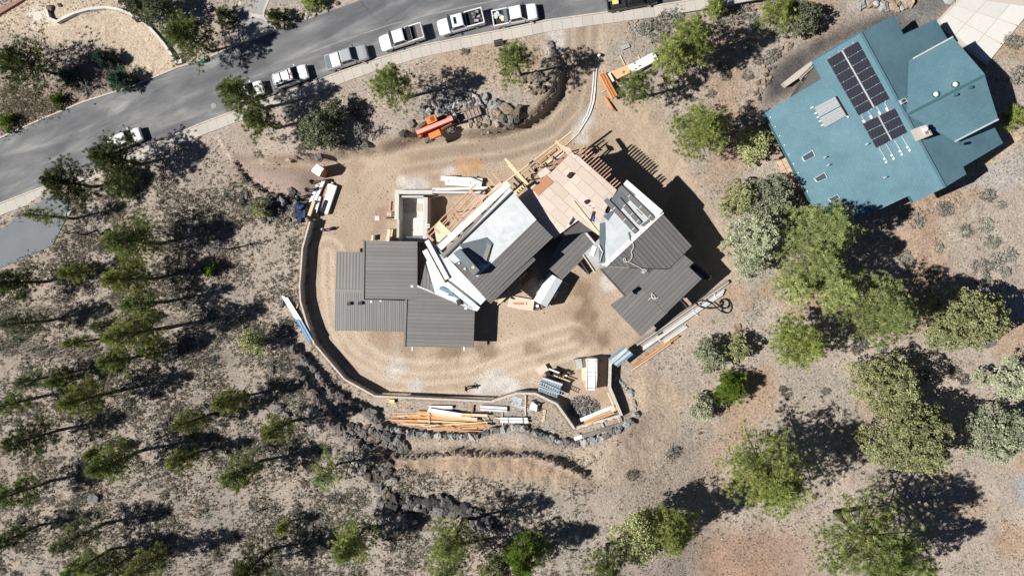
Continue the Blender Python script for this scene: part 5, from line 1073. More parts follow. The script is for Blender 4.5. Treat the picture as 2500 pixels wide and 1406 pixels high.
# ================================================================ teal roofed house
teal = empty('teal_house', (0, 0, 0), 'large house with teal shingle roof, solar panels and stone chimney', 'house')
def teal_roof(poly, pl_, e_px, label, thick=.25):
    W = [pl_(*p) for p in poly]; mb = MB(); mb.prism(W, thick); me = mb.mesh('roof', MAT['teal_shingle'])
    u3 = (pl_(poly[0][0] + e_px[0], poly[0][1] + e_px[1]) - pl_(*poly[0])).normalized(); n_ = (W[1] - W[0]).cross(W[2] - W[0]).normalized(); v3 = n_.cross(u3)
    uv = me.uv_layers.new(name='UVMap')
    for l in me.loops: p = me.vertices[l.vertex_index].co; uv.data[l.index].uv = (p.dot(u3), p.dot(v3))
    o = link('roof', me, None, teal); o['label'] = label; return o
E1 = (207, 379)
pT = plane((2100, 79, 7.0), (2307, 458, 7.0), (1864, 277, 3.7))
teal_roof([(2100, 79), (1982, 148), (2006, 193), (1962, 219), (1864, 277), (1976, 492), (2057, 555), (2146, 512), (2217, 479), (2227, 496), (2307, 458)], pT, E1, 'sunlit teal shingle slope carrying the solar panels')
pT2 = plane((2100, 79, 7.0), (2307, 458, 7.0), (2449, 350, 3.5))
teal_roof([(2100.5, 79.5), (2307.5, 457.5), (2357, 427), (2349, 409), (2449, 350), (2427, 309), (2380, 240), (2311, 98), (2282, 49), (2203, 86), (2179, 39)], pT2, E1, 'shaded teal shingle slope behind the ridge')
pH1 = plane((2215, 280, 7.4), (2404, 184, 7.4), (2326, 91, 6.4)); pH2 = plane((2215, 280, 7.4), (2404, 184, 7.4), (2331, 345, 6.4))
teal_roof([(2215, 280), (2221, 148), (2229, 143), (2326, 91), (2403, 180), (2404, 184)], pH1, (186, -94), 'upper half of the many sided teal roof'); teal_roof([(2215, 280.4), (2404, 184.4), (2437, 291), (2331, 345)], pH2, (186, -94), 'lower half of the many sided teal roof')
strip('ridge_cap', teal, (2215, 280), (2404, 184), pH1, .28, .06, 'teal_trim'); strip('ridge_cap', teal, (2100, 79), (2307, 458), pT, .28, .06, 'teal_shingle')
for a, b_, pl_ in (((2229, 144), (2326, 91), pH1), ((2331, 346), (2437, 292), pH2), ((2100, 79), (1982, 148), pT), ((1864, 277), (1976, 492), pT), ((2217, 479), (2227, 496), pT), ((2349, 409), (2357, 427), pT2), ((2179, 39), (2203, 86), pT2), ((2311, 98), (2282, 49), pT2)): strip('gutter', teal, a, b_, pl_, .16, .12, 'metal_trim' if pl_ in (pH1, pH2) else 'teal_trim', -.02)
wall_under(teal, [(2100, 79), (1982, 148), (1885, 282), (1976, 480), (2060, 545), (2307, 450), (2200, 250)], pT, .6, 'wall_dark'); wall_under(teal, [(2105, 85), (2175, 50), (2205, 92), (2280, 60), (2420, 310), (2430, 345), (2310, 445)], pT2, .6, 'wall_dark'); wall_under(teal, [(2225, 272), (2232, 152), (2322, 102), (2393, 182)], pH1, .3, 'wall_dark', drop=.5); wall_under(teal, [(2225, 280), (2393, 192), (2428, 286), (2331, 338)], pH2, .3, 'wall_dark', drop=.5)
# solar panels
def array(label, A, B_, C_, D_, nc, nr):
    o = empty('solar_array', (0, 0, 0), label, 'solar panels'); A, B_, C_, D_ = [Vector(v) for v in (A, B_, C_, D_)]
    L = lambda s, t: (A.lerp(B_, s)).lerp(D_.lerp(C_, s), t)
    for i in range(nc):
        for j in range(nr):
            g = .012; s0, s1, t0, t1 = i / nc + g * (2.2 if i else .5), (i + 1) / nc - g * (.5 if i else 2.2), j / nr + .10 / nr * .5, (j + 1) / nr - .10 / nr * .5
            q = [L(s0, t0), L(s1, t0), L(s1, t1), L(s0, t1)]; W = [pT(v.x, v.y) + Vector((0, 0, .16)) for v in q]; c = sum(W, Vector()) / 4
            fr = MB().prism([v - c for v in W], .04).build('panel', MAT['black_plastic'], o, c); MB().prism([(v - c) * .965 + Vector((0, 0, .008)) for v in W], .01).build('cell_sheet', MAT['solar_cell'], fr)
    for s in (.12, .42, .58, .88):
        a, b_ = L(s, -.02), L(s, 1.02); strip('rail', o, (a.x, a.y), (b_.x, b_.y), pT, .06, .08, 'metal_trim', .02)
    a, b_ = L(.5, 0), L(.5, 1); strip('centre_rail', o, (a.x, a.y), (b_.x, b_.y), pT, .16, .06, 'metal_trim', .09)
    return o
array('large array of fourteen dark solar panels on the teal roof', (2017, 147), (2092, 102), (2170, 243), (2095, 284), 2, 7)
ar2 = array('small array of six dark solar panels on the teal roof', (2104, 302), (2182, 265), (2213, 325), (2138, 363), 2, 3)
for a, b_ in (((2102, 283), (2113, 300)), ((2119, 272), (2130, 288)), ((2140, 262), (2151, 279)), ((2159, 252), (2169, 270)), ((2146, 362), (2166, 396)), ((2163, 352), (2184, 388)), ((2183, 343), (2204, 378)), ((2200, 333), (2223, 368))):
    strip('rail', ar2, a, b_, pT, .07, .08, 'metal_trim', .02)
    for t in (.75, .98): c = Vector(a).lerp(Vector(b_), t); strip('clamp', ar2, (c.x - 5, c.y + 2), (c.x - 1, c.y), pT, .2, .1, 'white_paint', .02)
o = empty('solar_collector', (0, 0, 0), 'pale ribbed solar water collector left of the dark panels', 'collector')
q = [Vector(v) for v in ((1987, 264), (2039, 237), (2066, 283), (2013, 313))]
for (s0, s1) in ((0, .475), (.525, 1)):
    Q = [q[0].lerp(q[3], s0), q[1].lerp(q[2], s0), q[1].lerp(q[2], s1), q[0].lerp(q[3], s1)]; mb = MB(); mb.prism([pT(v.x, v.y) + Vector((0, 0, .12)) for v in Q], .05)
    cp = mb.build('tray', MAT['panel_bundle'], o)
    for k in range(9): a, b_ = Q[0].lerp(Q[3], (k + .5) / 9), Q[1].lerp(Q[2], (k + .5) / 9); MB().tube([pT(a.x, a.y) + Vector((0, 0, .17)), pT(b_.x, b_.y) + Vector((0, 0, .17))], .045, 6).build('tube', MAT['metal_trim'], cp)
strip('header', o, (2039, 237), (2066, 283), pT, .14, .14, 'black_plastic', .1); strip('pipe', o, (1985, 262), (1978, 266), pT, .14, .12, 'white_paint', .1); strip('pipe', o, (2066, 285), (2071, 288), pT, .14, .12, 'white_paint', .1)
for t in (.25, .45, .65, .85): c = q[0].lerp(q[3], t); strip('bracket', o, (c.x - 5, c.y + 2), (c.x, c.y), pT, .14, .1, 'white_paint', .02)
for Q in (((1956, 384), (1983, 367), (1990, 382), (1963, 396)), ((1986, 437), (2012, 421), (2020, 435), (1994, 446)), ((2020, 487), (2044, 475), (2050, 484), (2028, 493))):
    W = [pT(*v) + Vector((0, 0, .14)) for v in Q]; c = sum(W, Vector()) / 4; fr = MB().prism(W, .16).build('skylight', MAT['metal_trim'], teal); MB().prism([c + (v - c) * .88 + Vector((0, 0, .01)) for v in W], .02).build('pane', simple('sky_pane', (.06, .085, .11), .15) if 'sky_pane' not in MAT else MAT['sky_pane'], fr)
W = [pT2(*v) + Vector((0, 0, .35)) for v in ((2193, 247), (2207, 240), (2213, 249), (2199, 257))]; fr = MB().prism(W, .4).build('skylight', MAT['metal_trim'], teal); c = sum(W, Vector()) / 4; MB().prism([c + (v - c) * .6 + Vector((0, 0, .01)) for v in W], .02).build('pane', MAT['sky_pane'], fr)
chm = MB().prism([P(x, y, 8.1) for x, y in ((2234, 314), (2263, 304), (2277, 329), (2248, 341))], zbot=5).build('chimney', MAT['concrete'], teal); MB().prism([P(x, y, 8.22) for x, y in ((2247, 310), (2261, 306), (2273, 327), (2258, 333))], .1).build('cap', MAT['concrete_new'], chm); MB().prism([P(x, y, 8.24) for x, y in ((2252, 312), (2260, 309), (2269, 326), (2261, 329))], .01).build('flue_opening', MAT['brown_panel'], chm); MB().cyl(P(2259, 316, 8.35), .24, .3, n=12).build('flue', MAT['white_paint'], chm)
for x, y in ((2115, 353), (2013, 385), (2021, 404), (2159, 434)): c = pT(x, y); MB().cyl(c + Vector((0, 0, .3)), .13, .6, n=10, r2=.06).build('vent_pipe', MAT['metal_trim'], teal)
for x, y in ((2282, 232), (2329, 208)):
    c = pH1(x, y); d = MB().cyl(c + Vector((0, 0, .15)), .34, .3, n=14).build('roof_dome', MAT['teal_trim'], teal); MB().cyl(c + Vector((0, 0, .33)), .27, .06, n=14, r2=.2).build('dome_cap', MAT['white_paint'], d)
for x, y in ((2331, 233), (2367, 215), (2345, 352)): c = pH2(x, y); MB().cyl(c + Vector((0, 0, .2)), .16, .45, n=10).build('vent_pipe', MAT['teal_trim'], teal)
for t in range(9): c = Vector((1872, 290)).lerp(Vector((1962, 470)), t / 8); strip('snow_guard', teal, (c.x + 8, c.y - 2), (c.x + 10, c.y - 3), pT, .12, .08, 'white_paint', .02)
# deck and terrace of that house
pd = empty('timber_deck', (0, 0, 0), 'small timber deck with railing tucked into the teal roof corner', 'deck')
for k in range(8):
    t0, t1 = k / 8 + .01, (k + 1) / 8 - .01; A, B_, C_, D_ = [Vector(v) for v in ((1950, 190), (1983, 158), (2008, 194), (1966, 219))]; Q = [A.lerp(B_, t0), A.lerp(B_, t1), D_.lerp(C_, t1), D_.lerp(C_, t0)]; MB().prism([P(v.x, v.y, 2.6) for v in Q], .08).build('plank', MAT['deck_wood'], pd)
for a, b_ in (((1952, 190), (1984, 160)), ((1984, 160), (2006, 192))): MB().beam(P(*a, 3.2), P(*b_, 3.2), .1, .06).build('rail', MAT['teal_trim'], pd)
for k, c in enumerate(((1962, 196), (1966, 204), (1972, 200), (1974, 208))): MB().cyl(P(*c, 2.8), .25, .4, n=10, r2=.3).build('plant_pot', MAT[('black_plastic', 'teal_trim')[k % 2]], pd)
tag(MB().prism([P(x, y, 1.2) for x, y in ((1911, 203), (1950, 172), (1985, 147), (1988, 152), (1957, 186), (1921, 211))], zbot=-.3).build('side_wall', MAT['concrete']), 'pale wall running out from the timber deck', 'wall')
tr = empty('terrace', (0, 0, 0), 'tan flagstone terrace with grey fence at the teal house corner', 'terrace')
for i in range(3):
    for j in range(7): x, y = 1896 + i * 11 + j * 5.8, 396 - i * 6 + j * 11.5; MB().prism([G(x + a, y + b_, .12) for a, b_ in ((.6, .3), (10, -5), (15.5, 5.6), (5.8, 11))], .2).build('flagstone', MAT['flagstone'], tr)
for a, b_ in (((1874, 372), (1902, 358)), ((1874, 372), (1886, 392)), ((1886, 392), (1912, 380)), ((1860, 283), (1872, 290)), ((1872, 290), (1890, 325))): g0, g1 = G(*a, 1.0), G(*b_, 1.0); MB().beam(g0, g1, .1, .12).build('fence_rail', MAT['concrete'], tr); MB().beam(g0 - Vector((0, 0, 1)), g0, .1, .1).build('fence_post', MAT['concrete'], tr)
MB().prism([P(x, y, 1.6) for x, y in ((1874, 372), (1900, 360), (1912, 380), (1886, 392))], .1).build('landing', MAT['deck_wood'], tr); MB().prism([P(x, y, 2.2) for x, y in ((1850, 285), (1866, 278), (1872, 292), (1858, 296))], .5).build('landing', MAT['concrete_new'], tr)

# ================================================================ people
def person(px, py, z, yaw, label, shirt, trousers, hat=None, arms='down', lean=0.0):
    c = P(px, py, z) if z is not None else G(px, py)
    o = empty('person', c, label, 'person', rz=R(yaw))
    V = []; E = []; Rr = []
    def n(p, r, parent=None):
        V.append(p); Rr.append(r); i = len(V) - 1
        if parent is not None: E.append((parent, i))
        return i
    lx = lean
    pel = n((0, 0, .95), .155); wa = n((lx * .3, 0, 1.12), .14, pel); chs = n((lx * .7, 0, 1.32), .165, wa); nk = n((lx, 0, 1.48), .06, chs)
    hd = n((lx + .02, 0, 1.60), .095, nk); n((lx + .03, 0, 1.70), .09, hd)
    for s in (-1, 1):
        hip = n((0, s * .10, .90), .10, pel); kn = n((.03, s * .13, .50), .065, hip); an = n((-.02, s * .14, .09), .045, kn); n((.16, s * .15, .04), .04, an)
        sh = n((lx * .8, s * .20, 1.40), .07, chs)
        el, wr = {'down': ((0, s * .27, 1.12), (.08, s * .29, .88)), 'hips': ((-.05, s * .42, 1.16), (.02, s * .20, .98)), 'fwd': ((.20, s * .26, 1.16), (.44, s * .18, 1.12))}[arms]
        el = n((el[0] + lx * .6, el[1], el[2]), .05, sh); w = n((wr[0] + lx * .6, wr[1], wr[2]), .034, el); d = Vector(V[w]) - Vector(V[el]); d.normalize()
        pm = n(tuple(Vector(V[w]) + d * .08), .036, w)
        for k in range(4): n(tuple(Vector(V[pm]) + d * (.075 + .012 * (k in (1, 2))) + Vector((.03 - .02 * k, 0, 0))), .010, pm)
        n(tuple(Vector(V[w]) + d * .07 + Vector((.05, -s * .02, 0))), .011, w)
    me = bpy.data.meshes.new('body'); me.from_pydata(V, E, []); b_ = link('body', me, MAT[shirt], o)
    me.materials.append(MAT[trousers]); 
    sk = b_.modifiers.new('Skin', 'SKIN')
    for i, r_ in enumerate(Rr): me.skin_vertices[0].data[i].radius = (r_, r_)
    me.skin_vertices[0].data[0].use_root = True
    b_.modifiers.new('Sub', 'SUBSURF').levels = 1; b_.modifiers['Sub'].render_levels = 1
    # trousers and head wear as clothing over the body
    tr_ = MB()
    for s in (-1, 1): tr_.tube([(0, s * .09, 1.0), (0, s * .105, .88), (.03, s * .13, .5), (-.02, s * .14, .1)], [.13, .125, .085, .075], 9)
    tr_.tube([(0, 0, .86), (0, 0, 1.02)], [.17, .165], 10); tr_.build('trousers', MAT[trousers], o, smooth_=True)
    fx = lx + .03; f = MB(); f.tube([(fx - .0, 0, 1.52), (fx + .01, 0, 1.58), (fx + .015, 0, 1.66), (fx + .0, 0, 1.735), (fx, 0, 1.76)], [.07, .095, .102, .08, .02], 12); hdm = f.build('head', MAT['skin'], o, smooth_=True)
    MB().add([(fx + .10, -.02, 1.615), (fx + .10, .02, 1.615), (fx + .135, 0, 1.61), (fx + .10, 0, 1.665)], [(0, 1, 2), (0, 2, 3), (1, 3, 2), (0, 3, 1)]).build('nose', MAT['skin'], hdm)
    for s in (-1, 1): MB().box((fx + .0, s * .105, 1.63), (.05, .02, .07)).build('ear', MAT['skin'], hdm); MB().box((fx + .105, s * .04, 1.66), (.02, .03, .015)).build('eye', MAT['black_plastic'], hdm)
    MB().box((fx + .10, 0, 1.575), (.02, .05, .012)).build('mouth', MAT['sign_red'], hdm)
    ht = MB(); hm_ = hat or 'cloth_black'; ht.tube([(fx - .01, 0, 1.67), (fx - .01, 0, 1.73), (fx - .01, 0, 1.785), (fx - .01, 0, 1.80)], [.118, .115, .075, .01], 12)
    if hat: ht.prism([Vector((fx + .2, .07, 1.69)), Vector((fx + .2, -.07, 1.69)), Vector((fx + .05, -.1, 1.69)), Vector((fx + .05, .1, 1.69))], .015)
    ht.build('hat' if hat else 'hair', MAT[hm_], o, smooth_=True); return o
person(797, 562, None, 40, 'worker in grey top standing by the end of the retaining wall', 'cloth_grey', 'cloth_black', 'hard_hat')
person(768, 446, None, -20, 'worker in black beside the portable toilet', 'cloth_black', 'cloth_black', 'cloth_black', 'fwd')
person(757, 466, None, 0, 'worker in dark clothes with bare head left of the board stack', 'cloth_black', 'cloth_navy')
person(736, 483, None, 20, 'worker with teal cap in the pine shadow', 'cloth_black', 'cloth_black', 'cloth_teal')
person(737, 500, None, 10, 'worker in blue shirt in the pine shadow', 'blue_tarp', 'cloth_navy', None, 'fwd')
person(1142, 946, None, 200, 'worker in black with hands on hips near the long wall', 'cloth_black', 'cloth_black', None, 'hips')
person(1311, 420, 4.4, 130, 'worker in dark purple on the entrance framing', 'cloth_purple', 'cloth_purple', None, 'fwd', .15)
person(1301, 436, 4.0, 60, 'worker in black climbing the framing beside the long beams', 'cloth_black', 'cloth_black', None, 'fwd', .2)
person(1371, 906, None, 250, 'worker in black bent over the saw table', 'cloth_black', 'cloth_black', 'cloth_black', 'fwd', .25)
# dark tarpaulin heap beside the group of workers
c = G(738, 520); tp = MB(); r_ = random.Random(2)
for k in range(10): tp.box(c + Vector((r_.uniform(-.5, .4), r_.uniform(-1.0, .8), .15 + r_.random() * .35)), (.5 + r_.random() * .5, .4 + r_.random() * .5, .3), Matrix.Rotation(r_.random() * 3, 3, 'Z') @ Matrix.Rotation(r_.uniform(-.5, .5), 3, 'X'))
tag(tp.build('tarpaulin_heap', MAT['cloth_navy']), 'dark heap of tarpaulin left of the retaining wall end', 'tarpaulin')
# ================================================================ rocks
import bmesh
from mathutils import noise as mnoise
ROCKS = []
for s in range(14):
    rr = np.random.default_rng(100 + s); bm = bmesh.new(); bmesh.ops.create_icosphere(bm, subdivisions=3, radius=1.0)
    sc = np.array([rr.uniform(.75, 1.15), rr.uniform(.65, 1.0), rr.uniform(.55, .85)]); pl_ = []
    for k in range(10): d = rr.normal(size=3); d /= np.linalg.norm(d); pl_.append((d, rr.uniform(.50, .85)))
    for v in bm.verts:
        p = np.array(v.co)
        for d, o_ in pl_:
            t = p @ d - o_
            if t > 0: p = p - d * t * .97
        q = Vector(p) * 2.2 + Vector((s * 7.3, 0, 0)); p = p * sc * 1.12 * (1 + .30 * mnoise.noise(q) + .14 * mnoise.noise(q * 2.7)); v.co = p
    me = bpy.data.meshes.new('stone'); bm.to_mesh(me); bm.free(); ROCKS.append(me)
ROCKMAT = {}
def rock_mesh(i, mat):
    if (i, mat) not in ROCKMAT:
        me = ROCKS[i].copy(); me.materials.append(MAT[mat]); ROCKMAT[(i, mat)] = me
    return ROCKMAT[(i, mat)]
rk = random.Random(11)
def rock(name, px, py, r_, mat, parent=None, sink=.3, squash=1.0, world=None):
    c = world if world is not None else G(px, py); i = rk.randrange(14)
    o = link(name, rock_mesh(i, mat), None, parent); o.location = (c.x, c.y, c.z + r_ * (.5 - sink)); o.rotation_euler = (rk.uniform(-.3, .3), rk.uniform(-.3, .3), rk.uniform(0, 6.28)); s = r_ * rk.uniform(.9, 1.1); o.scale = (s, s, s * squash); return o
def rock_row(pts, step, r0, r1, mats, label, jit=3, rows=1, name='rock_wall'):
    o = empty(name, (0, 0, 0), label, 'rock wall')
    for row in range(rows):
        for p in resample(pts, step): rock('stone', p.x + rk.uniform(-jit, jit), p.y + rk.uniform(-jit, jit) + row * 7, rk.uniform(r0, r1), rk.choice(mats), o, .32)
    return o
rock_row(ROW_A, 10, .5, .85, ['rock_grey', 'rock_grey', 'rock_brown'], 'upper row of grey boulders beside the long retaining wall', 3)
rock_row(ROW_B, 10, .5, .85, ['rock_grey', 'rock_brown'], 'outer row of grey boulders left of the retaining wall', 4)
rock_row(ROW_C, 8.5, .38, .62, ['rock_pale', 'rock_pale', 'rock_grey'], 'boulder wall curving below the lumber pile', 2)
rock_row([(860, 1040), (890, 1050), (930, 1060), (960, 1075), (990, 1085)], 9, .5, .8, ['rock_grey', 'rock_brown', 'rock_grey'], 'jumbled shaded boulders below the left end of the lumber terrace', 6, 3)
rock_row(CREST, 6, .14, .34, ['rock_brown'], 'dark earth clods along the lip of the raked bank', 3, name='earth_lip')
rock_row([(575, 395), (600, 436), (640, 466), (690, 482), (735, 492)], 7, .14, .34, ['rock_brown', 'rock_lava'], 'dark clods along the lower edge of the pink dirt patch', 3, name='earth_lip')
rock_row(ISLAND[11:17], 6, .16, .40, ['rock_brown'], 'dark clods along the torn bank beside the entrance track', 3, name='earth_lip')
rock_row([(1500, 925), (1520, 930), (1535, 950), (1545, 975), (1550, 1000), (1552, 1018)], 8, .25, .45, ['rock_pale'], 'row of pale rubble outside the freestanding wall', 4)
def rock_area(poly, n, r0, r1, mats, label, name='rock_pile', seed=1, sink=.2):
    o = empty(name, (0, 0, 0), label, 'rock pile'); r_ = random.Random(seed); xs = [p[0] for p in poly]; ys = [p[1] for p in poly]; pw = np.array(poly, float); k = 0
    while k < n:
        x, y = r_.uniform(min(xs), max(xs)), r_.uniform(min(ys), max(ys))
        if inside(pw, np.array([x]), np.array([y]))[0]: rock('stone', x, y, r_.uniform(r0, r1), r_.choice(mats), o, sink); k += 1
    return o
rock_area([(1028, 262), (1070, 245), (1100, 240), (1150, 228), (1200, 235), (1226, 248), (1215, 262), (1150, 265), (1110, 285), (1060, 290), (1036, 290)], 95, .28, .52, ['rock_pale', 'rock_pale', 'rock_grey'], 'pile of pale grey split stones above the orange handler', seed=2, sink=.0)
rock_area([(1205, 270), (1240, 255), (1275, 260), (1262, 300), (1230, 318), (1210, 300)], 16, .45, .85, ['rock_grey', 'rock_brown', 'rock_brown', 'rock_tan'], 'heap of large brown boulders at the bank of the track', seed=5)
rock_area([(1270, 180), (1330, 180), (1340, 215), (1300, 235), (1285, 215)], 14, .4, .75, ['rock_tan', 'rock_grey', 'rock_brown'], 'mixed boulders along the edge of the bank beside the entrance track', seed=6)
rock_area([(1140, 285), (1200, 280), (1215, 300), (1230, 320), (1180, 330), (1145, 318)], 26, .15, .35, ['rock_tan', 'rock_brown', 'rock_pale'], 'loose small rubble at the foot of the bank', seed=7)
rock_area([(925, 1215), (960, 1212), (1010, 1218), (1050, 1215), (1110, 1212), (1130, 1235), (1180, 1255), (1215, 1290), (1150, 1295), (1120, 1270), (1060, 1250), (1000, 1258), (940, 1245)], 74, .45, .95, ['rock_lava', 'rock_lava', 'rock_grey'], 'ridge of black lava rocks at the bottom centre', 'lava_outcrop', 8)
rock_area([(880, 1140), (950, 1130), (970, 1180), (950, 1215), (900, 1200)], 26, .3, .7, ['rock_lava', 'rock_brown', 'rock_grey'], 'scattered lava rocks left of the raked bank', 'lava_outcrop', 9)
rock_area([(590, 470), (640, 470), (720, 500), (740, 540), (640, 545), (600, 520)], 40, .3, .7, ['rock_lava', 'rock_grey'], 'lava rocks round the small round tree left of the yard', 'lava_outcrop', 10)
rock_area([(380, 1030), (440, 1010), (480, 1000), (560, 950), (570, 1000), (440, 1060), (390, 1060)], 34, .3, .65, ['rock_lava', 'rock_lava', 'rock_grey'], 'dark lava rocks among the pines on the left slope', 'lava_outcrop', 12)
rock_area([(2085, 0), (2180, -10), (2230, 0), (2215, 22), (2150, 25), (2100, 18)], 30, .35, .7, ['rock_tan', 'rock_pale', 'rock_tan'], 'orange garden boulders above the teal house', 'boulder_border', 13)
rock_area([(1880, 120), (1930, 95), (1930, 130), (1890, 180), (1850, 250), (1840, 230)], 40, .15, .38, ['rock_tan', 'rock_brown'], 'small tan stones edging the dark cinder bed', 'boulder_border', 14)
rock_area([(1515, 50), (1545, 45), (1570, 60), (1560, 90), (1530, 80)], 40, .1, .2, ['rock_tan', 'rock_pale'], 'patch of small tan cobbles by the pavement', 'cobble_patch', 15)
rock_area([(728, 20), (760, 8), (792, 10), (790, 25), (740, 48), (715, 55)], 60, .12, .25, ['rock_pale', 'rock_pale'], 'pale river stones in the garden across the street', 'cobble_patch', 16)
rock_area([(710, 460), (735, 470), (740, 520), (700, 510)], 12, .3, .6, ['rock_lava', 'rock_grey'], 'dark rocks in the shade beside the workers', seed=17)
rock_area([(2240, 510), (2310, 480), (2350, 475), (2300, 520), (2240, 540)], 26, .12, .3, ['rock_tan', 'rock_tan', 'rock_pale'], 'line of small orange stones below the teal house', 'boulder_border', 18)
for x, y, r_, mt_, lb in ((1797, 804, .75, 'rock_tan', 'round tan boulder beside the pale juniper right of the yard'), (1776, 818, .8, 'rock_tan', 'larger tan boulder partly behind the pale juniper'), (2409, 838, 1.0, 'rock_grey', 'lone dark grey boulder under the yellow juniper at right'), (706, 391, .7, 'rock_tan', 'tan boulder at the upper edge of the pink dirt patch'), (724, 384, .55, 'rock_brown', 'brown boulder right of the tan boulder'), (782, 381, .85, 'rock_grey', 'grey boulder above the portable toilet'), (888, 350, .9, 'rock_grey', 'grey boulder at the foot of the bank below the junipers'), (1008, 303, .85, 'rock_grey', 'round grey boulder left of the orange handler'), (985, 328, 1.0, 'rock_lava', 'large dark boulder behind the orange handler'), (1215, 1205, .6, 'rock_lava', 'single black rock right of the lava ridge'), (675, 995, 1.0, 'rock_grey', 'flat grey boulder left of the outer boulder row'), (665, 905, .7, 'rock_grey', 'grey boulder on the slope left of the boulder rows'), (122, 22, .8, 'rock_brown', 'dark round boulder inside the curved garden wall'), (146, 14, .45, 'rock_brown', 'small dark boulder behind the curved garden wall'), (735, 42, .7, 'rock_brown', 'dark boulder beside the pale river stones'), (752, 21, .5, 'rock_grey', 'grey boulder in the river stones'), (822, 10, .6, 'rock_brown', 'brown boulder at the top edge across the street'), (230, 1215, .9, 'rock_grey', 'flat grey slab rock on the lower left slope'), (235, 1258, .9, 'rock_grey', 'split grey boulder on the lower left slope'), (55, 1270, .8, 'rock_lava', 'black boulder near the lower left edge'), (2318, 5, .8, 'rock_pale', 'pale boulder beside the concrete driveway'), (690, 740, .8, 'rock_grey', 'grey boulder at the upper end of the blue striped bundle'), (172, 522, .5, 'rock_pale', 'pale boulder beside the blue grey driveway'), (395, 493, .6, 'rock_lava', 'black boulder on the dry slope below the street pines'), (2125, 1103, .6, 'rock_pale', 'pale broken rock beside the yellow junipers'), (2160, 1125, .45, 'rock_tan', 'small tan rock below the broken rock'), (700, 1010, .7, 'rock_grey', 'grey boulder at the dark tree shadow')):
    o = rock('boulder', x, y, r_ * .8, mt_); tag(o, lb, 'boulder')

# ================================================================ trees
def tufts(C_, dirs, n, L, w, rg, up=.25, flat_=0.0):
    """needle clusters: C_ (k,3) centres, dirs (k,3) outward; n blades each -> (k*n,3,3)"""
    k = len(C_); d = rg.normal(size=(k, n, 3)); d += dirs[:, None, :] * 1.1; d[..., 2] += up; d /= np.linalg.norm(d, axis=-1, keepdims=True)
    LL = L[:, None] * rg.uniform(.6, 1.15, (k, n)); s = rg.normal(size=(k, n, 3)); s = np.cross(s, d); s /= np.linalg.norm(s, axis=-1, keepdims=True) + 1e-9
    b_ = C_[:, None, :] + rg.normal(size=(k, n, 3)) * L[:, None, None] * .12; t = b_ + d * LL[..., None]; wv = s * (w * rg.uniform(.7, 1.3, (k, n)))[..., None]
    mid = b_ + d * (LL * .55)[..., None]
    V = np.stack([b_, mid + wv, t, mid - wv], axis=2); return V.reshape(-1, 4, 3)
def limb_mesh(mb, a, b_, r0, r1, rg, segs=3, sag=.0):
    pts = []; a = np.array(a); b_ = np.array(b_)
    for i in range(segs + 1):
        t = i / segs; p = a + (b_ - a) * t + np.array([rg.normal() * .04, rg.normal() * .04, math.sin(t * math.pi) * sag]) * np.linalg.norm(b_ - a) * (0 < i < segs); pts.append(tuple(p))
    mb.tube(pts, [r0 + (r1 - r0) * i / segs for i in range(segs + 1)], 5, False)
NT = [0]
def plant_root(name, cx, cy, h, frac, label, cat, group):
    z = 0.0
    for _ in range(6): p = P(cx, cy, z + frac * h); z = hz(p.x, p.y)
    return empty(name, (p.x, p.y, z - .05), label, cat, group)
def pine(cx, cy, rpx, h, mat, label, cb=.32, dens=1.0, frac=.62, group='pines', lean=None, name='pine_tree', shape=.75):
    NT[0] += 1; rg = np.random.default_rng(500 + NT[0]); o = plant_root(name, cx, cy, h, frac, label, 'tree', group); r_ = rpx * (CAMH - h * .5) / FPX
    tb = MB(); bend = rg.normal(size=2) * .02 * h; r0 = .045 + .017 * h
    ax = lambda t: np.array([bend[0] * t * t, bend[1] * t * t, h * t])
    tb.tube([tuple(ax(t)) for t in np.linspace(0, .97, 8)], [r0 * (1 - t) + .025 for t in np.linspace(0, .97, 8)], 8)
    nb = int(np.clip(16 + 5.5 * h * (1 - cb) * (.5 + r_ / 4), 18, 95)); C_ = []; D_ = []
    for k in range(nb):
        t = cb + (1 - cb) * ((k + rg.random()) / nb) ** .92; u = (t - cb) / (1 - cb); L = r_ * (1 - u) ** shape * (.72 + .5 * rg.random()) * min(1, .55 + u * 3.0) + .22
        a = k * 2.399 + rg.normal() * .35; base = ax(t); el = .08 + .5 * u + rg.normal() * .12; tip = base + L * np.array([math.cos(a) * math.cos(el), math.sin(a) * math.cos(el), math.sin(el) * .8])
        limb_mesh(tb, base, tip, .022 * L + .016, .012, rg)
        m_ = max(3, int((2.2 + 4.0 * L) * dens)); s = 1 - rg.random(m_) ** 1.3 * .72; lat = rg.normal(size=(m_, 3)) * (L * .20 * (1.15 - s) ** .3)[:, None]; lat[:, 2] *= .55
        C_.append(base + (tip - base) * s[:, None] + lat); D_.append(np.repeat(((tip - base) / L)[None], m_, 0) + lat / (np.linalg.norm(lat, axis=1, keepdims=True) + .2) * .6)
    tp = ax(.97); C_.append(tp + rg.normal(size=(6, 3)) * .12); D_.append(np.repeat(np.array([[0, 0, 1.]]), 6, 0)); C_ = np.concatenate(C_); D_ = np.concatenate(D_)
    NB = 34; V = tufts(C_, D_, NB, rg.uniform(.28, .46, len(C_)), .019, rg, .35); tint = np.repeat(np.clip(rg.normal(.44, .26, len(C_)), 0, 1), NB) + rg.normal(0, .10, len(C_) * NB)
    tb.build('trunk', MAT['bark'], o, smooth_=True); link('crown', tri_mesh('crown', V, MAT[mat], np.clip(tint, 0, 1)), None, o); return o
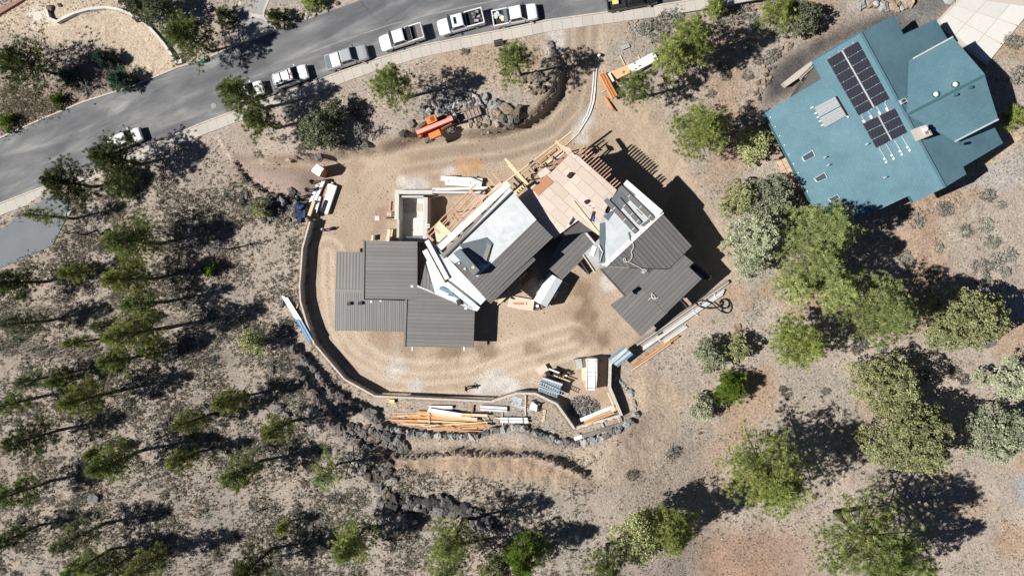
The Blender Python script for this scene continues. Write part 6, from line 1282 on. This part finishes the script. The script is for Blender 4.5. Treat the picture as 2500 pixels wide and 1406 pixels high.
def juniper(cx, cy, rpx, h, mat, label, group='junipers', lobes=9, frac=.5, name='juniper_tree', sy=1.0, gap=.22, leaf=.115):
    NT[0] += 1; rg = np.random.default_rng(900 + NT[0]); o = plant_root(name, cx, cy, h, frac, label, 'tree', group); r_ = rpx * (CAMH - h * .5) / FPX
    tb = MB(); limb_mesh(tb, (0, 0, 0), (0, 0, h * .6), .05 + .03 * h, .05, rg, 4); Cs = []; Ds = []; Ts = []
    for k in range(lobes):
        a = k * 2.399 + rg.normal() * .3; q = math.sqrt((k + .4) / lobes); rr_ = r_ * q * .72; zc = h * (.80 - .50 * q ** 1.6 + rg.normal() * .07); lr = r_ * rg.uniform(.28, .46) * (1.1 - .35 * q); c = np.array([math.cos(a) * rr_, math.sin(a) * rr_ * sy, zc])
        limb_mesh(tb, (0, 0, h * (.1 + .3 * rg.random())), c, .05 + .01 * h, .025, rg, 3)
        npf = int((26 * lr * lr + 9) * (1 - gap)); d = rg.normal(size=(npf, 3)); d[:, 2] = d[:, 2] * .9 + .3; d /= np.linalg.norm(d, axis=1, keepdims=True)
        pc = c + d * (lr * (1 - .30 * rg.random((npf, 1)) ** 2)) * np.array([1, 1, 1.15]); per = 9
        q_ = rg.normal(size=(npf, per, 3)); q_ += d[:, None, :] * .5; q_ /= np.linalg.norm(q_, axis=-1, keepdims=True); pr = rg.uniform(.16, .30, (npf, 1, 1))
        Cs.append((pc[:, None, :] + q_ * pr).reshape(-1, 3)); Ds.append(q_.reshape(-1, 3)); Ts.append(np.repeat(np.clip(rg.normal(.48, .22, npf), 0, 1), per))
    C_ = np.concatenate(Cs); D_ = np.concatenate(Ds); keep = C_[:, 2] > .12; C_, D_ = C_[keep], D_[keep]; Tn = np.concatenate(Ts)[keep]; NB = 7
    V = tufts(C_, D_, NB, rg.uniform(.12, .21, len(C_)), leaf * .5, rg, .15); tint = np.repeat(np.clip(Tn + rg.normal(0, .08, len(C_)), 0, 1), NB)
    tb.build('trunk', MAT['bark'], o, smooth_=True); link('crown', tri_mesh('crown', V, MAT[mat], tint), None, o); return o
def dead_tree(cx, cy, h, spread, mat, label, n=34, frac=.5, group=None):
    NT[0] += 1; rg = np.random.default_rng(300 + NT[0]); o = plant_root('dead_tree', cx, cy, h, frac, label, 'tree', group); tb = MB(); limb_mesh(tb, (0, 0, 0), (0, 0, h), .03 + .02 * h, .02, rg, 6); tb.build('trunk', MAT[mat], o); br_ = MB()
    for k in range(n):
        t = .12 + .85 * rg.random(); a = rg.random() * 6.28; L = spread * (1.1 - t) * rg.uniform(.5, 1.1); b0 = np.array([0, 0, h * t]); tip = b0 + np.array([math.cos(a) * L, math.sin(a) * L, L * rg.uniform(-.1, .5)]); limb_mesh(br_, b0, tip, .035, .012, rg, 3)
        for q in range(4):
            s = rg.uniform(.35, .95); m_ = b0 + (tip - b0) * s; limb_mesh(br_, m_, m_ + rg.normal(size=3) * L * .28, .018, .008, rg, 2)
    tag(br_.build('branches', MAT[mat], o), kind='stuff'); return o

Y, N_, DK, LT = 'needles_yellow', 'needles', 'needles_dark', 'needles_light'
GS_ = 'pines along the street'
pine(62, 155, 92, 8, DK, 'very dark broad pine at the upper left corner', dens=1.1, group=GS_)
pine(458, 92, 68, 9, N_, 'dark green pine overhanging the far kerb beside the grey driveway', dens=1.15, group=GS_)
juniper(392, 30, 55, 5, 'juniper_grey', 'grey green juniper behind the curved garden wall', lobes=12)
juniper(330, 8, 40, 4, 'juniper_grey', 'grey juniper at the top edge above the curved garden wall', lobes=8)
pine(546, 38, 26, 2.4, DK, 'small dark pine shrub left of the grey driveway', cb=.08, group=GS_)
pine(675, 42, 28, 2.6, DK, 'small dark pine shrub right of the grey driveway', cb=.08, group=GS_)
pine(760, 2, 30, 2.0, 'needles_yellow', 'yellow green shrub at the top edge beside the river stones', cb=.05, group=GS_)
pine(345, 3, 22, 2.0, N_, 'green shrub at the top edge above the tan forecourt', cb=.05, group=GS_)
pine(586, 236, 58, 10.5, N_, 'large roadside pine hiding a parked white car', dens=1.15, group=GS_)
pine(630, 294, 46, 8, N_, 'second pine just below the large roadside pine', dens=1.1, group=GS_)
pine(162, 445, 72, 8.5, DK, 'dark spreading pine over the pavement at left', dens=1.15, group=GS_)
pine(276, 385, 74, 9, DK, 'tall dark pine leaning over the half hidden white SUV', dens=1.15, group=GS_)
pine(284, 452, 36, 3.5, LT, 'small fresh green pine below the two dark street pines', cb=.1, group=GS_)
juniper(782, 318, 58, 5, 'juniper_grey', 'wide grey green juniper on the bank above the portable toilet', lobes=13)
juniper(818, 275, 36, 4, 'juniper_grey', 'smaller grey green juniper above the wide one', lobes=8)
pine(957, 208, 58, 10, N_, 'bright pine on the bank between the street and the rock pile', cb=.4)
pine(1260, 152, 54, 9.5, N_, 'slender pine on the bank beside the entrance track', cb=.45, dens=.8)
pine(1552, 215, 50, 9, N_, 'sparse pine beside the red brown timber stack', cb=.45, dens=.7)
pine(1690, 92, 58, 11, Y, 'tall yellow green pine below the pavement right of the track', dens=1.1)
pine(1640, 138, 52, 10, Y, 'lower yellow green pine touching the white covered stack', dens=1.1)
pine(1715, 318, 74, 12, Y, 'broad bright pine left of the teal house', dens=1.2)
juniper(1842, 352, 50, 5, 'juniper_yellow', 'pale green juniper at the corner of the teal house', lobes=10)
pine(1905, 22, 48, 5, Y, 'yellow green pine at the top edge above the cinder bed', cb=.1); juniper(1960, 40, 46, 4.5, 'juniper_grey', 'olive juniper at the top edge above the cinder bed', lobes=9)
juniper(1882, 482, 64, 8, 'juniper_pale', 'silvery juniper beside the flagstone terrace', lobes=12); juniper(1800, 485, 48, 7, 'juniper_yellow', 'green juniper left of the silvery juniper', lobes=8)
juniper(1845, 575, 76, 8, 'juniper_pale', 'large pale juniper below the silvery juniper', lobes=14); juniper(1828, 640, 40, 4.5, 'juniper_pale', 'low pale juniper at the lower end of the juniper row', lobes=8)
pine(2010, 560, 78, 13, LT, 'broad light green pine shading the teal roof corner', dens=1.25); pine(2000, 645, 74, 13, LT, 'broad light green pine just below the one by the teal roof', dens=1.2)
pine(1945, 700, 52, 10, LT, 'thin light green pine at the lower left of the light pine group', dens=.8); pine(2048, 712, 52, 11, LT, 'light green pine at the lower right of the light pine group', dens=1.0)
pine(2155, 760, 86, 15, LT, 'round light green pine right of the centre on the dry field', dens=1.35)
pine(1945, 832, 70, 13, Y, 'ragged yellow green pine left of the round light pine', dens=1.15)
juniper(1735, 868, 46, 4, 'juniper_pale', 'pale juniper beside the two tan boulders', lobes=9); juniper(1800, 850, 36, 3.5, 'juniper_yellow', 'small yellow green juniper right of the pale one by the boulders', lobes=7)
pine(1786, 948, 44, 4.2, 'shrub_green', 'round dark green fuzzy tree right of the yard', cb=.06, dens=1.6)
juniper(1712, 998, 34, 3, 'juniper_pale', 'small pale juniper left of the round fuzzy tree', lobes=7)
juniper(2360, 785, 104, 8, 'juniper_yellow', 'wide yellow tinged juniper near the right edge', lobes=16, sy=.7, gap=.2)
juniper(2165, 940, 82, 9, 'juniper_yellow', 'upper one of the two big yellow green junipers at right', lobes=15); juniper(2215, 1070, 106, 10, 'juniper_yellow', 'lower one of the two big yellow green junipers at right', lobes=20)
juniper(2432, 1055, 78, 8, 'juniper_pale', 'pale round juniper at the right edge', lobes=14); juniper(2475, 925, 64, 8, 'juniper_pale', 'pale juniper cut by the right edge below the yellow tinged one', lobes=10)
pine(1880, 1165, 116, 15, Y, 'large bushy pine at the lower right', dens=1.3); pine(2120, 1330, 135, 17, N_, 'tallest spreading pine at the bottom right', dens=1.05, cb=.35); pine(2230, 1380, 66, 12, LT, 'light pine tucked against the tallest pine at the bottom', dens=.9)
juniper(1555, 1310, 72, 9, 'juniper_yellow', 'olive juniper at the bottom beside a bright pine', lobes=12, gap=.15); pine(1645, 1295, 58, 12, Y, 'bright rounded pine right of the olive juniper at the bottom', dens=1.1); pine(1485, 1385, 54, 11, N_, 'dark green pine cut by the bottom edge right of centre', dens=.8)
pine(1278, 1365, 50, 9, 'shrub_green', 'vivid green pine at the bottom centre', cb=.12, dens=1.3); pine(1105, 1318, 60, 12, N_, 'thin tall pine at the bottom below the lava ridge', cb=.4, dens=.7); pine(1085, 1378, 58, 10, LT, 'pale thin pine at the bottom edge left of the vivid green one', dens=.6); juniper(1200, 1392, 42, 4.5, 'juniper_yellow', 'olive juniper at the bottom edge beside the vivid green pine', lobes=8)
pine(855, 1330, 54, 9, Y, 'yellow green pine at the bottom left of the lava ridge', dens=1.2, cb=.2); pine(795, 1155, 54, 7, LT, 'see through thin pine left of the scattered lava rocks', dens=.5, cb=.2)
pine(2484, 285, 26, 3, Y, 'small pine at the right edge beside the teal house', cb=.1); pine(1745, 15, 26, 3, Y, 'small pine shrub at the top edge above the tall yellow green pine', cb=.1)
GL = 'pines on the left slope'
for cx, cy, rp, h, mt_, dn, lb in (
    (105, 527, 22, 8, 'needles_olive', .5, 'bare stemmed leaning pine crossing the blue grey driveway'),
    (312, 590, 62, 10, N_, .9, 'wide soft green pine below the blue grey driveway'), (22, 690, 44, 9, DK, .9, 'dark pine cut by the left edge below the driveway'), (300, 682, 44, 10, 'needles_olive', .9, 'olive pine below the wide soft green pine'),
    (178, 665, 26, 7, 'needles_olive', .6, 'small olive pine left of the soft green pine'), (45, 790, 36, 8, 'needles_soft', .7, 'pale pine at the left edge above the slim pair'), (338, 742, 32, 9, N_, .8, 'green pine between the olive pines on the slope'),
    (248, 798, 18, 5, 'needles_soft', .8, 'small tuft of a pine left of the widest olive pine'), (318, 812, 48, 12, 'needles_olive', .9, 'tallest olive pine with a long trunk on the left slope'), (186, 836, 14, 6, 'needles_olive', .7, 'tiny crowned pine left of the tallest olive pine'),
    (278, 882, 36, 8, N_, .9, 'dark green pine touching the foot of the tallest olive pine'), (372, 850, 28, 6, 'needles_olive', .7, 'short olive pine right of the dark green one'), (78, 928, 22, 7, 'needles_soft', .8, 'pale small pine at the left above the yellow pine'),
    (148, 924, 22, 6, N_, .8, 'flat dark pine beside the pale small pine'), (192, 978, 44, 10, 'needles_olive', .9, 'yellow pine with a long trunk at the left'), (14, 988, 24, 8, N_, .7, 'pine cut by the left edge beside the yellow pine'),
    (551, 984, 28, 8, 'needles_olive', .9, 'yellow green pine nearest the outer boulder row'), (458, 1032, 26, 8, 'needles_olive', .8, 'olive pine among the dark lava rocks'), (668, 1050, 28, 8, 'needles_olive', .9, 'feathery yellow pine below the flat grey boulder'),
    (265, 1132, 44, 10, N_, .9, 'dense green pine on the lower left slope'), (436, 1125, 26, 7, 'needles_olive', .9, 'small bright pine right of the dense green pine'), (582, 1156, 40, 9, N_, .9, 'dark double crowned pine left of the thin pine'),
    (35, 1208, 38, 9, N_, .9, 'dark pine cut by the left edge low down'), (60, 1075, 50, 9, DK, .7, 'very dark pine in shade at the left edge'), (176, 1318, 40, 9, 'needles_soft', .8, 'pale pine with a curved trunk at the lower left'),
    (192, 1386, 34, 9, N_, .8, 'green pine at the bottom edge far left'), (262, 1392, 34, 8, N_, .8, 'second green pine at the bottom edge far left'), (345, 1382, 34, 9, 'needles_olive', .8, 'yellow green pine at the bottom edge left'),
    (16, 1318, 26, 8, DK, .8, 'dark pine at the lower left corner edge'), (612, 1384, 46, 9, DK, .8, 'dark pine at the bottom edge left of the yellow green one'), (228, 1105, 14, 4, 'needles_olive', .8, 'tiny pine above the dense green pine'), (690, 1288, 12, 4, 'needles_olive', .8, 'tiny leaning pine near the bottom left centre')):
    pine(cx, cy, rp * 1.12, h, mt_, lb, cb=.26, dens=dn * 1.2, frac=.66, group=GL, shape=.65)
juniper(612, 836, 38, 4, 'juniper_yellow', 'round green bushy tree left of the blue striped bundle', lobes=8, frac=.6); juniper(512, 656, 20, 2.2, 'shrub_green', 'small round bright bush on the left slope', lobes=5); juniper(636, 508, 28, 3.2, 'juniper_yellow', 'small round green tree among lava rocks left of the yard', lobes=6)
dead_tree(200, 570, 7, 2.6, 'bark_dark', 'leafless dark tree beside the blue grey driveway', 44); dead_tree(530, 608, 6, 1.8, 'bark_dead', 'pale dead tree left of the retaining wall', 40, .45); dead_tree(620, 1255, 3, 1.6, 'bark_dead', 'small grey dead snag at the lower left', 14); dead_tree(118, 118, 3.2, 2.0, 'bark_dead', 'leafless shrub beside the tan forecourt', 24); dead_tree(210, 210, 2.4, 1.8, 'bark_dead', 'leafless grey shrub between the blue spruces', 24); dead_tree(880, 320, 4, 2.0, 'bark_dead', 'leafless grey tree beside the wide grey green juniper', 30)
for x, y, rp, h, lb in ((250, 142, 22, 2.6, 'upper blue green spruce in the garden across the street'), (168, 188, 26, 2.4, 'left blue green spruce in the garden across the street'), (287, 192, 34, 3.2, 'largest blue green spruce nearest the street')):
    pine(x, y, rp, h, 'spruce_blue', lb, cb=.05, dens=1.6, group='garden spruces', name='spruce_tree')
juniper(142, 246, 22, 1.7, 'shrub_green', 'bright yellow green bush beside the kerb at left', lobes=5, group='garden bushes', name='garden_bush'); juniper(18, 298, 28, 1.8, 'shrub_green', 'green bush at the left edge beside the kerb', lobes=5, group='garden bushes', name='garden_bush')
# loose branches and logs
lg = random.Random(5)
for x, y, L, lb in ((1845, 757, 2.6, 'pale fallen log right of the pale juniper row'), (1846, 772, .9, 'short pale log stub below the fallen log'), (575, 1160, 2.6, 'bleached fallen branch on the lower left slope'), (500, 1165, 3.0, 'tangled bleached branches on the lower left slope')):
    g = G(x, y, .1); a = lg.uniform(-.3, .5); rg = np.random.default_rng(int(x)); tb = MB(); limb_mesh(tb, (-L / 2 * math.cos(a), -L / 2 * math.sin(a), 0), (L / 2 * math.cos(a), L / 2 * math.sin(a), .1), .09, .05, rg, 4)
    if L > 2: 
        for k in range(5): limb_mesh(tb, (rg.uniform(-.8, .8), 0, .1), (rg.uniform(-1, 1), rg.uniform(-.9, .9), .3), .04, .015, rg, 3)
    tag(tb.build('fallen_log', MAT['bark_dead'], None, g), lb, 'log')

# ================================================================ sagebrush, one by one
SAGE = []
for s in range(8):
    rg = np.random.default_rng(70 + s); n = 46; d = rg.normal(size=(n, 3)); d[:, 2] = np.abs(d[:, 2]) + .15; d /= np.linalg.norm(d, axis=1, keepdims=True); C_ = d * (.62 + .38 * rg.random((n, 1)) ** .5) * np.array([.8, .8, .55]); C_[:, 2] *= .8
    V = tufts(C_, d, 9, np.full(n, .34), .035, rg, .3); SAGE.append((V, np.repeat(np.clip(rg.normal(.5, .25, n), 0, 1), 9)))
SM = {}
def sage(px, py, r_, mat, label, group):
    i = rk.randrange(8)
    if (i, mat) not in SM: SM[(i, mat)] = tri_mesh('sagebrush', SAGE[i][0], MAT[mat], SAGE[i][1])
    o = link('sagebrush', SM[(i, mat)]); o.location = G(px, py); o.rotation_euler[2] = rk.uniform(0, 6.28); o.scale = (r_, r_ * rk.uniform(.8, 1.1), r_ * rk.uniform(.7, 1)); return tag(o, label, 'shrub', group)
for x, y, r_ in ((1585, 60, 1.1), (1625, 45, 1.3), (1650, 30, 1.0), (1600, 90, 1.1), (1620, 75, .9), (1650, 55, 1.0), (1575, 75, .9), (1790, 45, 1.1), (1820, 30, 1.1), (1840, 50, .9), (1750, 60, .9), (1765, 170, 1.0), (1770, 185, .8), (1735, 230, .7)): sage(x, y, r_, 'sage', 'silvery sagebrush in the thicket right of the entrance track', 'sagebrush beside the track')
for x, y, r_ in ((1885, 135, 1.0), (1905, 85, 1.0), (1880, 140, .9), (1850, 150, .8), (1830, 110, .9), (1850, 60, .9), (1825, 185, .8), (1900, 65, .7)): sage(x, y, r_, 'sage', 'silvery sagebrush on the stony slope left of the cinder bed', 'sagebrush by the cinder bed')
for x, y, r_ in ((2305, 512, 1.2), (2410, 478, 1.1), (2445, 500, .6), (2235, 540, 1.1), (2355, 565, 1.0), (2405, 550, 1.2), (2420, 590, 1.1), (2290, 605, .8), (2205, 625, 1.0), (2215, 640, .9), (2395, 655, 1.3), (2430, 640, 1.2), (2460, 625, 1.2), (2400, 690, 1.0), (2280, 660, .8), (2450, 665, .9)): sage(x, y, r_, 'sage', 'grey sagebrush on the pale gravel below the teal house', 'sagebrush below the teal house')
for x, y, r_ in ((2475, 105, 1.1), (2480, 185, 1.3), (2460, 95, .9)): sage(x, y, r_, 'sage', 'grey green sagebrush at the right edge beside the pale driveway', 'sagebrush by the driveway')
for x, y, r_ in ((872, 262, 1.5), (885, 285, 1.2), (860, 245, 1.0), (1135, 128, .7), (745, 325, 1.3), (760, 345, 1.3), (740, 365, 1.0), (840, 360, 1.1), (690, 340, .7), (630, 375, .8)): sage(x, y, r_, 'sage_dark', 'dark grey sagebrush on the bank above the track', 'sagebrush on the bank')
for x, y, r_ in ((2100, 840, 1.1), (2090, 850, .9), (2150, 845, .8), (2330, 910, .9), (2350, 925, .9), (2015, 955, .7), (1920, 960, .8), (1910, 950, .6), (2260, 915, .7), (1540, 1160, .8), (1640, 1105, 1.0)): sage(x, y, r_, 'sage_dark', 'low grey twiggy shrub on the dry field at right', 'shrubs on the dry field')
rs = random.Random(77); k = 0
while k < 70:
    x, y = rs.uniform(0, 900), rs.uniform(520, 1406)
    if (x > 690 and y < 1090) or (x < 170 and y < 640) or (y < 700 and x > 620): continue
    sage(x, y, rs.uniform(.45, 1.05), rs.choice(['sage', 'sage_dark', 'sage_dark']), 'small grey shrub among the pines of the left slope', 'shrubs of the left slope'); k += 1

# ================================================================ dry bunch grass, far too many to count
def grass(name, n, zone, label, seed, lo=.10, hi=.26, mat='dry_grass', nb=9):
    rg = np.random.default_rng(seed); m_ = zone; w = m_.ravel() / m_.sum(); idx = rg.choice(len(w), n, p=w); jx = idx % NX; jy = idx // NX
    x = gx[jx] + rg.uniform(-.5, .5, n) * GS; y = gy[jy] + rg.uniform(-.5, .5, n) * GS; z = HG[jy, jx]; C_ = np.stack([x, y, z + .02], -1); L = rg.uniform(lo, hi, n) * rg.choice([.7, 1, 1.5], n, p=[.4, .45, .15])
    D_ = np.repeat(np.array([[0, 0, .2]]), n, 0); V = tufts(C_, D_, nb, L, .034, rg, .28); V[..., 2] = np.maximum(V[..., 2], np.repeat(z, nb)[:, None] + .0)
    t = np.repeat(np.clip(rg.normal(.45, .28, n), 0, 1), nb); tag(link(name, tri_mesh(name, V, MAT[mat], t)), label, 'grass', kind='stuff')
inview = ((PXz > -60) & (PXz < 2560) & (PYz > -60) & (PYz < 1466)).astype(float)
bare = np.clip(padm + mr_ + mt + mask(D2, 2.5, .3) + mask(D3, .9, .3) + mask(BANK, 3.6, .3) + mask(CIND, .4, .3) + mask([(2100, 79), (1982, 148), (1864, 277), (1976, 492), (2057, 555), (2307, 458), (2449, 350), (2403, 180), (2282, 49)], 0, .5) + mask([(90, 80), (138, 60), (256, 18), (358, 59), (436, 165), (346, 204), (296, 128), (120, 110)], ZR, .4) + pit_in, 0, 1)
leftz = smooth(960, 700, PXz) * smooth(380, 470, PYz) ; botz = smooth(1080, 1130, PYz) * smooth(1500, 1200, PXz)
dens_n = smooth(.30, .62, vnoise(2.6, 71, 3))
LZ_ = inview * (1 - bare) * np.clip(leftz + botz, 0, 1) * (.12 + dens_n)
grass('bunch_grass', 21000, LZ_, 'dense dry bunch grass over the left and lower slopes', 1, .16, .34, nb=13)
OZ_ = inview * (1 - bare) * np.clip(1 - leftz - botz, 0, 1) * (.08 + dens_n)
grass('bunch_grass', 12000, OZ_, 'thin dry bunch grass over the right field and banks', 2, .09, .20, nb=11)
grass('low_scrub', 11000, LZ_ * (.25 + smooth(.45, .6, vnoise(4, 73, 2))), 'grey green low scrub between the pines', 3, .24, .42, 'sage', 15)
grass('low_scrub', 6500, LZ_ * (.4 + smooth(.5, .65, vnoise(3, 74, 2))), 'dark brown low scrub between the pines', 4, .14, .30, 'sage_dark', 12)
grass('low_scrub', 2600, OZ_ * (.3 + smooth(.5, .65, vnoise(3, 76, 2))), 'dark sparse scrub on the right field', 7, .08, .22, 'sage_dark', 10)
grass('yard_weeds', 1500, inview * padm * smooth(.5, .7, vnoise(3, 75, 2)), 'sparse short weeds on the yard', 5, .04, .10)
grass('garden_grass', 1600, inview * mask([(0, 330), (0, 205), (60, 215), (110, 250), (160, 265), (80, 295)], ZR, .5), 'pale dry ornamental grass beside the kerb at left', 6, .2, .4)
